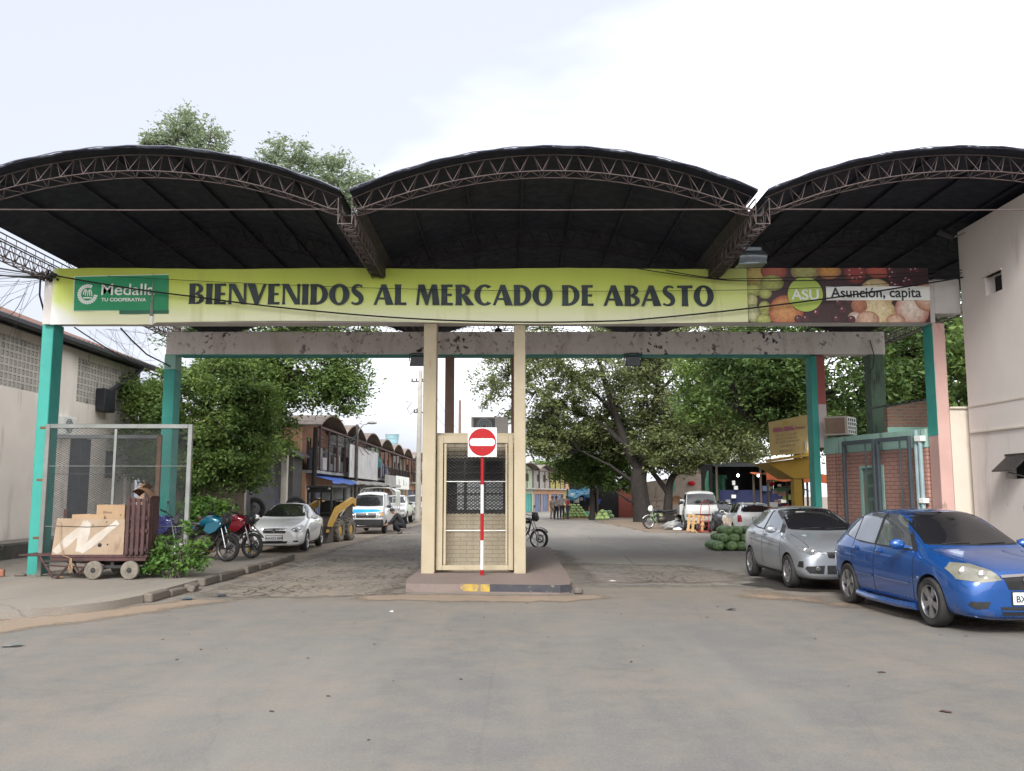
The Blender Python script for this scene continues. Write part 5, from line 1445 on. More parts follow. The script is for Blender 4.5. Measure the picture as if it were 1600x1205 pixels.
# ---- white station wagon and dark car behind the melons
def wagon(label, loc, rz, pm):
    c = Car('parked_car', label, loc, rz, pm,
        [(-2.1, .34, .52, .58, .68, .45), (-2.05, .2, .70, .62, .74, .55), (-1.6, .17, .835, .80, .90, .67), (-1.05, .17, .845, .88, .98, .70), (-.95, .17, .846, .90, 1.01, .7),
         (-.2, .175, .848, .93, 1.39, .56), (.25, .175, .848, .94, 1.43, .58), (1.2, .175, .846, .95, 1.43, .58), (1.75, .19, .83, .96, 1.36, .56), (1.98, .24, .79, .96, 1.08, .62), (2.1, .3, .74, .86, .92, .6), (2.15, .36, .62, .7, .76, .5)],
        (-1.28, 1.26), .30)
    c.add_wheels(5, 'alloy', .19, .0, .64)
    for sg in SIDES:
        for pl in ([(-.66, .98), (-.25, 1.30), (.26, 1.36), (.29, .99)], [(.37, .99), (.345, 1.36), (1.0, 1.36), (1.04, 1.0)], [(1.1, 1.0), (1.08, 1.36), (1.6, 1.31), (1.74, 1.02)]):
            c.patch('side_window', 'side', pl, m_tint, .006, sg, None, 36)
    c.patch('rear_window', 'rear', [(-.62, 1.04), (-.5, 1.34), (.5, 1.34), (.62, 1.04)], m_tint, .005)
    c.patch('windscreen', 'front', [(-.65, 1.05), (-.54, 1.36), (0, 1.4), (.54, 1.36), (.65, 1.05), (0, 1.04)], m_tint, .006)
    c.lamps([(.60, .66), (.62, .92), (.75, .92), (.76, .66)], m_tail, 'rear', name='tail_lamp')
    c.lamps([(.42, .64), (.45, .76), (.7, .80), (.76, .70)], m_hl)
    mb = MB(); c.line(mb, 'rear', [(-.72, .45), (.72, .45)], .12, .03); mb.build('bumper', pm, c.root)
    c.plate(.78, None, 'rear')
    c.mirror(-.66, 1.0, .8, pm)
wagon('white station wagon seen from behind, beyond the silver car', (9.75, 37.5, .02), R(176), p_white)
p_dark = paint('dark_grey_paint', (0.045, 0.05, 0.055), .4, .3)
wagon('dark grey car roof showing between the white wagon and the dark stall', (10.3, 45.0, .02), R(8), p_dark)

# ---- white van/truck with blue stripe on the left
c = Car('delivery_truck', 'small white van with bright blue bonnet stripe and caged load bed', (-6.4, 42.4, .02), R(-2), p_white2,
        [(-2.25, .40, .55, .70, .80, .5), (-2.22, .26, .72, .78, .90, .62), (-2.1, .25, .78, .90, 1.06, .68), (-1.9, .25, .795, 1.0, 1.14, .70), (-1.8, .25, .797, 1.02, 1.18, .70),
         (-1.35, .25, .80, 1.08, 1.80, .62), (-1.0, .25, .80, 1.1, 1.87, .64), (-.2, .26, .80, 1.1, 1.87, .64), (.05, .26, .80, 1.1, 1.84, .64), (.1, .3, .78, 1.0, 1.5, .62)],
        (-1.55, 1.5), .29)
c.add_wheels(5, 'alloy', .18, .0, .6, (m_darkalloy, m_darkalloy))
for sg in SIDES:
    for pl in ([(-1.55, 1.16), (-1.25, 1.6), (-1.15, 1.74), (-.75, 1.74), (-.75, 1.14)], [(-.66, 1.14), (-.66, 1.74), (-.05, 1.74), (-.05, 1.14)]):
        c.patch('side_window', 'side', pl, m_tint, .006, sg, None, 36)
c.patch('windscreen', 'front', [(-.66, 1.22), (-.58, 1.68), (0, 1.73), (.58, 1.68), (.66, 1.22), (0, 1.2)], m_tint, .014)
m_cyan = M('bright_blue_vinyl', (0.02, 0.30, 0.60), None, 3, .4)
c.patch('blue_stripe', 'front', [(-.72, 1.06), (-.4, 1.07), (.4, 1.07), (.66, 1.03), (.66, .98), (-.72, .90)], m_cyan, .006)
gr = c.patch('grille', 'front', [(-.46, .90), (-.44, .70), (.44, .70), (.46, .90)], m_trim, .007)
mb = MB(); p = c.hit('front', .05, .82, .02); mb.ball(p, (.07, .012, .06), 8, 6); mb.build('emblem', m_chrome, gr)
c.lamps([(.48, .70), (.48, .88), (.60, .95), (.74, .96), (.75, .72)], m_hl, refl=((.58, .8, .06),))
for sx in SIDES: c.patch('turn_lamp', 'front', [(sx*.66, .80), (sx*.66, .9), (sx*.74, .9), (sx*.74, .8)], m_amber, .012)
mb = MB(); 
for k in range(5): c.line(mb, 'front', [(-.74, .34+.065*k), (.74, .34+.065*k)], .07, .03)
mb.build('bumper', m_trim, c.root)
c.mirror(-1.6, 1.2, .8, m_trim)
c.plate(.42, None, x=-.18)
c.patch('sun_strip', 'front', [(-.5, 1.25), (.5, 1.25), (.52, 1.21), (-.52, 1.21)], m_prwhite, .009)
mb = MB(); mb.box(-.79, .12, .62, .79, 2.35, .70, .01); mb.box(-.79, .12, .70, -.76, 2.35, 1.05); mb.box(.76, .12, .70, .79, 2.35, 1.05); mb.box(-.759, 2.31, .70, .759, 2.345, 1.05); mb.box(-.35, .0, .38, .35, 2.2, .6)
mb.build('load_bed', p_white2, c.root)
mb = MB()
for k in range(4):
    y_ = .2+k*.7
    mb.tube([(-.775, y_, 1.05), (-.775, y_, 1.85), (-.6, y_, 2.02), (0, y_, 2.07), (.6, y_, 2.02), (.775, y_, 1.85), (.775, y_, 1.05)], .018, 6)
for z_ in (1.3, 1.55, 1.8):
    for sx in SIDES: mb.tube([(sx*.775, .2, z_), (sx*.775, 2.3, z_)], .012, 5)
mb.build('bed_cage', p_white2, c.root)
mb = MB(); mb.grid(lambda u, v: (-.8+1.6*u, 1.0+1.3*v, 1.88+.21*math.sin(PI*u)**.6+.015*math.sin(9*v+4*u)), 16, 8)
for sx in SIDES: mb.grid(lambda u, v: (sx*(.80+.01*math.sin(6*u)), 1.0+1.3*u, 1.2+.69*v), 10, 4)
mb.build('tarpaulin', p_white2, c.root)

# ---- white cab-over truck on the right
c = Car('delivery_truck', 'white cab over truck with dark windscreen parked beyond the pallet at right', (9.35, 45.8, .02), R(-4), p_white2,
        [(-2.05, .52, .6, .80, .90, .55), (-2.02, .42, .76, .90, 1.02, .68), (-1.92, .40, .82, 1.0, 1.14, .72), (-1.86, .40, .835, 1.04, 1.2, .74), (-1.62, .40, .84, 1.08, 1.82, .68), (-1.35, .40, .84, 1.1, 1.93, .68),
         (-.7, .42, .84, 1.1, 1.93, .68), (-.55, .42, .84, 1.1, 1.90, .68), (-.5, .5, .8, 1.0, 1.6, .64)],
        (-1.35,), .36)
c.wheels = (-1.35, 1.5); c.add_wheels(5, 'alloy', .22, .0, .6, (m_alloy, m_darkalloy))
for sg in SIDES: c.patch('side_window', 'side', [(-1.68, 1.2), (-1.5, 1.74), (-.8, 1.76), (-.8, 1.16)], m_tint, .006, sg, None, 36)
c.patch('windscreen', 'front', [(-.71, 1.25), (-.64, 1.74), (0, 1.78), (.64, 1.74), (.71, 1.25), (0, 1.23)], m_tint, .016)
c.lamps([(.50, .62), (.50, .78), (.76, .80), (.77, .64)], m_hl, refl=((.6, .7, .06),))
c.patch('grille', 'front', [(-.42, .80), (.42, .80), (.42, .72), (-.42, .72)], m_darkalloy, .006)
c.mirror(-1.7, 1.35, .84, m_trim, 1.2)
mb = MB(); mb.box(-.9, -.4, .72, .9, 2.6, .80, .01); mb.box(-.35, -.6, .45, .35, 2.4, .7)
for sx in SIDES: mb.box(sx*.9, -.4, .801, sx*.87, 2.6, 1.2)
mb.box(-.869, -.4, .801, .869, -.36, 1.5)
mb.build('load_bed', p_white2, c.root)
cr_ = thing('crate_rack', 'white wire rack with red trim standing beside the white truck', 'rack', (10.75, 42.6, .02))
mb = MB()
for k in range(6):
    for j in range(4): mb.box(-.34+k*.115, 0, .72+j*.13, -.34+k*.115+.1, .4, .72+j*.13+.115, .008)
mb.build('panel', m_prwhite, cr_)
mb = MB()
for x_ in (-.38, .38): mb.tube([(x_, -.02, 0), (x_, -.02, 1.3)], .025, 6)
for z_ in (.69, 1.0, 1.28): mb.tube([(-.38, -.02, z_), (.38, -.02, z_)], .02, 6)
mb.build('frame', m_black, cr_)
mb = MB(); mb.box(-.34, -.012, .72, .34, -.004, .82); mb.build('red_trim', m_signred, cr_)

# ---- skid-steer loader
m_cat = M('dusty_yellow_paint', (0.50, 0.29, 0.05), (0.42, 0.25, 0.06), 3, .5, stain=((.2, .15, .1), 3, (1, 1, .6), .58, .75))
m_dsteel = M('worn_dark_steel', (0.06, 0.052, 0.048), (0.09, 0.075, 0.065), 4, .5, .4)
sk = thing('skid_loader', 'yellow and black skid steer loader with its bucket down, between white car and van', 'loader', (-7.05, 34.5, .02), R(-12))
sp = lambda mb, n, m, par=None: mb.build(n, m, par or sk)
mb = MB(); mb.prism([(-1.0, .3), (-.9, .85), (.4, .95), (.75, 1.35), (1.3, 1.35), (1.4, .4), (.9, .25), (-.6, .25)], -.5, .5, 'x'); sp(mb, 'chassis', m_dsteel)
mb = MB()
for sx in SIDES:
    mb.box(sx*.50, -.75, .9, sx*.44, -.67, 1.95, .01); mb.box(sx*.50, .45, .95, sx*.44, .53, 1.95, .01)
    mb.box(sx*.47, -.67, 1.5, sx*.46, .45, 1.56)
mb.box(-.52, -.8, 1.951, .52, .6, 2.05, .02); mb.box(-.439, .46, 1.0, .439, .52, 1.45); mb.box(-.439, -.74, 1.80, .439, -.68, 1.949)
sp(mb, 'cab', m_black)
mb = MB(); mb.box(-.44, .47, 1.5, .44, .48, 1.94); mb.build('rear_window', m_glass, sk)
mb = MB(); mb.box(-.25, -.1, .92, .25, .3, 1.05, .03); mb.box(-.25, .25, 1.0, .25, .36, 1.5, .03); sp(mb, 'seat', m_trim)
for sx in SIDES:
    mb = MB()
    mb.prism([(1.2, 1.25), (1.25, 1.55), (.9, 1.62), (-.6, 1.25), (-1.15, .75), (-1.35, .35), (-1.2, .3), (-.95, .62), (-.5, 1.0), (.9, 1.4)], sx*.56, sx*.68, 'x')
    sp(mb, 'lift_arm', m_cat)
    mb = MB(); mb.tube([(sx*.62, -.3, .9), (sx*.62, .5, 1.38)], .05, 8); sp(mb, 'hydraulic_ram', m_alloy)
    for wy in (-.55, .5):
        mb = MB(); prof = [(.2, -.13), (.33, -.15), (.385, -.11), (.40, 0), (.385, .11), (.33, .15), (.2, .13)]
        mb.lathe(prof, 26, 'x', (sx*.68, wy, .40), close=True)
        for k in range(14):
            mb.M = Matrix.Translation((sx*.68, wy, .4)) @ Matrix.Rotation(2*PI*k/14, 4, 'X')
            mb.box(-.14, -.03, .37, .0, .04, .42); mb.box(.0, .03, .37, .14, .1, .42)
        mb.M = Matrix()
        w_ = mb.build('wheel', m_dirtytyre, sk)
        mb = MB(); mb.lathe([(0, sx*.1), (.1, sx*.11), (.2, sx*.08), (.2, -sx*.08), (0, -sx*.08)], 18, 'x', (sx*.68, wy, .40)); mb.build('rim', m_cat, w_)
mb = MB(); prof = [(-1.25, .55), (-1.2, .1), (-1.35, .0), (-1.95, .0), (-1.95, .03), (-1.38, .05), (-1.26, .14), (-1.3, .56)]
mb.prism(prof, -.78, .78, 'x')
for sx in SIDES: mb.prism([(-1.25, .55), (-1.2, .05), (-1.35, .0), (-1.9, .0), (-1.35, .55)], sx*.78, sx*.80, 'x')
sp(mb, 'bucket', m_dsteel)
mb = MB()
for sx in SIDES: mb.ball((sx*.42, -.82, 1.93), (.06, .05, .05), 10, 6)
sp(mb, 'work_lamp', m_hl)

m_fork = M('worn_fork_metal', (0.26, 0.26, 0.27), (0.18, 0.18, 0.19), 5, .35, .7)
# ---------------------------------------------------------------- motorcycles
def motorcycle(name, label, loc, rz, tank_m, lean=.12, fairing=None, group='motorcycles', steer=.35, simple=False):
    """faces -Y; leans on its stand"""
    t = thing(name, label, 'motorcycle', loc, rz, group); t.scale = (1.1, 1.1, 1.1)
    Lm = Matrix.Rotation(lean, 4, 'Y')
    def B(mb, n, m, par=None):
        for i_, v in enumerate(mb.v): mb.v[i_] = tuple(Lm @ Vector(v))
        return mb.build(n, m, par or t)
    S = Matrix.Translation((0, -.52, .8)) @ Matrix.Rotation(R(-25), 4, 'X') @ Matrix.Rotation(steer, 4, 'Z') @ Matrix.Rotation(R(25), 4, 'X') @ Matrix.Translation((0, .52, -.8))
    def wheel(y, w, r, stx):
        mb = MB(); mb.M = stx
        prof = [(r*.80, -w*.4), (r*.9, -w*.5), (r*.97, -w*.32), (r, 0), (r*.97, w*.32), (r*.9, w*.5), (r*.80, w*.4)]
        mb.lathe(prof, 34, 'x', (0, y, r), close=True)
        wo_ = B(mb, 'wheel', m_tyre)
        mb = MB(); mb.M = stx
        mb.lathe([(r*.81, -w*.4), (r*.74, -w*.3), (r*.72, 0), (r*.74, w*.3), (r*.81, w*.4)], 34, 'x', (0, y, r))
        for k in range(10 if not simple else 5):
            a = 2*PI*(k//2)/5 + (.16 if k % 2 else -.16) if not simple else 2*PI*k/5
            mb.tube([(0, y+.04*math.cos(a), r+.04*math.sin(a)), (0, y+r*.75*math.cos(a), r+r*.75*math.sin(a))], .011, 5)
        mb.lathe([(0, -.05), (.04, -.05), (.04, .05), (0, .05)], 12, 'x', (0, y, r))
        B(mb, 'rim', m_darkalloy if not simple else m_alloy, wo_)
        mb = MB(); mb.M = stx; mb.lathe([(r*.25, .055), (r*.45, .055), (r*.45, .06), (r*.25, .06)], 24, 'x', (0, y, r), close=True); B(mb, 'brake_disc', m_alloy, wo_)
    wheel(-.68, .10, .295, S); wheel(.66, .14, .295, Matrix())
    mb = MB(); mb.M = S
    for sx in SIDES: mb.tube([(sx*.085, -.68, .295), (sx*.085, -.57, .58)], .021, 8); mb.tube([(sx*.085, -.57, .58), (sx*.08, -.43, .92)], .016, 8)
    mb.box(-.12, -.46, .86, .12, -.38, .89, .01); B(mb, 'fork', m_fork)
    mb = MB(); mb.M = S
    mb.tube([(-.36, -.30, 1.04), (-.28, -.36, 1.03), (-.1, -.42, .98), (.1, -.42, .98), (.28, -.36, 1.03), (.36, -.30, 1.04)], .013, 7)
    for sx in SIDES:
        mb.tube([(sx*.25, -.36, 1.02), (sx*.38, -.29, 1.045)], .02, 7); mb.tube([(sx*.25, -.37, 1.02), (sx*.3, -.40, 1.2)], .007, 5); mb.ball((sx*.32, -.40, 1.22), (.06, .015, .04), 8, 6)
    B(mb, 'handlebar', m_black)
    mb = MB(); mb.M = S
    mb.ball((0, -.60, .90), (.10, .09, .11), 12, 8)
    mb.prism([(-.10, .82), (.10, .82), (.13, .98), (.06, 1.06), (-.06, 1.06), (-.13, .98)], -.62, -.52, 'y'); B(mb, 'headlamp_cowl', fairing or m_black)
    mb = MB(); mb.M = S; mb.ball((0, -.645, .90), (.06, .04, .055), 12, 8); B(mb, 'headlamp', m_hl)
    mb = MB(); mb.M = S
    mb.grid(lambda u, v: (-.065+.13*u, -.68+.33*math.cos(R(40+110*v)), .295+.33*math.sin(R(40+110*v))+.012*math.sin(PI*u)), 4, 12); B(mb, 'mudguard', fairing or m_black)
    def loft(name, mat, secs, n=14):
        mb = MB(); vs = []; fs = []
        for (y, zc, hw, hh, p_) in secs:
            for k in range(n):
                a = 2*PI*k/n; c_, s_ = math.cos(a), math.sin(a)
                vs.append((hw*math.copysign(abs(c_)**p_, c_), y, zc+hh*math.copysign(abs(s_)**p_, s_)))
        for i_ in range(len(secs)-1):
            for k in range(n): fs.append((i_*n+k, i_*n+(k+1) % n, (i_+1)*n+(k+1) % n, (i_+1)*n+k))
        fs += [tuple(range(n)), tuple(reversed(range((len(secs)-1)*n, len(secs)*n)))]
        mb.add(vs, fs); return B(mb, name, mat)
    if not simple:
        loft('tank', tank_m, [(-.50, .84, .05, .05, .8), (-.44, .86, .13, .10, .8), (-.30, .89, .17, .13, .8), (-.12, .88, .16, .13, .8), (.04, .83, .11, .09, .8), (.1, .80, .06, .05, .8)])
        for sx in SIDES:
            mb = MB(); mb.prism([(-.55, .78), (-.40, .86), (-.18, .80), (-.12, .66), (-.28, .58), (-.42, .64)], sx*.15, sx*.18, 'x'); B(mb, 'tank_shroud', tank_m)
        loft('seat', m_trim, [(.03, .80, .09, .04, .7), (.12, .80, .13, .05, .7), (.35, .81, .14, .05, .7), (.5, .87, .12, .05, .7), (.74, .93, .08, .04, .7)])
        loft('tail_fairing', tank_m, [(.2, .72, .10, .05, .8), (.5, .80, .11, .06, .8), (.78, .90, .07, .04, .8), (.9, .93, .03, .02, .8)])
    else:
        loft('tank', tank_m, [(-.46, .80, .05, .05, .8), (-.38, .82, .12, .09, .8), (-.18, .82, .14, .10, .8), (.02, .80, .10, .07, .8)])
        loft('seat', m_trim, [(.0, .80, .10, .04, .7), (.15, .80, .13, .05, .7), (.45, .82, .14, .05, .7), (.68, .84, .10, .04, .7)])
        loft('tail_fairing', m_black, [(.2, .70, .10, .05, .8), (.5, .72, .10, .06, .8), (.8, .74, .05, .04, .8)])
    mb = MB()
    mb.tube([(0, -.45, .86), (0, -.38, .5), (0, -.2, .3), (0, .2, .3), (0, .3, .5), (0, .1, .74), (0, -.42, .80)], .028, 7)
    for sx in SIDES: mb.tube([(sx*.09, .25, .42), (sx*.09, .66, .295)], .024, 6); mb.tube([(sx*.08, .5, .76), (sx*.1, .58, .34)], .02, 6)
    mb.tube([(-.05, .1, .3), (-.28, .08, .02)], .012, 5); mb.tube([(-.25, .05, .34), (.25, .05, .34)], .012, 5)
    B(mb, 'frame', m_black)
    mb = MB(); mb.ball((0, -.02, .42), (.17, .24, .15), 12, 8); mb.M = Matrix.Translation((0, -.22, .56)) @ Matrix.Rotation(.6, 4, 'X')
    for k in range(6): mb.box(-.10, -.09, -.12+k*.04, .10, .09, -.1+k*.04, .004)
    mb.M = Matrix(); B(mb, 'engine', m_dsteel)
    mb = MB(); mb.tube([(.08, -.32, .52), (.1, -.4, .36), (.12, -.25, .22), (.13, .2, .24), (.14, .45, .32), (.15, .82, .42)], [.022, .022, .024, .03, .045, .05], 8); B(mb, 'exhaust', m_alloy if simple else m_rust)
    return t
m_bikeblue = paint('teal_blue_tank_paint', (0.006, 0.12, 0.19), .2, .25)
m_bikered = paint('red_tank_paint', (0.22, 0.006, 0.018), .2, .25)
m_bikeblack = paint('black_tank_paint', (0.012, 0.012, 0.014), .2, .25)
m_bikeviolet = paint('violet_blue_tank_paint', (0.03, 0.04, 0.25), .2, .25)
motorcycle('motorcycle', 'teal blue sport motorcycle standing next to the galvanised gate post', (-7.62, 22.2, .127), R(74), m_bikeblue, .14, m_black, steer=-.05)
motorcycle('motorcycle', 'red sport motorcycle parked between the blue one and the white car', (-7.35, 23.35, .127), R(72), m_bikered, .12, m_black, steer=-.1)
motorcycle('motorcycle', 'dark violet motorcycle mostly hidden behind the leafy shrub and wire gate', (-8.7, 21.95, .127), R(70), m_bikeviolet, .12, m_black)
motorcycle('motorcycle', 'black motorcycle whose front wheel shows behind the cream column and island', (.12, 29.2, .012), R(78), m_bikeblack, .1, None, steer=-.3, simple=True)
motorcycle('motorcycle', 'black commuter motorcycle with pale front mudguard parked below the big tree', (7.75, 46.6, .02), R(-80), m_bikeblack, -.06, m_prwhite, steer=.1, simple=True)

# ---------------------------------------------------------------- trees and plants
def leaf_mat(name, c1, c2, c3, tr=.35, yellow=.06):
    m = bpy.data.materials.new(name); m.use_nodes = True
    n, l = m.node_tree.nodes, m.node_tree.links
    p = n['Principled BSDF']; out = n['Material Output']
    g = n.new('ShaderNodeNewGeometry')
    r = n.new('ShaderNodeValToRGB'); l.new(g.outputs['Random Per Island'], r.inputs[0])
    e = r.color_ramp.elements
    e[0].position, e[0].color = 0, (*c1, 1); e[1].position, e[1].color = 1-yellow, (*c2, 1)
    k = e.new(.55); k.color = (*tuple((a+b)/2 for a, b in zip(c1, c2)), 1)
    k = e.new(1.0); k.color = (*c3, 1)
    t = n.new('ShaderNodeTexCoord').outputs['Object']
    col = mixc(n, l, ramp(n, l, noise(n, l, t, .8, 3), .35, (0, 0, 0), .65, (.5,) * 3), r.outputs[0], c3)
    l.new(col, p.inputs['Base Color'])
    p.inputs['Roughness'].default_value = .5; p.inputs['Specular IOR Level'].default_value = .15
    tl = n.new('ShaderNodeBsdfTranslucent')
    l.new(mixc(n, l, .5, col, (.16, .22, .03)), tl.inputs[0])
    ms = n.new('ShaderNodeMixShader'); ms.inputs[0].default_value = tr
    l.new(p.outputs[0], ms.inputs[1]); l.new(tl.outputs[0], ms.inputs[2]); l.new(ms.outputs[0], out.inputs[0])
    return m
m_leafA = leaf_mat('leaf_dark_green', (0.038, 0.078, 0.031), (0.086, 0.147, 0.052), (0.155, 0.224, 0.061))
m_leafB = leaf_mat('leaf_mid_green', (0.058, 0.109, 0.036), (0.109, 0.181, 0.058), (0.217, 0.290, 0.072))
m_leafC = leaf_mat('leaf_olive', (0.1, 0.122, 0.06), (0.175, 0.2, 0.095), (0.235, 0.265, 0.1))
m_leafD = leaf_mat('leaf_bright_green', (0.052, 0.117, 0.033), (0.098, 0.195, 0.046), (0.182, 0.312, 0.065))
m_leafE = leaf_mat('leaf_glare_pale', (0.2, 0.25, 0.18), (0.28, 0.33, 0.25), (0.32, 0.38, 0.26), .5)  # backlight and haze glare put into the leaf colour
m_bark = M('dark_bark', (0.03, 0.025, 0.022), (0.02, 0.017, 0.015), 4, .95, bmp=.6, bsc=12, stain=((.055, .05, .044), 3, (1, 1, .4), .6, .75))
m_bark2 = M('grey_bark', (0.13, 0.11, 0.095), (0.085, 0.072, 0.06), 4, .95, bmp=.6, bsc=12)
def leaf_mesh(name, cen, L, mat, parent, wr=.42, up=.5, rs=None):
    """many small four-cornered leaves at the given points"""
    rs = rs or rng
    n = len(cen)
    d = rs.normal(size=(n, 3)); d[:, 2] = d[:, 2]*.6 - .15; d /= np.linalg.norm(d, axis=1)[:, None]
    q = rs.normal(size=(n, 3)) + np.array([0, 0, up*2]); s = np.cross(d, q); s /= (np.linalg.norm(s, axis=1)[:, None]+1e-9)
    nn = np.cross(s, d)
    Ls = (L*rs.uniform(.45, 1.45, n))[:, None]
    v = np.empty((n, 4, 3), np.float32)
    v[:, 0] = cen - d*Ls*.5
    v[:, 1] = cen + s*Ls*wr*.5 + d*Ls*.05 + nn*Ls*.06
    v[:, 2] = cen + d*Ls*.5 - nn*Ls*.05
    v[:, 3] = cen - s*Ls*wr*.5 + d*Ls*.05 + nn*Ls*.06
    me = bpy.data.meshes.new(name)
    me.vertices.add(n*4); me.loops.add(n*4); me.polygons.add(n)
    me.vertices.foreach_set('co', v.ravel())
    me.loops.foreach_set('vertex_index', np.arange(n*4, dtype=np.int32))
    me.polygons.foreach_set('loop_start', np.arange(0, n*4, 4, dtype=np.int32))
    me.update(calc_edges=True)
    me.materials.append(mat)
    o = bpy.data.objects.new(name, me); COL.objects.link(o); o.parent = parent
    return o
def tree(name, label, loc, blobs, L, mat, limbs, bark=m_bark, group=None, twigs=True, seed=1, cat='tree', droop=.5, twig_r=.022):
    """limbs: list of (points, r0, r1); blobs: (cx,cy,cz, rx,ry,rz, clumps, leaves per clump, clump radius), all relative to the base"""
    rs = np.random.default_rng(seed)
    t = thing(name, label, cat, loc, 0, group)
    mb = MB(); joints = []
    for pts, r0, r1 in limbs:
        cp = catmull([tuple(p) for p in pts], 5)
        if len(cp) > 2 and r0 < .3:
            j = rs.normal(size=(len(cp), 3))*min(.05, r0*.12); j[0] = 0; j[-1] = 0
            cp = [tuple(np.array(p)+q) for p, q in zip(cp, j)]
        k = len(cp)
        mb.tube(cp, [r0+(r1-r0)*(i/(k-1))**.8 for i in range(k)], 10 if r0 > .12 else 6)
        joints += [np.array(p) for p in cp[k//3:]]
    J = np.array(joints)
    P = []
    tw = MB()
    for (cx, cy, cz, rx, ry, rz, nc, nl, cr) in blobs:
        d = rs.normal(size=(nc, 3)); d /= np.linalg.norm(d, axis=1)[:, None]
        rad = rs.uniform(.25, 1, nc)**.5
        C = np.array([cx, cy, cz]) + d*rad[:, None]*np.array([rx, ry, rz])
        for c_ in C:
            m = int(nl*rs.uniform(.5, 1.5)); k = cr*rs.uniform(.6, 1.3)
            off = rs.normal(size=(m, 3))*k*np.array([.62, .62, .42])
            off[:, 2] -= droop*.25*(off[:, 0]**2+off[:, 1]**2)/max(k, .01)
            P.append(c_+off)
            if twigs and len(J):
                j = J[np.argmin(((J-c_)**2).sum(1))]
                mid = (j+c_)/2 + rs.normal(size=3)*.12*np.linalg.norm(c_-j) + np.array([0, 0, .05])
                dist = np.linalg.norm(c_-j)
                if dist < 7: tw.tube([tuple(j), tuple(mid), tuple(c_)], [twig_r*(1+dist*.25), twig_r*.9, twig_r*.35], 4, False)
    if tw.v:
        o_ = len(mb.v); mb.v += tw.v; mb.f += [tuple(i+o_ for i in f) for f in tw.f]; mb.m += tw.m
    if mb.v: mb.build('trunk', bark, t, smooth=60)
    leaf_mesh('crown', np.concatenate(P), L, mat, t, rs=rs)
    return t
# big spreading tree in the market square
tree('spreading_tree', 'huge spreading tree with forked dark trunk in the middle of the market square', (8.4, 58.4, 0),
     [(-2.5, 0, 11.0, 7.5, 5, 3.0, 260, 74, .5), (-7, -1, 9.0, 4.0, 3, 3.0, 125, 66, .5), (3.5, 0, 9.5, 6.0, 5, 4.2, 270, 105, .6), (-4.5, 1, 6.6, 3.0, 3, 1.6, 85, 95, .45),
      (3.5, -.5, 4.8, 4.2, 3, 1.9, 200, 115, .5), (-6, 0, 5.4, 1.8, 2, 1.6, 60, 95, .45), (6.8, -1, 6.5, 3.2, 3, 2.6, 110, 95, .55), (.5, 2, 6.5, 4, 3, 2.5, 100, 95, .55)],
     .235, m_leafC,
     [([(0, 0, -.1), (-.05, 0, 1.2), (-.2, 0, 2.6), (-.1, 0, 3.4)], .62, .5), ([(-.1, 0, 3.3), (-.9, 0, 4.9), (-1.6, .2, 7.0), (-2.4, 0, 9.5), (-3, 0, 12)], .40, .09), ([(-.2, 0, 2.9), (.7, -.2, 4.2), (3, -.4, 5.2), (5.5, -.6, 6.3), (8, -.5, 8)], .36, .08),
      ([(-.1, 0, 3.3), (.6, .5, 5.5), (1.2, .6, 8.5), (1.5, .4, 11.5)], .36, .08), ([(-.9, 0, 4.9), (-3, .2, 6.6), (-5.5, .2, 7.8), (-8.5, -.5, 9.6)], .22, .05), ([(-1.6, .2, 7), (-3.2, .4, 8.6), (-6, 0, 11)], .16, .04), ([(1.2, .6, 8.5), (3.2, .3, 10.2), (5, .2, 12)], .15, .04),
      ([(.75, -.2, 4.2), (.5, -.6, 6.5), (.2, -.8, 9.5)], .16, .05), ([(-.3, .1, 2.4), (-2, .1, 3.6), (-4, 0, 4.6)], .15, .04),
      ([(1.6, -.1, -.1), (1.7, -.1, 1.6), (2.0, 0, 2.9), (3.2, 0, 4.0), (4.6, 0, 5.0)], .34, .12), ([(1.75, -.1, 1.7), (1.1, -.1, 2.7), (.4, 0, 3.6)], .2, .14), ([(-.5, -.2, 1.2), (-1.1, -.4, 1.5), (-1.8, -.5, 2.0)], .1, .05)],
     m_bark, seed=4, twig_r=.02)
tree('dense_tree', 'dark dense tree behind the left limbs of the huge spreading tree', (5.6, 63.0, 0),
     [(.2, 0, 4.6, 2.5, 2, 2.0, 170, 95, .45), (-1.2, 0, 3.4, 1.5, 1.5, 1.3, 70, 85, .4), (1.6, 0, 3.3, 1.6, 1.5, 1.4, 80, 85, .4), (1.2, 0, 6.0, 2.0, 2, 1.3, 90, 80, .45)],
     .23, m_leafA, [([(0, 0, -.1), (0, 0, 1.5), (.1, 0, 3)], .22, .14), ([(.1, 0, 3), (-1, 0, 4.4)], .1, .03), ([(.1, 0, 3), (1.2, 0, 4.8)], .1, .03)], m_bark, seed=14)
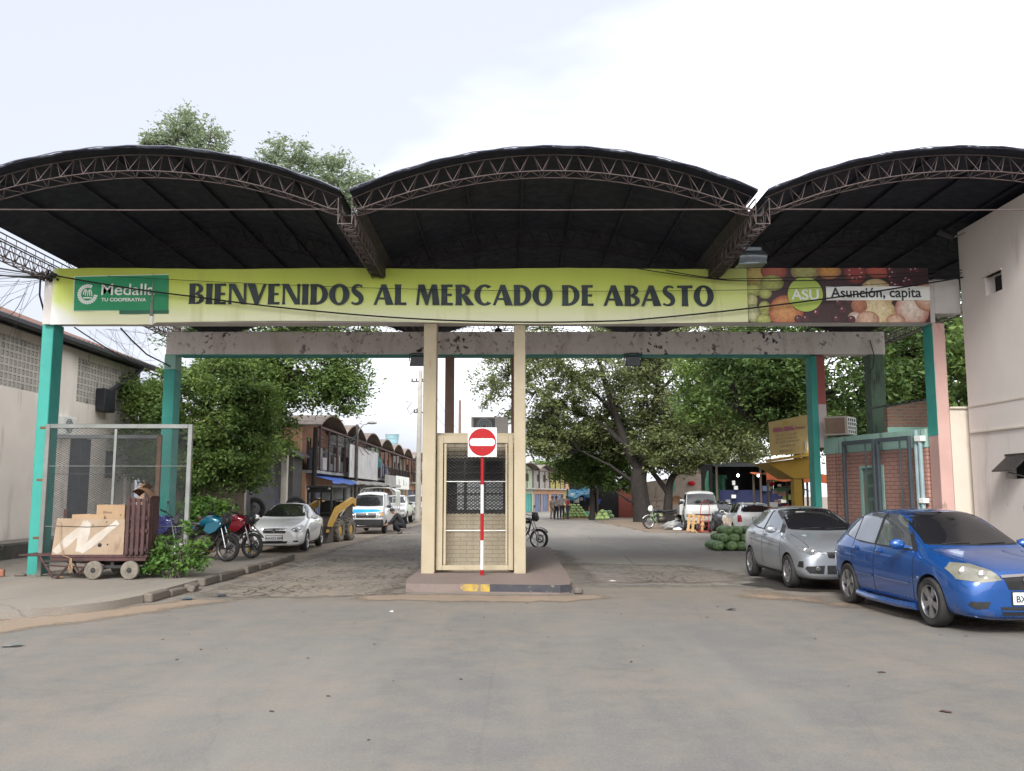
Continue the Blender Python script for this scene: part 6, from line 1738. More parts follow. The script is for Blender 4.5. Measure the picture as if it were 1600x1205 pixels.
# leafy tree overhanging from the right
tree('leafy_tree', 'dense dark leafy tree hanging over the brick shop at the right', (14.2, 35.5, 0),
     [(-1.0, 0, 7.0, 5.2, 3.5, 3.2, 320, 90, .5), (3.2, 0, 7.2, 4.0, 3.5, 3.2, 220, 90, .5), (-4.2, .5, 6.6, 2.4, 2.5, 1.9, 130, 85, .45), (1.5, 1, 4.6, 3.6, 2.5, 1.7, 170, 85, .5), (-2.3, 0, 4.4, 1.9, 1.8, 1.0, 75, 70, .42)],
     .2, m_leafA,
     [([(0, 0, -.1), (0, 0, 2), (-.2, 0, 4)], .4, .28), ([(-.2, 0, 3.6), (-1.5, .2, 4.0), (-3.4, 0, 4.2), (-5, 0, 4.9)], .18, .04), ([(-.2, 0, 4), (-1.5, .2, 5.8), (-3, 0, 7.5)], .2, .05), ([(-.2, 0, 4), (1.5, .2, 6), (3, 0, 8)], .2, .05), ([(-.2, 0, 3), (-1.6, -.3, 3.6), (-3, -.4, 3.5), (-4.2, -.4, 3.9)], .12, .03)],
     m_bark, seed=9)
tree('leafy_tree', 'brighter green tree seen through the gap left of the pale building', (15.6, 26.5, 0),
     [(0, 0, 5.6, 2.4, 2.4, 1.9, 150, 90, .42), (-.8, .4, 3.6, 2.2, 2.0, 1.4, 110, 80, .42), (1.4, .3, 4.2, 2, 2, 1.6, 80, 80, .42)],
     .22, m_leafB, [([(0, 0, -.1), (0, .1, 1.8), (-.2, 0, 3.4)], .24, .16), ([(-.2, 0, 3.3), (.6, 0, 4.6), (1, 0, 6)], .12, .04), ([(-.2, 0, 3.3), (-1, .2, 4.4), (-1.2, .1, 5.6)], .12, .04)], m_bark, seed=10)
tree('leafy_tree', 'bright green feathery tree crown between the big tree and the dark right hand tree', (14.6, 46, 0),
     [(-2.7, 0, 8.0, 3.9, 3, 2.4, 190, 75, .5), (-.4, 0, 6.5, 3.0, 3, 2.0, 110, 75, .5), (-4.4, 0, 6.4, 2.0, 2, 1.2, 70, 60, .45)],
     .22, m_leafB, [([(0, 0, -.1), (.1, 0, 2.4), (0, 0, 4.8)], .25, .17), ([(0, 0, 4.6), (-2.2, 0, 6), (-4, 0, 7.8)], .12, .03), ([(0, 0, 4.6), (-.6, 0, 6), (-1, 0, 8)], .12, .03)], m_bark, seed=11)
# left-hand trees
tree('round_tree', 'bushy round tree between the cream building and the white car', (-10.9, 31.2, .05),
     [(0, 0, 4.6, 2.2, 1.9, 1.7, 210, 120, .36), (-2.1, 0, 5.2, .8, .9, .6, 26, 90, .3), (.9, 0, 6.3, .9, .9, .5, 28, 90, .3), (2.2, -.1, 4.9, .7, .8, .7, 26, 90, .3), (-1.5, -.3, 3.6, 1.0, 1.3, 1.5, 95, 100, .32), (1.7, 0, 3.4, .9, 1.2, 1.6, 95, 100, .32), (0, -.2, 2.9, 2.0, 1.6, 1.0, 140, 105, .34)],
     .15, m_leafB, [([(-.2, 0, -.1), (-.3, 0, 1.2), (-.1, 0, 2.4)], .26, .18), ([(-.1, 0, 2.3), (-.9, 0, 3.4), (-1.4, 0, 4.6)], .1, .03), ([(-.1, 0, 2.3), (.9, 0, 3.4), (1.3, 0, 4.8)], .1, .03), ([(-.1, 0, 2.3), (0, .2, 3.8), (.1, 0, 5.4)], .12, .03)], m_bark, seed=21, droop=.8)
tree('tall_tree', 'tall airy tree rising behind the canopy with its crown down to the shops', (-10.5, 38.5, 0),
     [(1.5, 0, 7.2, 2.9, 2.5, 1.8, 170, 75, .45), (-.7, 0, 6.6, 2.4, 2.2, 1.9, 130, 75, .45), (.1, 0, 4.6, 1.3, 1.4, 1.3, 60, 70, .4), (3.3, -.3, 6.2, 1.2, 1.4, 1.0, 55, 60, .36), (-1.6, 0, 9.4, 3.5, 2.5, 2.2, 130, 65, .45), (1.9, 0, 9.6, 2.8, 2.3, 1.8, 110, 65, .45)],
     .18, m_leafB, [([(.0, 0, -.1), (-.1, 0, 2.2), (.1, 0, 4.2)], .22, .17), ([(.1, 0, 4.1), (-.8, 0, 5.8), (-1.8, 0, 8.5), (-2.4, 0, 12)], .14, .04), ([(.1, 0, 4.1), (.7, 0, 6), (1.1, .1, 9), (1.4, 0, 13)], .14, .04), ([(.5, 0, 5.6), (1.6, -.2, 6.6), (2.6, -.3, 7)], .07, .025), ([(-.6, 0, 5.4), (-.9, -.2, 4.8), (-1.0, -.3, 4.0)], .05, .02)],
     m_bark, seed=22, droop=.9)
tree('tall_tree', 'tall tree top coloured pale for glare above the valley between the left and middle vaults', (-13.2, 43.0, 0),
     [(2.2, 0, 18.2, 1.3, 1.4, 1.2, 40, 58, .42), (4.2, 0, 17.6, 1.3, 1.3, 1.0, 40, 58, .42), (5.7, 0, 16.7, 1.0, 1.2, .9, 30, 55, .4), (3.4, 0, 16.2, 2.5, 1.6, 1.3, 70, 70, .45), (1.0, 0, 17.7, .7, 1.0, .8, 22, 55, .4)],
     .21, m_leafE, [([(0, 0, -.1), (0, 0, 6), (.2, 0, 12)], .32, .2), ([(.2, 0, 12), (1.5, 0, 15), (2.2, 0, 18.2)], .14, .04), ([(.2, 0, 12), (2.6, 0, 15), (4.2, 0, 17.8)], .14, .04), ([(1.6, 0, 13.8), (4, 0, 15.4), (5.7, 0, 17)], .1, .03)], m_bark2, seed=23)
tree('tall_tree', 'small tree top coloured pale for glare showing over the crest of the left vault', (-15.6, 41.0, 0),
     [(-.2, 0, 19.0, 1.15, 1.2, 1.1, 34, 58, .4), (1.2, 0, 18.5, .85, 1.0, 1.0, 26, 55, .38), (-1.3, 0, 18.3, .6, .9, .6, 20, 65, .35), (.2, 0, 17.6, 1.2, 1.2, .8, 36, 70, .4)],
     .21, m_leafE, [([(0, 0, -.1), (0, 0, 7), (.1, 0, 13.5)], .3, .16), ([(.1, 0, 13.5), (-.3, 0, 15.5), (-.4, 0, 19)], .1, .03), ([(.1, 0, 13.5), (.8, 0, 16), (1.2, 0, 18.6)], .1, .03)], m_bark2, seed=24)
# distant tree line
for (x, y, h, w, s, lab) in ((5.6, 128, 7.2, 4.2, 31, 'distant green tree above the far painted shops'), (-18, 112, 8.2, 4.5, 32, 'distant tree left of the concrete power pole'), (9.5, 126, 6.2, 4, 33, 'distant tree behind the blue tarpaulin stall')):
    tree('distant_tree', lab, (x, y, 0), [(0, 0, h*.72, w*.8, w*.6, h*.26, 110, 60, .7), (w*.5, 0, h*.6, w*.5, w*.5, h*.22, 60, 60, .6), (-w*.5, 0, h*.62, w*.5, w*.5, h*.2, 60, 60, .6)], .42, m_leafB,
         [([(0, 0, -.1), (.1, 0, h*.3), (0, 0, h*.6)], .25, .12), ([(0, 0, h*.4), (w*.4, 0, h*.6)], .1, .04), ([(0, 0, h*.4), (-w*.4, 0, h*.6)], .1, .04)], m_bark2, seed=s)
# shrubs
def shrub(name, label, loc, blobs, L, mat, seed, stems=5, cat='shrub'):
    rs_ = random.Random(seed)
    limbs = []
    for k in range(stems):
        b = rs_.choice(blobs)
        limbs.append(([(rs_.uniform(-.1, .1), rs_.uniform(-.1, .1), 0), (b[0]*.4, b[1]*.4, b[2]*.6), (b[0]+rs_.uniform(-.2, .2), b[1], b[2]+rs_.uniform(0, .2))], .018, .006))
    return tree(name, label, loc, blobs, L, mat, limbs, m_bark2, None, True, seed, cat, .4, .005)
shrub('shrub', 'bright leafy shrub growing at the pavement edge between hand cart and motorcycles', (-6.55, 17.75, .12),
      [(0, 0, .3, .6, .35, .2, 44, 26, .14), (-.25, .1, .6, .3, .3, .22, 18, 24, .12), (.32, .1, .62, .26, .25, .25, 18, 22, .12), (.2, 0, .95, .12, .12, .16, 7, 16, .08), (-.5, 0, .2, .25, .2, .12, 12, 18, .1)], .1, m_leafD, 41, 9)
shrub('shrub', 'dark green shrub under the bushy round tree behind the motorcycles', (-10.0, 29.4, .05),
      [(0, 0, 1.1, 1.0, .6, .55, 70, 45, .22), (.6, 0, .8, .6, .5, .45, 36, 40, .2), (-.7, 0, .9, .5, .5, .5, 30, 40, .2)], .16, m_leafD, 42, 7)

# ---------------------------------------------------------------- cream building on the left
m_cwall = M('stained_cream_plaster', (0.78, 0.71, 0.64), (0.7, 0.635, 0.57), .8, .9, bmp=.15, bsc=30, stain=((.36, .29, .235), 1.2, (1, 1.2, .22), .55, .75), stain2=((.2, .12, .07), 3, (1, 1, .5), .72, .8))
m_breeze = M('breeze_block_concrete', (0.5, 0.465, 0.42), (0.42, 0.39, 0.35), 3, .95, bmp=.3, bsc=30, stain=((.12, .11, .1), 2, (1, 1, .5), .56, .72))
m_tile = M('brown_roof_tile', (0.19, 0.095, 0.07), (0.14, 0.075, 0.058), 4, .9, stain=((.08, .07, .06), 2, (1, 1, 1), .52, .68))
m_gut = M('black_gutter', (0.025, 0.026, 0.032), (0.035, 0.035, 0.04), 3, .5)
m_moss = M('mossy_plinth', (0.10, 0.09, 0.078), (0.045, 0.048, 0.04), 1.5, .95, stain=((.32, .3, .27), 1.8, (1, 1, 1.4), .62, .66))
m_greyblue = M('grey_blue_door_paint', (0.055, 0.058, 0.075), (0.042, 0.044, 0.058), 3, .6)
WX = -13.6
lb = thing('market_building', 'long cream building with breeze block screens and brown roof behind the turquoise column', 'building', (WX, 22, 0))
def lp(mb, n, m, par=None, sm=35):
    o = mb.build(n, m, par or lb, smooth=sm)
    if par is None: o.location = (-WX, -22, 0)
    return o
PAN = [(8.2, 12.6), (14.2, 18.6), (20.4, 25.9), (27.8, 31.5)]; PZ0, PZ1 = 4.62, 6.02
mb = MB()
mb.box(WX-.2, 6, .5, WX, 32.3, PZ0); mb.box(WX-.2, 6, PZ1, WX, 32.3, 6.3)
e = [6] + [v for p in PAN for v in p] + [32.3]
for i in range(0, len(e), 2): mb.box(WX-.2, e[i], PZ0, WX, e[i+1], PZ1)
for y in (7.2, 13.4, 19.5, 26.9, 31.9): mb.box(WX, y-.35, .5, WX+.1, y+.35, 6.29)
mb.box(WX-9, 32.1, .0, WX-.2, 32.29, 6.6); mb.box(WX-9, 6.0, 0, WX-.2, 6.2, 6.6)
lp(mb, 'wall', m_cwall)
for (a, b) in PAN[2:]:
    mb = MB(); n = int(round((b-a)/.215)); s_ = (b-a)/n; m_ = 7; h = (PZ1-PZ0)/m_
    for i in range(n):
        for j in range(m_):
            y0, z0 = a+i*s_, PZ0+j*h
            for k0, k1, x_ in ((0, .16, -.02), (.3, .42, -.03)):
                ya, yb, za, zb = y0+s_*k0, y0+s_*(1-k0), z0+h*k0, z0+h*(1-k0)
                t0 = s_*(k1-k0)
                mb.box(WX-.14, ya, za, WX+x_, ya+t0, zb); mb.box(WX-.14, yb-t0, za, WX+x_, yb, zb)
                mb.box(WX-.14, ya+t0, za, WX+x_-.002, yb-t0, za+t0); mb.box(WX-.14, ya+t0, zb-t0, WX+x_-.002, yb-t0, zb)
            mb.box(WX-.13, y0+s_*.45, z0+h*.15, WX-.05, y0+s_*.55, z0+h*.31); mb.box(WX-.13, y0+s_*.45, z0+h*.69, WX-.05, y0+s_*.55, z0+h*.85)
    lp(mb, 'breeze_block_screen', m_breeze, sm=0)
mb = MB(); mb.box(WX-.4, 8, 4.4, WX-.3, 32, 6.28); mb.box(WX-.299, 8, 6.05, WX-.21, 32, 6.2); lp(mb, 'hole_shade_sheet', m_dark)  # black sheet and cap added to keep the screen holes in shade
mb = MB()
mb.grid(lambda u, v: (WX+.62-7.6*v, 5.6+27.2*u, 6.36+2.9*v+.018*math.sin(u*27.2*22)+.02*math.sin(u*9)), 300, 6)
lp(mb, 'roof', m_tile, sm=60)
mb = MB(); mb.box(WX+.5, 5.5, 6.2, WX+.68, 32.8, 6.36, .03); mb.box(WX-.0, 5.5, 6.29, WX+.5, 32.8, 6.33); mb.box(WX+.1, 5.6, 6.22, WX+.15, 32.7, 6.288)
mb.tube([(WX+.55, 31.4, 6.2), (WX+.3, 31.2, 5.85), (WX+.12, 29.6, 5.1)], .07, 8)
lp(mb, 'gutter', m_gut)
mb = MB(); mb.box(WX+.0, 29.1, 4.45, WX+.3, 29.9, 5.2, .02); lp(mb, 'downpipe_box', m_gut)
mb = MB(); mb.tube([(WX+.16, 31.75, .5), (WX+.16, 31.75, 6.2)], .03, 6); lp(mb, 'downpipe', m_grayac)
dr = MB(); dr.box(WX-.02, 27.6, .5, WX+.03, 28.9, 3.5); dr.box(WX+.03, 28.22, .5, WX+.05, 28.28, 3.5); lp(dr, 'door', m_greyblue)
mb = MB(); mb.box(WX-.02, 30.05, 2.3, WX+.03, 30.75, 3.2); lp(mb, 'window', m_black)
mb = MB(); mb.box(WX, 27.2, .5, WX+.02, 27.6, 1.3); lp(mb, 'bare_brick', m_redbrick)
acb = MB(); acb.box(WX, 26.4, 3.5, WX+.35, 27.2, 4.05, .02); o = lp(acb, 'condenser', m_prwhite)
mb = MB()
for r_ in (.08, .14, .2): mb.lathe([(r_-.006, .36), (r_+.006, .36), (r_+.006, .37), (r_-.006, .37)], 24, 'x', (WX, 26.75, 3.78), close=True)
mb.build('fan_guard', m_black, o)
mb = MB(); mb.box(WX+.001, 6, .0, -12.55, 32.3, .5, .03)
o = lp(mb, 'plinth', m_moss)
mb = MB(); mb.box(WX+.101, 6, .501, -12.6, 32.2, .53, .01); lp(mb, 'plinth_top', m_pave)

# boundary wall and corrugated fence behind the round tree
m_oldwall = M('old_beige_wall', (0.30, 0.25, 0.21), (0.24, 0.2, 0.165), 1.4, .95, bmp=.3, bsc=20, stain=((.11, .09, .07), 1.4, (1, 1, .4), .52, .7))
m_corr = M('dark_corrugated_iron', (0.06, 0.06, 0.07), (0.085, 0.08, 0.085), 2, .6, .3, stain=((.12, .075, .05), 3, (1, 1, .3), .62, .75))
mb = MB(); mb.box(-13.6, 33.4, 0, -9.9, 33.65, 2.5); mb.box(-12.2, 33.2, 0, -11.8, 33.39, 2.6)
tagged(mb, 'wall', m_oldwall, 'old beige boundary wall behind the bushy round tree', 'wall')
mb = MB(); mb.grid(lambda u, v: (-10.15-.25*u+.03*math.cos(u*5.4*2*PI/.22), 34.0+5.4*u, .05+2.9*v), 200, 1)
fnc = tagged(mb, 'corrugated_fence', m_corr, 'dark corrugated iron fence behind the upright tyres', 'fence', sm=60)
# the big loose tyres
def big_tyre(label, loc, rz, tilt, r=.44, w=.28):
    mb = MB(); prof = [(r*.55, -w*.42), (r*.72, -w*.5), (r*.92, -w*.48), (r, -w*.36), (r, w*.36), (r*.92, w*.48), (r*.72, w*.5), (r*.55, w*.42), (r*.57, 0)]
    mb.M = Matrix.Rotation(tilt, 4, 'Y'); mb.lathe(prof, 36, 'x', close=True)
    for q in (-.2, 0, .2): mb.lathe([(r*1.0, w*(q-.04)), (r*1.012, w*q), (r*1.0, w*(q+.04))], 36, 'x')
    return tagged(mb, 'tyre', m_tyre, label, 'tyre', 'loose tyres by the fence', loc, rz)
big_tyre('upright loose tyre standing on the stack left of the white car roof', (-10.1, 35.4, 1.2), R(100), .0)
big_tyre('lower tyre lying flat beneath the upright one left of the white car', (-10.2, 35.5, .58), R(90), R(90))
big_tyre('tyre at the bottom of the stack left of the white car', (-10.15, 35.5, .27), R(80), R(90))
big_tyre('upright loose tyre resting on another above the white car roof', (-8.8, 36.8, 1.25), R(98), .0, .42)
big_tyre('dark tyre lying under the leaning tyre behind the white car', (-8.75, 36.9, .42), R(80), R(90), .46, .8)
mb = MB()
for (dx, dz, a) in ((.0, .0, .0),): mb.box(-.3, -.3, 0, .35, .3, .42, .03)
tagged(mb, 'block', m_white, 'white concrete block right of the red motorcycle', 'block', None, (-9.55, 32.0, .02), .2)
mb = MB(); mb.tube([(0, 0, 0), (.02, 0, .62)], .05, 8); tagged(mb, 'bollard', m_yel, 'short yellowish post left of the white car bumper', 'post', None, (-7.05, 24.4, .02))

# ---------------------------------------------------------------- vaulted shops
m_rbrick = brick_mat('orange_red_brick', (0.36, 0.165, 0.1), (0.29, 0.135, 0.085), (0.24, 0.2, 0.165), .26, .08, .012)
m_gbrick = brick_mat('painted_rose_brick', (0.5, 0.27, 0.215), (0.43, 0.23, 0.18), (0.17, 0.11, 0.09), .255, .088, .009, streak=.75)
m_vtop = M('rusty_corrugated_roof', (0.22, 0.19, 0.17), (0.17, 0.13, 0.11), 1.5, .85, stain=((.14, .08, .05), 1.5, (1, 1, 1), .5, .7))
m_mintw = M('pale_green_plaster', (0.36, 0.42, 0.30), (0.3, 0.36, 0.26), 1.5, .9, stain=((.14, .13, .1), 2, (1, 1, .4), .55, .75))
m_orng = M('orange_plaster', (0.46, 0.27, 0.165), (0.4, 0.235, 0.145), 1.2, .9, stain=((.3, .17, .1), 2, (1, 1, .4), .6, .75))
m_limew = M('mustard_green_plaster', (0.36, 0.32, 0.10), (0.3, 0.27, 0.09), 1.2, .9, stain=((.16, .13, .06), 2, (1, 1, .4), .6, .75))
m_peach = M('peach_plaster', (0.5, 0.3, 0.2), (0.44, 0.26, 0.175), 1.2, .9)
m_bluep = M('strong_blue_paint', (0.03, 0.09, 0.40), (0.035, 0.1, 0.34), 2, .6)
m_bluedoor = M('dull_blue_door', (0.10, 0.14, 0.24), (0.08, 0.11, 0.19), 2, .6)
m_shut = M('grey_shutter', (0.28, 0.28, 0.27), (0.22, 0.22, 0.215), 2, .55, .2)
m_fib = M('grey_fibre_sheet', (0.32, 0.31, 0.29), (0.25, 0.24, 0.225), 1.2, .9, stain=((.13, .12, .11), 1.5, (1, 1, .4), .55, .75))
def shop(label, loc, rz, upper, lower, trim, ndoor, doorm, awn=None, W=6.7, zs=1.0, balcony=True, nwin=2, clutter=0, seed=1, group='vaulted shop units'):
    """two-storey shop facing local +X, W wide along +Y, 8 m deep, one barrel vault"""
    r = random.Random(seed)
    t = thing('shop_building', label, 'shop', loc, rz, group)
    H1, H2 = 2.9*zs, 5.0*zs
    bp = lambda mb, n, m, par=None, sm=35: mb.build(n, m, par or t, smooth=sm)
    dw = (W-.9)/ndoor
    mb = MB(); mb.box(-8, .0, 0, -.25, .18, H2); mb.box(-8, W-.18, 0, -.25, W, H2); mb.box(-8, .181, 0, -7.8, W-.181, H2)
    mb.box(-.249, 0, 0, 0, .45, H1-.15); mb.box(-.249, W-.45, 0, 0, W, H1-.15)
    for k in range(ndoor-1): mb.box(-.249, .45+dw*(k+1)-.15, 0, 0, .45+dw*(k+1)+.15, 2.2*zs)
    mb.box(-.249, .451, 2.2*zs, -.002, W-.451, H1-.15)
    bp(mb, 'lower_wall', lower)
    mb = MB(); mb.box(-8, 0, H1-.149, .55, W, H1, .01); bp(mb, 'floor_slab', trim)
    # upper wall with window openings
    xu = -.35 if balcony else -.02
    ww = 1.1; gap = (W-.4-nwin*ww)/(nwin+1)
    mb = MB(); z0, z1 = H1+.002, H2
    ed = [.2]
    for k in range(nwin): ed += [.2+gap*(k+1)+ww*k, .2+gap*(k+1)+ww*(k+1)]
    ed.append(W-.2)
    for k in range(0, len(ed), 2): mb.box(xu-.15, ed[k], z0, xu, ed[k+1], z1)
    for k in range(1, len(ed)-1, 2): mb.box(xu-.15, ed[k], z0, xu, ed[k+1], z0+.8*zs); mb.box(xu-.15, ed[k], z1-.4*zs, xu, ed[k+1], z1)
    A = [(0+.1+(W-.2)*q/20, H2+.62*zs*(1-(2*q/20-1)**2)) for q in range(21)]
    mb.prism(A, xu-.15, xu-.002, 'x')
    bp(mb, 'upper_wall', upper)
    for k in range(nwin):
        y0 = .2+gap*(k+1)+ww*k
        mb = MB(); mb.box(xu-.1, y0, z0+.8*zs, xu-.05, y0+ww, z1-.4*zs)
        w_ = bp(mb, 'window', m_dark)
        mb = MB()
        for q in (0, .5, 1): mb.box(xu-.049, y0+q*(ww-.06), z0+.8*zs, xu-.01, y0+q*(ww-.06)+.06, z1-.4*zs)
        mb.box(xu-.048, y0, z0+.8*zs, xu-.012, y0+ww, z0+.85*zs)
        mb.build('frame', m_dwood, w_)
    mb = MB(); N = 26
    prof = [(-.15+(W+.3)*q/N, H2+.05+.72*zs*(1-(2*q/N-1)**2)) for q in range(N+1)]
    vs = []
    for y, z in prof:
        for x in (.75, -8.1): vs += [(x, y, z), (x, y, z+.06)]
    fs = []
    for q in range(N):
        a, b = q*4, q*4+4
        fs += [(a, b, b+2, a+2), (a+1, a+3, b+3, b+1), (a, a+1, b+1, b), (a+2, b+2, b+3, a+3)]
    mb.add(vs, fs); bp(mb, 'vault_roof', m_vtop, sm=60)
    mb = MB()
    for q in (0, .33, .66, 1): mb.box(.6, .05+q*(W-.2), H1, .68, .13+q*(W-.2), H2+.05)
    mb.box(.55, 0, H2-.06, .7, W, H2+.04); bp(mb, 'post', m_dwood)
    for k in range(ndoor):
        y0 = .45+dw*k+(.15 if k else 0); y1 = .45+dw*(k+1)-(.15 if k < ndoor-1 else 0)
        mb = MB(); mb.box(-.2, y0, 0, -.12, y1, 2.2*zs)
        nb = 3
        if doorm is m_shut:
            for q in range(16): mb.box(-.12, y0, .05+q*.135*zs, -.105, y1, .12+q*.135*zs)
        else:
            for q in range(nb): mb.box(-.12, y0+.08+q*(y1-y0)/nb, .15, -.1, y0+(q+1)*(y1-y0)/nb-.05, 2.05*zs)
        bp(mb, 'door', doorm)
    if balcony:
        mb = MB(); mb.box(.5, .05, H1+.9*zs, .54, W-.05, H1+.95*zs); mb.box(.5, .05, H1+.1, .54, W-.05, H1+.14)
        for q in range(int(W/.16)): mb.box(.51, .08+q*.16, H1+.14, .53, .10+q*.16, H1+.9*zs)
        bp(mb, 'railing', m_black)
    if awn:
        am, d, drop = awn
        mb = MB()
        mb.grid(lambda u, v: (.02+d*v, -.05+(W+.1)*u, H1-.16-drop*v+.02*math.sin(u*W*28)*v-.03*math.sin(u*W*1.7)*v), int(W*10), 3)
        mb.grid(lambda u, v: (.02+d+.01*v, -.05+(W+.1)*u, H1-.16-drop-.12*v+.02*math.sin(u*W*28)-.03*math.sin(u*W*1.7)), int(W*10), 1)
        bp(mb, 'awning', am, sm=60)
    for k in range(clutter):                                     # goods piled on the balcony belong to the unit's front
        pass
    return t
shop('brick fronted vaulted shop with a blue awning and blue doors, nearest in the left row', (-10.0, 43.6, .03), 0, m_rbrick, m_orng, m_fib, 3, m_bluedoor, (m_bluep, 1.3, .35), seed=1)
shop('second vaulted shop in the left row, its balcony covered by the blank billboard', (-10.0, 50.32, .03), 0, m_fib, m_fib, m_fib, 3, m_shut, (m_fib, 1.2, .3), seed=2)
shop('third vaulted shop in the left row with grey shutters past the blank billboard', (-10.0, 57.04, .03), 0, m_rbrick, m_fib, m_fib, 3, m_shut, (m_fib, 1.2, .3), seed=3)
shop('pale green vaulted shop with a satellite dish on its balcony', (-10.0, 63.76, .03), 0, m_mintw, m_fib, m_fib, 3, m_shut, (m_fib, 1.3, .35), seed=4)
shop('orange brick vaulted shop just left of the concrete power pole', (-10.0, 70.48, .03), 0, m_rbrick, m_peach, m_fib, 2, m_brown, None, seed=5)
shop('brick vaulted shop behind the concrete power pole', (-10.0, 77.2, .03), 0, m_fib, m_mintw, m_fib, 2, m_brown, None, seed=6)
shop('last brick vaulted shop of the left row before the street bends', (-9.8, 83.92, .03), -.06, m_rbrick, m_peach, m_fib, 2, m_bluedoor, None, seed=7)
u = (math.sin(R(16.9)), math.cos(R(16.9)))
for k, (lab, up, lo, dm) in enumerate([('far grey green vaulted shop seen just right of the booth column', m_mintw, m_mintw, m_turq), ('far vaulted shop with pale grey upper floor and orange ground floor', m_fib, m_orng, m_bluedoor), ('far vaulted shop with mustard upper floor and orange ground floor', m_limew, m_orng, m_bluedoor),
                                       ('far vaulted shop with reddish brown upper floor beside the blue tarpaulin', m_peach, m_limew, m_bluedoor), ('farthest vaulted shop partly behind the dark tree', m_rbrick, m_peach, m_bluedoor), ('last far vaulted shop behind the tree foliage', m_fib, m_peach, m_bluedoor)]):
    shop(lab, (.2+u[0]*6.75*k, 85.5+u[1]*6.75*k, 0), R(-16.9), up, lo, m_fib, 2, dm, None, 6.7, .84, False, 2, seed=20+k)
sh = thing('shed', 'dark weathered shed with a low gable between the fence and the orange shop', 'shed', (-11.6, 42.4, 0))
mb = MB(); mb.prism([(-1.6, 0), (1.5, 0), (1.5, 3.7), (-.1, 4.5), (-1.6, 3.7)], -.9, .9, 'y'); mb.build('wall', M('dark_weathered_boards', (0.085, 0.08, 0.078), (0.055, 0.052, 0.052), 2, .9, stain=((.16, .14, .12), 2, (2, 2, .2), .6, .75)), sh)
mb = MB(); mb.prism([(-1.9, 3.52), (-.1, 4.52), (1.8, 3.5), (1.8, 3.58), (-.1, 4.6), (-1.9, 3.6)], -1.2, 1.1, 'y'); mb.build('roof', m_corr, sh)
mb = MB(); mb.box(-.2, -.93, 0, .9, -.901, 2.1); mb.build('door', m_greyblue, sh)
# lamp posts, poles, billboard, tank, dish
m_concpole = M('pale_concrete_pole', (0.42, 0.395, 0.35), (0.35, 0.325, 0.285), 3, .9, stain=((.2, .16, .12), 2, (1, 1, .3), .62, .75))
bb = thing('billboard', 'large blank weathered grey billboard fixed in front of the shop balconies', 'billboard', (-9.1, 50.4, 2.75))
mb = MB(); mb.grid(lambda u, v: (.0+.01*math.sin(u*30), 10.6*u, 1.85*v-.05*u), 40, 4); mb.box(-.04, 0, -.04, -.02, 10.6, 1.8)
mb.build('panel', M('weathered_grey_sheet', (0.50, 0.49, 0.49), (0.42, 0.41, 0.41), 1.2, .8, stain=((.26, .25, .25), 1.6, (1, 1, .35), .55, .7)), bb)
mb = MB()
for k in range(5): mb.box(-.1, .1+k*2.6, -.05, -.05, .17+k*2.6, 1.8)
mb.build('frame', m_dsteel, bb)
for lab, y0, y1, z0, z1, mm in (('grey shop sign panel under the green shop balcony', 64.5, 70.2, 2.25, 3.2, m_fib), ('white shop sign panel with faint marks left of the power pole', 70.6, 79.5, 2.2, 3.25, m_prwhite)):
    s_ = thing('shop_sign', lab, 'sign', (-9.1, y0, z0))
    mb = MB(); mb.box(-.03, 0, 0, .03, y1-y0, z1-z0, .01); pb = mb.build('panel', mm, s_)
    if mm is m_prwhite:
        mb = MB()
        for k, (a, h) in enumerate(((1.6, .5), (2.0, .35), (4.6, .5), (5.0, .4), (6.6, .3))): mb.box(.03, a, .3, .034, a+.22, .3+h)
        mb.build('marks', m_shut, pb)
wt = thing('water_tank', 'pale blue rooftop water tank on the left shop row', 'water tank', (-11.3, 84.5, 6.2)); wt.scale = (.8, .8, .8)
mb = MB(); mb.lathe([(0, 0), (.62, 0), (.72, .7), (.82, 1.45), (.86, 1.5), (.0, 1.52)], 22); mb.build('tank', M('pale_blue_plastic', (0.28, 0.45, 0.5), (0.24, 0.4, 0.45), 2, .6), wt)
for q in (.5, 1.0):
    mb = MB(); mb.lathe([(.62+.1*q/.7+.02, q-.03), (.62+.1*q/.7+.05, q), (.62+.1*q/.7+.02, q+.03)], 22); mb.build('rib', MATS['pale_blue_plastic'], wt)
mb = MB(); mb.box(-.8, -.8, -.12, .8, .8, 0)
for sx in (-.7, .7):
    for sy in (-.7, .7): mb.tube([(sx, sy, -1.3), (sx, sy, -.12)], .06, 6)
mb.build('stand', m_dsteel, wt)
sd = thing('satellite_dish', 'teal satellite dish on the pale green shop balcony', 'satellite dish', (-9.3, 61.4, 3.9))
mb = MB(); mb.M = Matrix.Rotation(.3, 4, 'Z'); mb.lathe([(0, -.1), (.2, -.08), (.4, -.0), (.415, -.02), (.21, -.1), (0, -.12)], 24, 'y'); mb.build('dish', M('dull_teal_paint', (0.06, 0.2, 0.2), None, 3, .6), sd)
mb = MB(); mb.tube([(0, .1, -.9), (0, .1, 0)], .03, 6); mb.tube([(0, -.1, -.3), (0, -.6, .05)], .015, 5); mb.build('mast', m_shut, sd)
def cable_pts(a, b, sag, n=14):
    a, b = Vector(a), Vector(b); return [tuple(a.lerp(b, k/n)-Vector((0, 0, sag*4*(k/n)*(1-k/n)))) for k in range(n+1)]
up_ = thing('utility_pole', 'tall pale concrete power pole with cross arms left of the booth column', 'power pole', (-6.25, 60, 0))
mb = MB(); mb.tube([(0, 0, 0), (.06, 0, 10.1)], [.21, .12], 10); mb.build('pole', m_concpole, up_)
mb = MB()
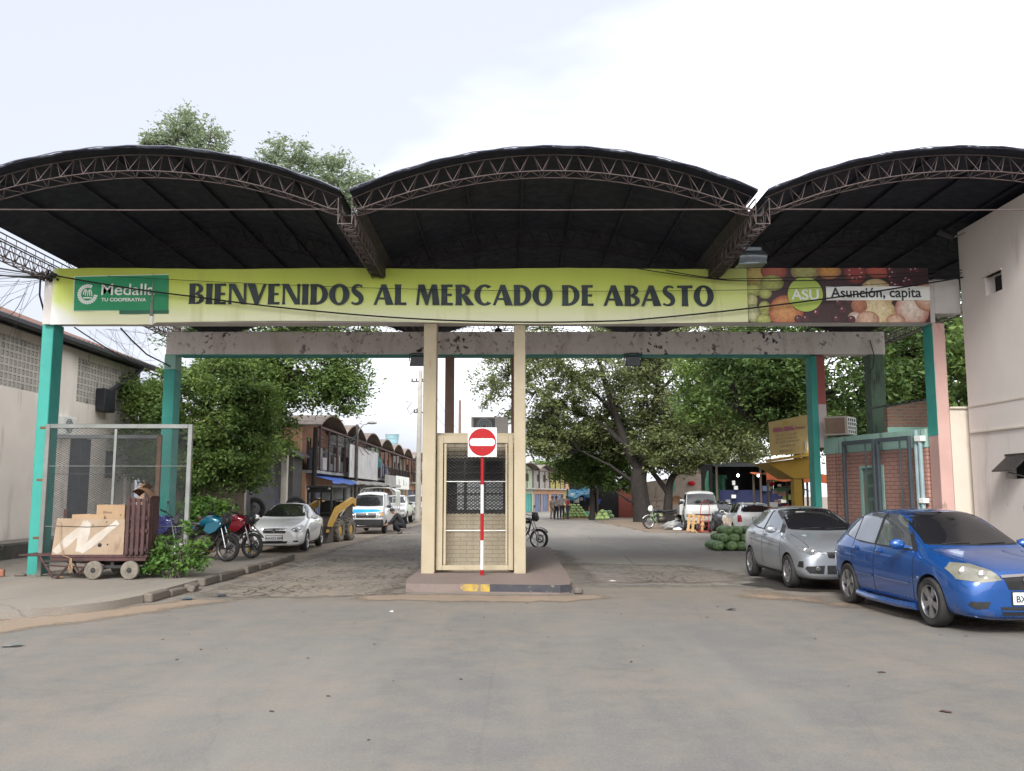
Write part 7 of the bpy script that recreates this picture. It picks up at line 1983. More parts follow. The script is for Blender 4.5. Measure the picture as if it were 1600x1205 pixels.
for z_, w_ in ((9.3, .55), (7.2, .35), (3.9, .4), (3.3, .4)):
    mb.box(-w_, -.05, z_, w_, .05, z_+.08)
    for q in (-1, -.4, .4, 1): mb.ball((q*w_*.9, 0, z_+.17), (.05, .05, .1), 8, 6)
mb.build('cross_arm', m_dsteel, up_)
mb = MB(); mb.tube([(0, 0, 7.6), (-.6, 0, 7.1), (-.8, 0, 7.5), (-.5, 0, 7.9), (-.9, 0, 8.0)], .02, 5); mb.tube([(0, 0, 7.4), (.7, 0, 6.9), (.9, 0, 6.3)], .018, 5); mb.build('loose_wire', m_black, up_)
lamp = thing('street_lamp', 'curved arm street lamp on a dark pole above the left shops', 'street lamp', (-9.0, 52, 0))
mb = MB(); mb.tube([(0, 0, 0), (0, 0, 5.8)], [.11, .085], 8); mb.build('pole', m_dsteel, lamp)
mb = MB(); mb.tube([(0, 0, 5.1), (.12, 0, 5.5), (.35, 0, 5.78), (.65, 0, 5.86)], .035, 7); mb.build('arm', m_shut, lamp)
mb = MB(); mb.ball((.86, 0, 5.9), (.3, .14, .09), 12, 6); mb.build('lamp_head', m_shut, lamp)
lp2 = thing('concrete_post', 'pale concrete post with a short side arm left of the white car', 'post', (-10.1, 40, 0))
mb = MB(); mb.box(-.13, -.13, 0, .13, .13, 4.1, .02); mb.build('post', m_concpole, lp2)
mb = MB(); mb.box(-.65, -.08, 3.6, -.13, .08, 3.75, .02); mb.build('arm', m_concpole, lp2)
mb = MB(); mb.tube([(0, 0, 0), (.05, 0, 4.9)], .12, 8); tagged(mb, 'timber_pole', m_bark, 'dark timber pole in front of the brick shop balcony', 'pole', None, (-9.3, 42.2, 0))
mb = MB(); mb.tube([(0, 0, 0), (.0, 0, 10.6)], [.16, .11], 8); tagged(mb, 'timber_pole', m_brown, 'thin distant brown pole seen between the brown booth columns', 'pole', None, (-4.9, 84, 0))
# goods piled on the shop balconies
r_ = random.Random(12); goods = []
for k in range(64):
    y_ = 43.9+r_.uniform(0, 6.2) if k < 40 else 64.0+r_.uniform(0, 6)
    sx, sy, sz = r_.uniform(.15, .3), r_.uniform(.2, .5), r_.uniform(.25, 1.15)
    mb = MB(); mb.box(-sx, -sy, 0, sx, sy, sz, .03); mb.box(-sx*.5, -sy*.5, sz, sx*.6, sy*.4, sz+.06, .02)
    tagged(mb, 'bundle', r_.choice([m_black, m_greyblue, m_dsteel, m_dwood, m_bluedoor, m_fib, m_black]), 'dark bundle of goods heaped on the brick shop balcony behind the railing' if k < 40 else 'dark bundle heaped on the pale green shop balcony', 'bundle', 'goods on the brick shop balcony' if k < 40 else 'goods on the green shop balcony', (-9.75+r_.uniform(-.05, .12), y_, 2.95), r_.uniform(-.3, .3))

# ---------------------------------------------------------------- pale building on the right
m_pale = M('pale_pinkish_plaster', (0.7, 0.64, 0.6), (0.64, 0.585, 0.55), .7, .85, bmp=.08, bsc=25, stain=((.38, .32, .28), 1.5, (1, 1, .2), .6, .8), stain2=((.3, .25, .22), 3.5, (1, 1.6, .5), .7, .78), base=((.3, .25, .21), .8))
m_pale2 = M('cream_plaster', (0.62, 0.555, 0.47), (0.56, 0.5, 0.42), .7, .85, bmp=.08, bsc=25, stain=((.33, .27, .22), 1.5, (1, 1, .25), .6, .8))
pbld = thing('building', 'tall pale plastered building at the right edge under the canopy', 'building', (9.36, 18, 0))
def pb_(mb, n, m, par=None):
    o = mb.build(n, m, par or pbld)
    if par is None: o.location = (-9.36, -18, 0)
    return o
# the wall in strips round its two window openings
mb = MB(); XW = 9.36
H_ = 7.2; UW = (16.75, 17.35, 5.62, 6.0); LW = (16.15, 17.05, 2.02, 2.46)
mb.box(XW, 4, 0, XW+.25, LW[0], H_); mb.box(XW, LW[0], 0, XW+.25, 18.3, LW[2])
mb.box(XW, LW[1], LW[2], XW+.25, 18.3, LW[3]); mb.box(XW, LW[0], LW[3], XW+.25, 18.3, UW[2])
mb.box(XW, LW[0], UW[2], XW+.25, UW[0], UW[3]); mb.box(XW, UW[1], UW[2], XW+.25, 18.3, UW[3])
mb.box(XW, LW[0], UW[3], XW+.25, 18.3, H_); mb.box(XW+.25, 18.05, 0, 18, 18.3, H_); mb.box(XW+.25, 4, 0, 18, 4.25, H_); mb.box(XW+.25, 4.25, H_-.3, 18, 18.05, H_-.1)
pb_(mb, 'wall', m_pale)
mb = MB()
mb.prism([(4, 3.36), (18.3, 3.5), (18.3, 3.53), (4, 3.40)], XW-.012, XW+.02, 'x')
mb.prism([(4, 2.82), (18.25, 2.97), (18.25, 3.0), (4, 2.86)], XW-.03, XW+.02, 'x')
pb_(mb, 'ledge', m_pale2)
mb = MB(); mb.box(XW+.2, UW[0], UW[2], XW+.24, UW[1], UW[3]); o = pb_(mb, 'window', m_dark)
mb = MB(); mb.box(XW-.03, UW[0]-.03, UW[3], XW+.1, UW[1]+.06, UW[3]+.03); mb.box(XW+.12, UW[0]+.25, UW[2], XW+.14, UW[0]+.38, UW[2]+.05); mb.build('frame', m_pale2, o)
mb = MB(); mb.box(XW+.2, LW[0], LW[2], XW+.24, LW[1], LW[3]); o = pb_(mb, 'window', m_dark)
mb = MB(); mb.M = Matrix.Translation((XW, 0, LW[3]-.02)) @ Matrix.Rotation(R(48), 4, 'Y'); mb.box(-.015, LW[0]+.1, -.42, .01, LW[1]-.08, 0, .004); mb.build('awning_sash', m_black, o)
mb = MB(); mb.tube([(XW+.05, LW[0]+.3, LW[2]+.03), (XW-.26, LW[0]+.35, LW[2]+.12)], .012, 5); mb.box(XW-.01, LW[0], LW[3], XW+.02, LW[1], LW[3]+.03); mb.build('frame', m_black, o)
mb = MB(); mb.box(9.07, 18.5, 0, 9.62, 18.75, 3.5); mb.box(9.065, 18.45, 3.501, 9.62, 18.8, 3.54)
tagged(mb, 'wall', m_pale2, 'low cream wall joining the pink column and the pale building', 'wall')
cl = thing('wall_lamp', 'small dark lamp arm on the corner of the pale building under the canopy', 'lamp', (9.36, 18.0, 7.1))
mb = MB(); mb.tube([(0, 0, 0), (-.25, -.05, -.1), (-.3, -.05, -.12)], .02, 6); mb.build('arm', m_grayac, cl)
mb = MB(); mb.tube([(-.28, -.05, -.11), (-.62, -.1, .02)], [.06, .075], 10); mb.build('lamp_head', m_lampblk, cl)

# ---------------------------------------------------------------- brick shop with mint band, right
A_, B_ = Vector((7.78, 22.28)), Vector((8.76, 18.98))
d_ = (B_-A_); LEN = d_.length; ang = math.atan2(d_.y, d_.x)
bs = thing('brick_shop', 'rose brick shop with a mint green band and panelled green door behind the parked cars', 'shop', (A_.x, A_.y, 0), ang)
# local: x along the wall from the rear to the front, -y faces the street (rotate so that the face is on -y side)
mb = MB(); mb.box(0, .0, 0, 1.35, .2, 2.72); mb.box(2.05, 0, 0, LEN, .2, 2.72); mb.box(1.351, 0, 2.35, 2.049, .2, 2.72); mb.box(LEN-.2, .201, 0, LEN, 3.5, 2.72); mb.box(0, .201, 0, .2, 3.5, 2.72)
mb.build('wall', m_gbrick, bs)
mb = MB(); mb.box(-.02, -.02, 2.721, LEN+.02, 3.6, 3.12, .01); mb.build('roof_band', M('stained_mint_band', (0.28, 0.44, 0.38), (0.24, 0.39, 0.335), 1.5, .8, stain=((.04, .045, .04), 1.6, (2.5, 1, .15), .56, .66)), bs)
mb = MB(); mb.box(1.36, .04, 0, 2.04, .1, 2.34)
o = mb.build('door', M('dull_green_door', (0.18, 0.29, 0.22), (0.15, 0.24, 0.185), 2, .6), bs)
mb = MB()
for k in range(7): mb.box(1.47, .028, .12+k*.31, 1.93, .0395, .35+k*.31, .004)
mb.build('door_panel', m_dgreen, o)
mb = MB(); mb.box(1.3, -.03, 0, 1.359, .02, 2.4); mb.box(2.041, -.03, 0, 2.1, .02, 2.4); mb.box(1.36, -.03, 2.341, 2.04, .02, 2.4); mb.build('door_frame', m_mint, bs)
mb = MB(); mb.tube([(LEN-.2, -.07, .0), (LEN-.2, -.07, 3.1)], .05, 10); mb.tube([(LEN-.05, -.1, .1), (LEN-.05, -.1, 2.9)], .045, 10); mb.build('pipe', M('pale_blue_pipe', (0.3, 0.4, 0.42), (0.24, 0.33, 0.35), 3, .6), bs)
mb = MB(); mb.box(LEN-.16, -.16, 2.85, LEN+.04, -.02, 2.97, .01); mb.box(LEN-.12, -.16, 1.55, LEN+.04, -.02, 1.66, .01); mb.build('pipe_clamp', m_prwhite, bs)
gl = thing('mesh_gate', 'dark blue grey wire mesh double gate standing in front of the brick shop', 'gate', (A_.x, A_.y, 0), ang)
m_gblue = M('dark_blue_grey_paint', (0.06, 0.075, 0.088), (0.048, 0.06, 0.07), 3, .5)
for x0, x1 in ((1.0, 2.12), (2.2, 3.25)):
    mb = MB()
    mb.box(x0, -.27, .1, x0+.06, -.2, 2.98, .006); mb.box(x1-.07, -.27, .1, x1, -.2, 2.98, .006); mb.box(x0+.061, -.27, 2.89, x1-.071, -.2, 2.98); mb.box(x0+.061, -.26, .1, x1-.071, -.21, .18)
    mb.tube([(x1-.32, -.235, .18), (x1-.32, -.235, 2.88)], .02, 6)
    f = mb.build('frame', m_gblue, gl)
    mb = MB(); wire_mesh(mb, x0+.06, .18, x1-.07, 2.89, -.23, .075, .075, .0021); mb.build('wire_mesh', m_gblue, f)
# rough masonry hut on the roof and the air conditioner
hut = thing('rooftop_masonry', 'rough bare brick wall piece with corrugated sheet on the mint band roof', 'brick wall', (8.62, 20.6, 3.1))
m_rough = brick_mat('rough_bare_brick', (0.36, 0.15, 0.085), (0.25, 0.105, 0.07), (0.24, 0.2, 0.17), .2, .075, .022, tint=(.16, .12, .1))
mb = MB(); mb.prism([(0, .0), (1.3, .0), (1.3, .86), (0, .62)], -.1, .1, 'y'); mb.build('wall', m_rough, hut)
mb = MB(); mb.box(-.02, -.118, 0, 1.3, -.101, .17); mb.build('painted_course', m_mint, hut)
mb = MB(); mb.grid(lambda u, v: (-.12+1.6*u, -.16+.9*v, .66+.24*u+.02*math.sin(u*70)), 100, 3); mb.build('roof_sheet', m_galv, hut)
ac2 = thing('air_conditioner', 'beige air conditioner unit on the roof edge of the brick shop', 'air conditioner', (8.0, 21.9, 3.12), R(-40))
mb = MB(); mb.box(-.25, -.3, .04, .3, .35, .50, .015); mb.build('casing', M('beige_metal', (0.38, 0.35, 0.31), (0.3, 0.275, 0.24), 3, .6), ac2)
mb = MB(); mb.box(.301, -.27, .07, .306, .32, .47); gv = mb.build('vent_opening', m_dark, ac2)
mb = MB()
for k in range(5): mb.box(.307, -.27+k*.14, .07, .32, -.25+k*.14, .47)
for k in range(5): mb.box(.3075, -.27, .07+k*.095, .319, .32, .09+k*.095)
mb.build('grille', m_prwhite, gv)
mb = MB(); mb.box(-.22, -.312, .08, .26, -.301, .46, .003); mb.build('rusty_panel', m_brown, ac2)

# ---------------------------------------------------------------- yellow shop and its sign
m_yelw = M('bright_yellow_paint', (0.42, 0.26, 0.035), (0.36, 0.22, 0.03), 1.6, .7, stain=((.3, .17, .03), 2, (1, 1, .6), .55, .7))
m_yboard = M('faded_yellow_board', (0.46, 0.35, 0.14), (0.40, 0.29, 0.12), 1.5, .6, stain=((.42, .27, .04), 1.3, (1, 1, 1), .55, .62))
m_pinkink = M('faded_magenta_ink', (0.34, 0.11, 0.15), (0.3, 0.1, 0.14), 3, .6)
m_greyink = M('faded_grey_ink', (0.25, 0.20, 0.13), (0.22, 0.175, 0.11), 3, .6)
ys = thing('shop_sign', 'faded yellow lettered shop sign board above the slanted yellow ledge', 'sign', (7.75, 26.9, 2.9), R(-8))
mb = MB(); mb.prism([(0, 0), (1.12, .06), (1.12, 1.22), (-.03, 1.0)], 0, .05, 'y'); mb.build('board', m_yboard, ys)
def ytext(body, size, x, z, mat, bold=.0, xs=1.0, sh=0):
    o = text_mesh(body, size, 'lettering', mat, ys, (x, -.006, z), (R(90), 0, 0), .003, bold, xs); o.rotation_euler = (R(90), R(-6.5), 0); return o
ytext('GENA GENA', .155, .10, .70, m_pinkink, .016, .68)
ytext("'Los Primos'", .13, .58, .755, m_pinkink, .003, .72)
for k, (x0, x1, z) in enumerate(((.16, .80, .56), (.19, .80, .455), (.16, .86, .35), (.27, .72, .235))):
    mb = MB(); rr = random.Random(k); x = x0
    while x < x1:                                               # lines of small worn capitals
        w = rr.uniform(.022, .034); zz = z+(x-x0)*.11
        mb.box(x, -.004, zz, x+w*.3, .001, zz+.06); mb.box(x+w*.3, -.004, zz+rr.choice((0, .045)), x+w, .001, zz+.06 if rr.random() < .3 else zz+.012)
        x += w+.012
        if rr.random() < .14: x += .03
    mb.build('lettering', m_greyink, ys)
ytext('0982 106 - 36', .085, .27, .09, m_greyink, .003, .75)
mb = MB()
for k in range(20):
    a0, a1 = 2*PI*k/20, 2*PI*(k+1)/20
    mb.tube([(1.02+.055*math.cos(a0), -.008, .28+.15*math.sin(a0)), (1.02+.055*math.cos(a1), -.008, .28+.15*math.sin(a1))], .008, 4, False)
mb.tube([(1.02, -.008, .16), (1.02, -.008, .38)], .018, 5)
mb.build('emblem', m_lilac, ys)
yl = thing('yellow_shop', 'bright yellow shop front with pillar and slanted soffit beside the turquoise column', 'shop', (8.4, 27.0, 0))
mb = MB(); mb.prism([(-.75, 2.78), (.6, 2.98), (.6, 2.9), (-.75, 2.7)], -.25, .05, 'y')
mb.prism([(-.72, 2.70), (.05, 2.22), (.65, 2.22), (.65, 2.88)], .06, 1.6, 'y'); mb.build('soffit', m_yelw, yl)
mb = MB(); mb.box(.07, .1, 0, .32, .4, 2.219, .01); mb.build('pillar', m_yelw, yl)
mb = MB(); mb.box(.4, .5, 0, .5, .7, 2.21); mb.build('door_post', m_dwood, yl)
m_bulb = emit('lit_bulb', (1, 1, 1), 3)
def bulb(label, loc, r=.05, par=None):
    t = thing('light_bulb', label, 'light bulb', loc, 0, 'lit bulbs over the stalls')
    mb = MB(); mb.ball((0, 0, 0), (r, r, r*1.15), 12, 8); mb.build('bulb', m_bulb, t)
    mb = MB(); mb.tube([(0, 0, r), (0, 0, r+.09)], .018, 6); mb.tube([(0, 0, r+.08), (.02, .05, r+.4)], .006, 4); mb.build('socket', m_black, t)
bulb('lit white bulb between the yellow sign and the turquoise column', (8.95, 26.6, 3.12), .085)
bulb('lit bulb hanging at the left in the dark tarpaulin stall', (12.2, 48.6, 2.78), .07)
bulb('lit bulb hanging in the middle of the dark tarpaulin stall', (13.3, 48.6, 2.78), .07)
# ---------------------------------------------------------------- stalls on the right
m_navy = M('navy_tarpaulin', (0.012, 0.018, 0.07), (0.02, 0.026, 0.09), 2, .6)
m_blktarp = M('black_tarpaulin', (0.012, 0.013, 0.016), (0.02, 0.02, 0.022), 2, .7)
m_bluetarp = M('blue_tarpaulin', (0.025, 0.12, 0.2), (0.04, 0.17, 0.24), 1.6, .5, stain=((.12, .24, .28), 1.2, (1, 1, 1), .55, .7))
m_grntarp = M('green_tarpaulin', (0.06, 0.20, 0.12), (0.09, 0.26, 0.16), 1.6, .6)
m_orgtarp = M('orange_red_tarpaulin', (0.55, 0.13, 0.04), (0.48, 0.11, 0.04), 2, .6)
m_post = M('weathered_post', (0.12, 0.09, 0.07), (0.085, 0.065, 0.05), 3, .9)
st = thing('market_stall', 'dark market stall under black and navy tarpaulins beyond the parked cars', 'stall', (13.0, 50, 0))
mb = MB(); mb.grid(lambda u, v: (-2.0+4.2*u, -1.6+4.0*v, 3.25+.3*v+.06*math.sin(u*9)*math.sin(v*5)), 20, 12); mb.grid(lambda u, v: (-2.0+4.2*u, 2.4+.05*math.sin(u*20), 3.5*v), 24, 4)
mb.grid(lambda u, v: (2.2, -1.6+4.0*u, 3.5*v), 12, 4); mb.grid(lambda u, v: (-2.0+.05*math.sin(20*u), -.6+3.0*u, 1.2+2.2*v), 12, 4); mb.build('canopy', m_blktarp, st)
mb = MB(); mb.grid(lambda u, v: (-1.7+3.7*u, -.9+.06*math.sin(u*26), .1+1.9*v), 50, 4); mb.build('curtain', m_navy, st)
for x_ in (-2.0, .35, 2.15):
    mb = MB(); mb.tube([(x_, -1.6, 0), (x_, -1.6, 3.3)], .06, 7); mb.build('pole', m_post, st)
r_ = random.Random(5)
for k in range(7):
    mb = MB(); a, b = r_.uniform(-1.5, 1.8), r_.uniform(.9, 2.3); mb.box(a, -1.2, b, a+r_.uniform(.15, .5), -1.1, b+r_.uniform(.05, .3), .01); mb.build('goods', r_.choice([m_bluedoor, m_prwhite, m_bluep, m_shut]), st)
mb = MB(); mb.grid(lambda u, v: (10.9+1.15*u+.08*math.sin(v*7), 50.5+.12*math.sin(u*18+v*3), .6+2.5*v-.5*u*(v > .99)), 24, 10)
tagged(mb, 'tarpaulin', m_grntarp, 'green tarpaulin hanging behind the white truck', 'tarpaulin', sm=60)
os_ = thing('market_stall', 'stall with an orange red awning and small green roof left of the yellow pillar', 'stall', (10.2, 34, 0))
mb = MB(); mb.grid(lambda u, v: (-.65+2.6*u, -.2+2.4*v, 2.62-.12*u-.1*math.sin(PI*v)+.03*math.sin(u*20)), 24, 8); mb.grid(lambda u, v: (-.65+2.6*u, -.2-.02*v, 2.62-.12*u+.03*math.sin(u*20)-.34*v), 24, 2); mb.build('awning', m_orgtarp, os_)
for x_, y_ in ((-.58, -.1), (-.55, 2.0), (.9, -.1), (.35, .6)):
    mb = MB(); mb.tube([(x_, y_, 0), (x_, y_, 2.6)], .045, 7); mb.build('pole', m_post, os_)
mb = MB(); mb.grid(lambda u, v: (-.1+1.3*u, .1+.9*v, 1.98-.16*abs(2*u-1)+.14*v), 12, 4); mb.build('green_roof', m_grntarp, os_)
mb = MB(); mb.box(-.1, .3, .0, 1.2, 1.0, .85); mb.build('counter', m_post, os_)
r_ = random.Random(8)
for k in range(16):
    mb = MB(); a, b, s_ = r_.uniform(-.3, 1.0), r_.uniform(.86, 2.3), r_.uniform(.08, .22); mb.box(a, 1.1+.02*k, b, a+s_*1.4, 1.2+.02*k, b+s_, .015); mb.build('goods', r_.choice([m_prwhite, m_orng, m_yelw, m_pink, m_signred, m_lime]), os_)
# blue tarpaulin stall
bt = thing('market_stall', 'market stall under a sagging blue tarpaulin with melons stacked in front', 'stall', (5.3, 68.5, 0))
mb = MB(); mb.grid(lambda u, v: (-1.2+2.4*u+.3*v, -.6+2.6*v, 1.55+.75*u+.55*v-.22*math.sin(PI*u)*(1-.4*v)+.08*math.sin(u*16+v*6)), 26, 14)
mb.grid(lambda u, v: (-1.2+2.4*u, -.62+.05*math.sin(u*26), 1.55+.75*u-.22*math.sin(PI*u)+.08*math.sin(u*16)-v*(.16+.12*math.sin(u*11))), 40, 3); mb.build('tarpaulin', m_bluetarp, bt)
for x_, y_ in ((-1.1, -.5), (-1.0, 1.8), (1.15, -.5), (1.3, 1.8)):
    mb = MB(); mb.tube([(x_, y_, 0), (x_, y_, 2.2+.3*(x_ > 0))], .05, 7); mb.build('pole', m_post, bt)
mb = MB(); mb.box(-.8, 1.9, 0, 3.0, 2.0, 2.6); mb.box(-.2, .6, 0, 1.2, 1.4, .9, .02); mb.build('back_wall', m_dark, bt)
r_ = random.Random(9)
for k in range(9):
    mb = MB(); a, b = r_.uniform(-1.0, 1.5), r_.uniform(1.0, 1.7); mb.box(a, .2, b, a+r_.uniform(.1, .35), .26, b+r_.uniform(.15, .4), .01); mb.build('goods', r_.choice([m_bluep, m_yelw, m_prwhite, m_shut, m_lilac]), bt)
m_plastgrn = M('green_plastic', (0.03, 0.2, 0.14), None, 3, .4); m_plastorg = M('orange_plastic', (0.55, 0.13, 0.05), None, 3, .4)
mb = MB(); mb.ball((0, 0, .25), (.42, .3, .28), 12, 8); tagged(mb, 'sack', m_plastgrn, 'green sack beside the stacked melons under the blue tarpaulin', 'sack', None, (5.55, 67.2, .02))
ch = thing('chair', 'orange red plastic chair right of the stacked melons', 'chair', (6.0, 67.6, .02), .4)
mb = MB(); mb.box(-.2, -.2, .4, .2, .2, .44, .015); mb.build('seat', m_plastorg, ch); mb = MB(); mb.box(-.2, .17, .44, .2, .21, .85, .015); mb.build('backrest', m_plastorg, ch)
for sx in (-1, 1):
    for sy in (-1, 1): mb = MB(); mb.tube([(sx*.18, sy*.18, .4), (sx*.21, sy*.21, 0)], .025, 6); mb.build('leg', m_plastorg, ch)
# walls at the back of the square
m_tealw = M('dark_teal_wall', (0.07, 0.12, 0.12), (0.05, 0.09, 0.09), 1.5, .9); m_redw = M('brick_red_wall', (0.33, 0.10, 0.075), (0.28, 0.09, 0.068), 1.5, .9)
tw_ = thing('market_hall', 'dark teal fronted market hall under the tree, left of the brick red wall', 'building', (7.0, 70.6, 0))
mb = MB(); mb.box(-.3, 0, 0, 1.0, .2, 2.3); mb.box(-.3, .201, 2.1, 1.0, 4, 2.3); mb.build('wall', m_tealw, tw_)
mb = MB(); mb.box(-.28, -.03, 0, .5, -.005, 1.6); mb.build('doorway', m_dark, tw_); mb = MB(); mb.box(1.0, -.12, 0, 1.2, .1, 2.2, .01); mb.build('post', m_prwhite, tw_)
mb = MB(); mb.box(8.25, 70.6, 0, 10.0, 70.85, 2.25); tagged(mb, 'wall', m_redw, 'brick red wall behind the trunk of the big tree', 'wall')
bw = thing('market_hall', 'large beige market hall wall behind the big tree and white truck', 'building', (12.6, 67, 0))
mb = MB(); mb.prism([(-2.6, 0), (2.4, 0), (2.4, 3.9), (-.4, 3.6), (-.6, 3.0), (-2.6, 2.7)], 0, .25, 'y'); mb.box(-2.6, .26, 0, -2.4, 6, 2.6); mb.box(2.2, .26, 0, 2.4, 6, 3.7); mb.build('wall', m_oldwall, bw)
mb = MB(); mb.box(-2.6, -.35, 0, 2.4, -.02, .45, .02); mb.box(-2.6, -.06, .46, -.2, -.02, 1.35, .01); mb.box(.1, -.06, .46, 2.4, -.02, 1.5, .01); mb.box(-2.6, -.09, 1.36, 2.4, -.02, 1.45, .01); mb.build('low_wall', M('rendered_beige_low_wall', (0.33, 0.26, 0.21), (0.27, 0.21, 0.17), 1.5, .9), bw)
mb = MB(); mb.box(-.9, -.05, 2.0, -.5, -.01, 3.1); mb.build('green_shutter', m_grntarp, bw)
mb = MB(); mb.ball((.75, -.08, 2.6), (.3, .05, .18), 10, 6); mb.build('red_emblem', m_signred, bw)
# ---------------------------------------------------------------- pallet, hand truck, rubbish
m_pine = M('pale_pine', (0.42, 0.26, 0.12), (0.35, 0.2, 0.09), 3, .8)
pl_ = thing('pallet', 'light wooden pallet leaning on the red hand truck in front of the white truck', 'pallet', (8.45, 41.9, .02), R(-6))
for k in range(4):
    mb = MB(); mb.M = Matrix.Rotation(R(-20), 4, 'X') @ Matrix.Rotation(R(8), 4, 'Y'); mb.box(-.38+k*.21, 0, 0, -.26+k*.21, .025, .86, .004); mb.build('slat', m_pine, pl_)
for z_ in (.05, .40, .76):
    mb = MB(); mb.M = Matrix.Rotation(R(-20), 4, 'X') @ Matrix.Rotation(R(8), 4, 'Y'); mb.box(-.40, .026, z_, .40, .10, z_+.08, .004); mb.build('bearer', m_pine, pl_)
ht = thing('hand_truck', 'red two wheeled hand truck leaning beside the pallet', 'hand truck', (8.95, 42.1, .02), R(-20))
mb = MB()
for sx in SIDES: mb.tube([(sx*.2, -.35, .1), (sx*.2, .05, .75), (sx*.2, .3, 1.15), (sx*.12, .32, 1.38), (0, .3, 1.42)], .017, 6)
for q in (.25, .55, .85): mb.tube([(-.2, -.35+.45*q, .1+.75*q), (.2, -.35+.45*q, .1+.75*q)], .013, 6)
mb.box(-.24, -.62, .05, .24, -.34, .08); mb.build('frame', m_signred, ht)
for sx in SIDES:
    mb = MB(); mb.lathe([(.08, -.05), (.19, -.06), (.205, 0), (.19, .06), (.08, .05)], 20, 'x', (sx*.28, -.22, .205), close=True); w_ = mb.build('wheel', m_tyre, ht)
    mb = MB(); mb.lathe([(0, -.055), (.09, -.05), (.09, .05), (0, .055)], 14, 'x', (sx*.28, -.22, .205)); mb.build('rim', m_signred, w_)
for k, (lab, x_, y_, m_, s_) in enumerate((('grey plastic rubbish bag on the dirt right of the parked motorcycle', 8.05, 45.4, m_shut, (.5, .3, .2)), ('dark crumpled rubbish bag lying before the grey one', 8.4, 44.6, m_greyblue, (.4, .28, .16)), ('pale crumpled paper rubbish on the dirt below the pallet', 8.0, 43.8, m_prwhite, (.22, .16, .08)))):
    mb = MB(); mb.ball((0, 0, s_[2]*.8), s_, 16, 10)
    rr = random.Random(k); mb.v = [(x*(1+rr.uniform(-.2, .2)), y*(1+rr.uniform(-.2, .2)), max(0, z*(1+rr.uniform(-.25, .25)))) for x, y, z in mb.v]
    tagged(mb, 'rubbish_bag', m_, lab, 'rubbish', None, (x_, y_, .02))
bc = thing('barrow', 'rusty wheelbarrow tray leaning beside the second trunk of the big tree', 'wheelbarrow', (10.6, 58.2, .02))
mb = MB(); mb.lathe([(0, .18), (.3, .15), (.5, .0), (.52, 0), (.31, .17), (0, .2)], 20, 'y', (0, 0, 1.15)); mb.build('tray', m_rust, bc)
mb = MB(); mb.tube([(-.3, .1, 0), (-.25, .1, .8), (-.5, .1, 1.9)], .03, 6); mb.tube([(.3, .1, 0), (.25, .1, .8)], .03, 6); mb.build('frame', m_rust, bc)
# ---------------------------------------------------------------- water melons, one by one
def melon_mat():
    m, n, l, p = nt('watermelon_rind')
    t = n.new('ShaderNodeTexCoord').outputs['Object']
    oi = n.new('ShaderNodeObjectInfo')
    w = n.new('ShaderNodeTexWave'); w.bands_direction = 'Y'; w.inputs['Scale'].default_value = 5; w.inputs['Distortion'].default_value = 5; w.inputs['Detail'].default_value = 3; w.inputs['Detail Scale'].default_value = 2.5
    l.new(t, w.inputs[0])
    a = ramp(n, l, oi.outputs['Random'], 0, (.07, .14, .055), 1, (.11, .2, .07)); b = ramp(n, l, oi.outputs['Random'], 0, (.16, .27, .12), 1, (.24, .34, .15))
    l.new(mixc(n, l, w.outputs[1], a, b), p.inputs['Base Color']); p.inputs['Roughness'].default_value = .4
    return m
m_melon = melon_mat()
m_melonp = M('pale_melon_rind', (0.28, 0.36, 0.13), (0.2, 0.29, 0.10), 6, .5)
def melons(label, group, cx, cy, nx, ny, layers, r, mat, seed, z=.02, name='watermelon'):
    rr = random.Random(seed)
    mb = MB(); mb.ball((0, 0, 0), (r*1.22, r, r*.96), 18, 12)
    proto = mb.build(name, mat); first = True
    for k in range(layers):
        for i in range(nx-k):
            for j in range(max(1, ny-k)):
                if first: o = proto; first = False
                else: o = proto.copy(); COL.objects.link(o)
                tag(o, label, 'watermelon', group)
                o.location = (cx+(i-(nx-k-1)/2)*r*2.15+rr.uniform(-.05, .05), cy+(j-(ny-k-1)/2)*r*2.0+rr.uniform(-.03, .03), z+r*.94+k*r*1.52)
                s_ = rr.uniform(.88, 1.12); o.scale = (s_*rr.uniform(.92, 1.16), s_, s_*rr.uniform(.95, 1.03)); o.rotation_euler = (rr.uniform(-.2, .2), rr.uniform(-.3, .3), rr.uniform(-.6, .6))
melons('dark striped watermelon in the heap behind the silver car', 'watermelons heaped behind the silver car', 7.25, 28.8, 6, 5, 3, .15, m_melon, 3)
melons('pale green melon in the large stack before the blue tarpaulin stall', 'melons stacked at the blue tarpaulin stall', 4.62, 66.6, 7, 3, 5, .125, m_melonp, 4, .1)
melons('pale green melon in the little pile set apart on the dirt', 'melons in the small pile on the dirt', 6.3, 63.0, 3, 2, 3, .15, m_melonp, 5)
melons('dark watermelon in the heap between the two trunks of the big tree', 'watermelons heaped by the big tree', 9.0, 56.3, 3, 2, 3, .17, m_melon, 6)
melons('dark watermelon in the heap right of the second tree trunk', 'watermelons heaped right of the tree', 11.0, 57.0, 4, 2, 3, .17, m_melon, 7)
melons('dark watermelon on the ground before the dark teal hall', 'watermelons before the teal hall', 6.9, 67.4, 4, 1, 2, .17, m_melon, 8)
mb = MB()
for k in range(5): mb.box(-.95, -.4+k*.2, .0, .95, -.28+k*.2, .08)
tagged(mb, 'pallet', m_pine, 'low pallet under the large stack of pale melons', 'pallet', None, (4.6, 66.6, .01))

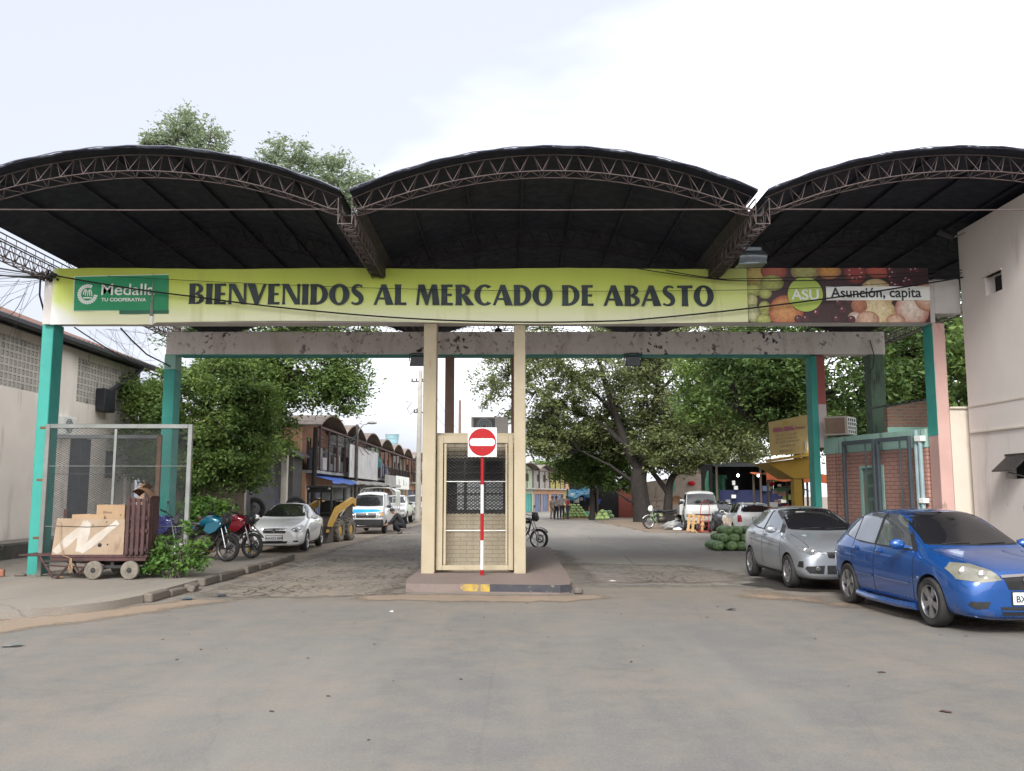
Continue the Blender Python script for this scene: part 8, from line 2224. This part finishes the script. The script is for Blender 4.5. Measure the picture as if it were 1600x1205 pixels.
# ---------------------------------------------------------------- people
m_skin = M('warm_brown_skin', (0.34, 0.19, 0.13), (0.3, 0.165, 0.11), 6, .55)
m_hair = M('black_hair', (0.012, 0.011, 0.011), (0.02, 0.018, 0.017), 14, .5)
m_ghair = M('grey_hair', (0.22, 0.21, 0.2), (0.16, 0.155, 0.15), 14, .6)
def skin(name, joints, edges, root, mat, parent, lv=2):
    """joints: {key: (x,y,z,r)} or (x,y,z,rx,ry); one smooth skinned surface"""
    ks = list(joints); ix = {k: i for i, k in enumerate(ks)}
    me = bpy.data.meshes.new(name)
    me.from_pydata([joints[k][:3] for k in ks], [(ix[a], ix[b]) for a, b in edges], [])
    o = bpy.data.objects.new(name, me); COL.objects.link(o)
    sm = o.modifiers.new('skin', 'SKIN'); sm.use_smooth_shade = True
    if not me.skin_vertices: me.skin_vertices.new()
    for k in ks:
        d = me.skin_vertices[0].data[ix[k]]; j = joints[k]
        d.radius = (j[3], j[4] if len(j) > 4 else j[3]); d.use_root = (k == root)
    sb = o.modifiers.new('sub', 'SUBSURF'); sb.levels = sb.render_levels = lv
    dg = bpy.context.evaluated_depsgraph_get()
    m2 = bpy.data.meshes.new_from_object(o.evaluated_get(dg))
    o.modifiers.clear(); o.data = m2; m2.materials.clear(); m2.materials.append(mat); m2.shade_smooth()
    o.parent = parent
    return o
def person(label, loc, rz, J, top_m, leg_m, hair_m, shoe_m, sleeve=.5, hair_long=False):
    """J: joint positions; the figure faces local -Y"""
    t = thing('person', label, 'person', loc, rz)
    V = {k: Vector(v) for k, v in J.items()}
    jt = {'pelvis': (*V['pelvis'], .125, .10), 'belly': (*V['pelvis'].lerp(V['chest'], .45), .118, .095), 'chest': (*V['chest'], .135, .10), 'neckb': (*V['chest'].lerp(V['neck'], .7), .08, .07), 'neck': (*V['neck'], .05)}
    hd = (V['head']-V['neck']).normalized()
    jt['skull'] = (*(V['neck']+hd*.115), .082, .095); jt['crown'] = (*(V['neck']+hd*.2), .07, .08)
    fwd = V['face'].normalized()
    E = [('pelvis', 'belly'), ('belly', 'chest'), ('chest', 'neckb'), ('neckb', 'neck'), ('neck', 'skull'), ('skull', 'crown')]
    for s in ('L', 'R'):
        for a, b, ra, in (('sho', 'chest', .06),): pass
        jt['sho'+s] = (*V['sho'+s], .058); jt['elb'+s] = (*V['elb'+s], .042); jt['wri'+s] = (*V['wri'+s], .028)
        d = (V['hand'+s]-V['wri'+s]).normalized(); side = d.cross(fwd)
        if side.length < .1: side = d.cross(Vector((0, 0, 1)))
        side.normalize()
        pm = V['wri'+s]+d*.07; jt['palm'+s] = (*pm, .034, .02)
        E += [('neckb', 'sho'+s), ('sho'+s, 'elb'+s), ('elb'+s, 'wri'+s), ('wri'+s, 'palm'+s)]
        for q, (off, ln) in enumerate(((-.03, .075), (-.01, .09), (.01, .083), (.03, .062))):
            a = pm+side*off+d*.025; b = a+d*ln*.5+fwd*.006; c = b+d*ln*.42+fwd*.022
            for n_, p_, r_ in (('a', a, .0095), ('b', b, .0088), ('c', c, .0075)): jt['f%d%s%s' % (q, n_, s)] = (*p_, r_)
            E += [('palm'+s, 'f%da%s' % (q, s)), ('f%da%s' % (q, s), 'f%db%s' % (q, s)), ('f%db%s' % (q, s), 'f%dc%s' % (q, s))]
        a = V['wri'+s]+d*.04-side*.035+fwd*.01; b = a+d*.035-side*.02+fwd*.015
        jt['tha'+s] = (*a, .011); jt['thb'+s] = (*b, .009); E += [('wri'+s, 'tha'+s), ('tha'+s, 'thb'+s)]
        jt['hip'+s] = (*V['hip'+s], .095); jt['kne'+s] = (*V['kne'+s], .06); jt['ank'+s] = (*V['ank'+s], .04); jt['toe'+s] = (*V['toe'+s], .035)
        E += [('pelvis', 'hip'+s), ('hip'+s, 'kne'+s), ('kne'+s, 'ank'+s), ('ank'+s, 'toe'+s)]
    body = skin('body', jt, E, 'pelvis', m_skin, t)
    # face: nose, brow, ears, mouth joined into the same body mesh
    c = V['neck']+hd*.125; rt = fwd.cross(hd).normalized()
    mb = MB(); mb.mi = 0
    mb.ball(c+fwd*.098+hd*-.005, (.014, .014, .022), 8, 6)
    for sg in (-1, 1): mb.ball(c+rt*sg*.088+hd*-.005, (.014, .02, .03), 8, 6)
    for sg in (-1, 1): mb.ball(c+fwd*.088+rt*sg*.032+hd*.022, (.012, .012, .009), 8, 5, 1)
    mb.ball(c+fwd*.088+hd*-.045, (.024, .014, .007), 8, 5, 2)
    f = mb.build('face', [m_skin, m_hair, m_pinkink])
    bm = bmesh.new(); bm.from_mesh(body.data)
    n0 = len(bm.faces); bm.from_mesh(f.data); bm.to_mesh(body.data); bm.free()
    body.data.materials.append(m_hair); body.data.materials.append(m_pinkink)
    bpy.data.objects.remove(f)
    body.data.shade_smooth()
    # clothes
    k = lambda key, g: (*jt[key][:3], *[r+g for r in jt[key][3:]])
    tj = {'hem': (*(V['pelvis']-(V['chest']-V['pelvis'])*.12), .155, .125), 'belly': k('belly', .032), 'chest': k('chest', .03), 'neckb': k('neckb', .026)}
    te = [('hem', 'belly'), ('belly', 'chest'), ('chest', 'neckb')]
    for s in ('L', 'R'):
        sl = V['sho'+s].lerp(V['elb'+s], min(1, sleeve*2))
        tj['sho'+s] = k('sho'+s, .018); tj['sl'+s] = (*sl, .066); te += [('neckb', 'sho'+s), ('sho'+s, 'sl'+s)]
        if sleeve > .55:
            w = V['elb'+s].lerp(V['wri'+s], (sleeve-.5)*2); tj['cu'+s] = (*w, .042); te.append(('sl'+s, 'cu'+s))
    skin('shirt', tj, te, 'hem', top_m, t)
    lj = {'pelvis': k('pelvis', .02)}; le = []
    for s in ('L', 'R'):
        lj['hip'+s] = k('hip'+s, .016); lj['kne'+s] = k('kne'+s, .024); an = V['kne'+s].lerp(V['ank'+s], .92); lj['ank'+s] = (*an, .066)
        le += [('pelvis', 'hip'+s), ('hip'+s, 'kne'+s), ('kne'+s, 'ank'+s)]
    skin('trousers', lj, le, 'pelvis', leg_m, t)
    mb = MB()
    for s in ('L', 'R'):
        a, b = V['ank'+s], V['toe'+s]; mb.tube([tuple(a+(a-b)*.25-Vector((0, 0, .02))), tuple(a.lerp(b, .4)-Vector((0, 0, .01))), tuple(b)], [.052, .055, .042], 10)
    mb.build('shoes', shoe_m, t)
    mb = MB(); h = V['neck']+hd*.15-fwd*.02
    mb.ball((0, 0, 0), (.098, .11, .105), 16, 10)
    q = hd.to_track_quat('Z', 'Y').to_matrix().to_4x4()
    mb.v = [tuple(h + hd*(.045 if v[2] > -.03 else .02) + (q @ Vector(v)) - fwd*(.03 if (q @ Vector(v)).dot(fwd) > .04 and v[2] < .03 else 0)) for v in mb.v]
    if hair_long: mb.ball(V['neck']-fwd*.09+hd*.02, (.06, .05, .10), 10, 8)
    mb.build('hair', hair_m, t)
    return t
def standing(h=1.65, lean=0, armL=(.05, -.12), armR=(.05, -.12), step=.08):
    s = h/1.7
    J = {'pelvis': (0, 0, .95), 'chest': (0, .01-lean*.3, 1.28), 'neck': (0, -.01-lean*.5, 1.46), 'head': (0, -.03-lean*.6, 1.62), 'face': (0, -1, -.1)}
    for sg, k, (dx, dy) in ((1, 'L', armL), (-1, 'R', armR)):
        J['sho'+k] = (sg*.185, .01-lean*.45, 1.40); J['elb'+k] = (sg*(.22+dx*.4), .04+dy*.2, 1.12); J['wri'+k] = (sg*(.2+dx), dy, .88+.25*(dy < -.15)); J['hand'+k] = (sg*(.19+dx), dy*1.35-.03, .76+.25*(dy < -.15))
        J['hip'+k] = (sg*.095, 0, .90); J['kne'+k] = (sg*.105, -.02-step*sg*.3, .5); J['ank'+k] = (sg*.11, .03-step*sg*.6, .085); J['toe'+k] = (sg*.13, -.13-step*sg*.6, .04)
    return {k: (tuple(c*s for c in v) if k != 'face' else v) for k, v in J.items()}
m_gshirt = M('grey_beige_shirt', (0.36, 0.32, 0.28), (0.3, 0.265, 0.23), 8, .9)
m_plaid = M('pale_checked_shirt', (0.40, 0.36, 0.33), (0.27, 0.23, 0.22), 22, .9)
m_redsh = M('red_shirt', (0.45, 0.04, 0.05), (0.38, 0.035, 0.045), 6, .85)
m_dtrou = M('dark_trousers', (0.022, 0.022, 0.03), (0.03, 0.03, 0.038), 8, .9)
m_dhood = M('black_hoodie', (0.012, 0.012, 0.016), (0.018, 0.018, 0.022), 8, .9)
m_beigec = M('beige_clothing', (0.33, 0.27, 0.22), (0.28, 0.23, 0.19), 8, .9)
person('person with dark tied hair, grey beige shirt and dark trousers, left of the standing pair', (3.15, 64.4, .012), R(20), standing(1.6, .05, (.03, -.2), (.06, -.1)), m_gshirt, m_dtrou, m_hair, m_black, .5, True)
person('taller grey haired person in a pale checked shirt facing the melon stand', (3.55, 64.2, .012), R(165), standing(1.72, .03, (.06, -.05), (.1, -.22)), m_plaid, m_dtrou, m_ghair, m_black, .9)
person('person in a bright red shirt standing behind the pair beside the melon stack', (4.05, 65.6, .012), R(-70), standing(1.6, .05, (.08, -.2), (.06, -.15)), m_redsh, m_greyblue, m_hair, m_black, .5)
person('person in long beige clothes half hidden behind the standing pair', (2.95, 66.0, .012), R(30), standing(1.58, .0, (.04, -.08), (.05, -.08)), m_beigec, m_beigec, m_hair, m_rust, .9)
# crouching by the van's front wheel
CR = {'pelvis': (0, .18, .40), 'chest': (0, -.06, .74), 'neck': (0, -.22, .90), 'head': (0, -.33, 1.0), 'face': (0, -1, -.75)}
for sg, k in ((1, 'L'), (-1, 'R')):
    CR['sho'+k] = (sg*.18, -.14, .84); CR['elb'+k] = (sg*.2, -.34, .56); CR['wri'+k] = (sg*.12, -.56, .42); CR['hand'+k] = (sg*.1, -.68, .38)
    CR['hip'+k] = (sg*.1, .15, .37); CR['kne'+k] = (sg*.17, -.26, .46 if sg > 0 else .30); CR['ank'+k] = (sg*.13, .06, .085); CR['toe'+k] = (sg*.14, -.12, .04)
person('person in a black hoodie crouching at the front wheel of the white van', (-5.02, 40.5, .012), R(-78), CR, m_dhood, m_dhood, m_hair, m_dsteel, .95)

# ---------------------------------------------------------------- cables and wires
m_wire = M('black_cable', (0.012, 0.012, 0.014), (0.02, 0.02, 0.02), 6, .6)
def cable(label, runs, r=.011, name='power_cable', group=None):
    mb = MB()
    for pts in runs: mb.tube(pts, r, 5, False)
    return tagged(mb, name, m_wire, label, 'cable', group)
CP = cable_pts
cable('thick black cable slanting down over the left half of the banner', [CP((-9.6, 18.2, 6.27), (-6.6, 18.18, 5.80), .03)+CP((-6.6, 18.18, 5.80), (-1.9, 18.15, 5.32), .05)], .017)
cable('thick black cable rising over the fruit picture to the pale building', [CP((-1.9, 18.15, 5.32), (2.4, 18.2, 5.3), .05)+CP((2.4, 18.2, 5.3), (9.34, 18.15, 6.2), .08)], .017)
cable('pair of black cables along the top of the fruit picture', [CP((3.2, 18.2, 6.36), (4.4, 18.15, 6.16), .02)+CP((4.4, 18.15, 6.16), (9.3, 18.1, 6.34), .03), CP((2.6, 18.2, 6.40), (4.5, 18.15, 6.13), .02)+CP((4.5, 18.15, 6.13), (9.3, 18.1, 6.28), .06)], .011)
cable('thin wire stretched straight across the banner lettering', [CP((-8.4, 18.2, 6.24), (-2.9, 18.22, 5.99), .02)+CP((-2.9, 18.22, 5.99), (4.25, 18.22, 5.94), .04)+CP((4.25, 18.22, 5.94), (9.3, 18.2, 6.2), .05)], .006)
r_ = random.Random(17)
runs = []
for k in range(11):
    e_ = (-13.5+r_.uniform(-1.5, 1), 15.5+r_.uniform(-1.5, 2.5), 6.3+r_.uniform(-1.0, 1.1))
    runs.append(CP((-9.85+r_.uniform(-.1, .15), 18.3, 6.22+r_.uniform(-.08, .1)), e_, r_.uniform(.05, .35)))
for k in range(9):
    a = (-9.8-r_.uniform(0, .5), 18.25, 6.2-r_.uniform(0, .4)); runs.append(CP(a, (a[0]-r_.uniform(.2, 1.4), 18.3, a[2]-r_.uniform(.3, 1.6)), r_.uniform(-.3, .3), 8))
cable('tangled bundle of thin black wires fanning out left of the banner end', runs, .0038, 'wire_tangle')
cable('heavy twisted cables running left from the banner end', [CP((-9.7, 18.25, 6.26), (-13.5, 16.5, 6.9), .1), CP((-9.75, 18.25, 6.2), (-13.5, 16.4, 6.75), .2), CP((-9.8, 18.25, 6.24), (-13.6, 16.8, 6.5), .15)], .017)
cable('twisted black cable dropping beside the turquoise column to the breeze blocks', [[(-9.85, 18.3, 6.2), (-9.95, 18.5, 5.9), (-10.05, 19.0, 5.5), (-10.4, 20.0, 5.2), (-11.4, 22, 4.9), (-13.4, 25.2, 4.9)]], .02)
mb = MB()
for k in range(30): mb.ball((-9.7+r_.uniform(-.22, .2), 18.3+r_.uniform(-.05, .05), 6.24+r_.uniform(-.07, .12)), r_.uniform(.02, .05), 6, 4)
tagged(mb, 'cable_splice', m_wire, 'lumpy knot of cable splices on the upper left corner of the white beam end', 'cable')
runs = []
for k in range(16):
    a = (-9.3+r_.uniform(0, 1.6), 18.9, 5.25); b = (-8.7+r_.uniform(-.6, .3), 22.4, 5.3+r_.uniform(-.7, .55)); runs.append(CP(a, b, r_.uniform(-.05, .3)))
for k in range(7): runs.append(CP((-8.6+r_.uniform(-1, .5), 20, 5.3+r_.uniform(-.1, .4)), (-13.3, 27+r_.uniform(0, 4), 5.6+r_.uniform(-.5, .5)), r_.uniform(.1, .4)))
cable('web of thin wires between the front and rear beams at the left', runs, .0028, 'wire_tangle')
cable('thick cable sloping down from the beam behind the turquoise rear column', [CP((-9.4, 18.95, 5.3), (-8.8, 24, 4.6), .1)+CP((-8.8, 24, 4.6), (-9.5, 34, 3.2), .2)], .014)
cable('bent black cable from the beam to the mint top of the rear column', [[(-8.4, 18.95, 5.28), (-8.35, 19.4, 5.1), (-8.45, 20.5, 4.95), (-8.55, 22.2, 4.92)]], .018)
cable('cable drooping along the dark green rear column', [[(9.02, 22.28, 5.6), (9.1, 22.25, 5.2), (9.05, 22.25, 4.9), (8.95, 22.25, 4.75)]], .012)
runs = [CP((-9.0, 52, 5.0+r_.uniform(-.2, .3)), (-9.7+r_.uniform(-.3, .3), 43.8+r_.uniform(-1, 5), 4.8+r_.uniform(-.6, .4)), r_.uniform(.15, .6)) for k in range(16)]
runs += [CP((-9.0, 52, 5.0+r_.uniform(-.2, .3)), (-9.2, 60+r_.uniform(-2, 8), 4.6+r_.uniform(-.6, .4)), r_.uniform(.1, .5)) for k in range(8)]
cable('sagging bunch of wires round the street lamp in front of the shops', runs, .012, 'wire_tangle')
cable('long power lines running from the concrete power pole along the street', [CP((-6.7, 60, 9.4), (-7.0, 125, 9.6), .8), CP((-5.7, 60, 9.4), (-6.0, 125, 9.6), .8)], .015)
cable('thin wires over the top of the rear beam behind the booth', [CP((-3.4, 22.4, 6.35), (.2, 22.3, 5.85), .1), CP((-1.8, 22.4, 6.6), (-.3, 22.3, 5.84), -.08), CP((-6.5, 22.4, 5.9), (-4.5, 22.6, 6.3), .05)], .007)
bp_ = MB(); bp_.ball((0, 0, .06), (.1, .08, .08), 8, 5); bp_.tube([(0, 0, .1), (.0, 0, .2)], .03, 6); tagged(bp_, 'insulator', m_black, 'small dark knob on top of the rear beam above the booth', 'insulator', None, (-.35, 22.5, 5.82))

# ---------------------------------------------------------------- small litter on the road
def scrap(label, x, y, z, m, s, seed, name='scrap'):
    rr = random.Random(seed); mb = MB()
    n = 7; pts = [(s*(1+rr.uniform(-.4, .4))*math.cos(2*PI*k/n), s*.6*(1+rr.uniform(-.4, .4))*math.sin(2*PI*k/n), rr.uniform(.0, s*.25)) for k in range(n)]
    mb.add(pts+[(0, 0, s*.3)], [(k, (k+1) % n, n) for k in range(n)]); mb.add([(p[0], p[1], -.001) for p in pts], [tuple(reversed(range(n)))])
    return tagged(mb, name, m, label, 'scrap', None, (x, y, z), rr.uniform(0, 3))
scrap('crumpled white paper cup lying on the asphalt left of the island', -1.78, 13.6, .006, m_prwhite, .06, 1)
scrap('white scrap on the right lane beside the island', 2.0, 18.3, .014, m_prwhite, .07, 2)
scrap('bluish plastic scraps in the gutter by the pavement corner', -5.35, 15.1, .02, m_bluetarp, .1, 3)
scrap('dark litter heap in the gutter by the pavement corner', -4.95, 15.6, .02, m_greyblue, .13, 4)
scrap('pale plastic bag on the dirt strip at the left edge', -5.7, 10.5, .012, m_galv, .11, 5)
scrap('orange leaf litter under the hand cart', -8.75, 17.7, .126, m_orng, .12, 6)
scrap('long dark scrap on the asphalt in front of the silver car', 3.3, 13.8, .006, m_black, .09, 7)
scrap('dark leaf on the asphalt, right foreground', 3.6, 9.0, .006, m_dwood, .05, 8, 'fallen_leaf')
scrap('small dark leaf on the asphalt near the right bottom corner', 3.45, 7.4, .006, m_dwood, .05, 9, 'fallen_leaf')
for k in range(46):
    x_, y_ = r_.uniform(-5, 6), r_.uniform(5.5, 15)
    scrap('tiny dark fallen leaf scattered on the asphalt', x_, y_, .006, m_dwood, r_.uniform(.012, .03), 20+k, 'fallen_leaf')['group'] = 'fallen leaves on the asphalt'
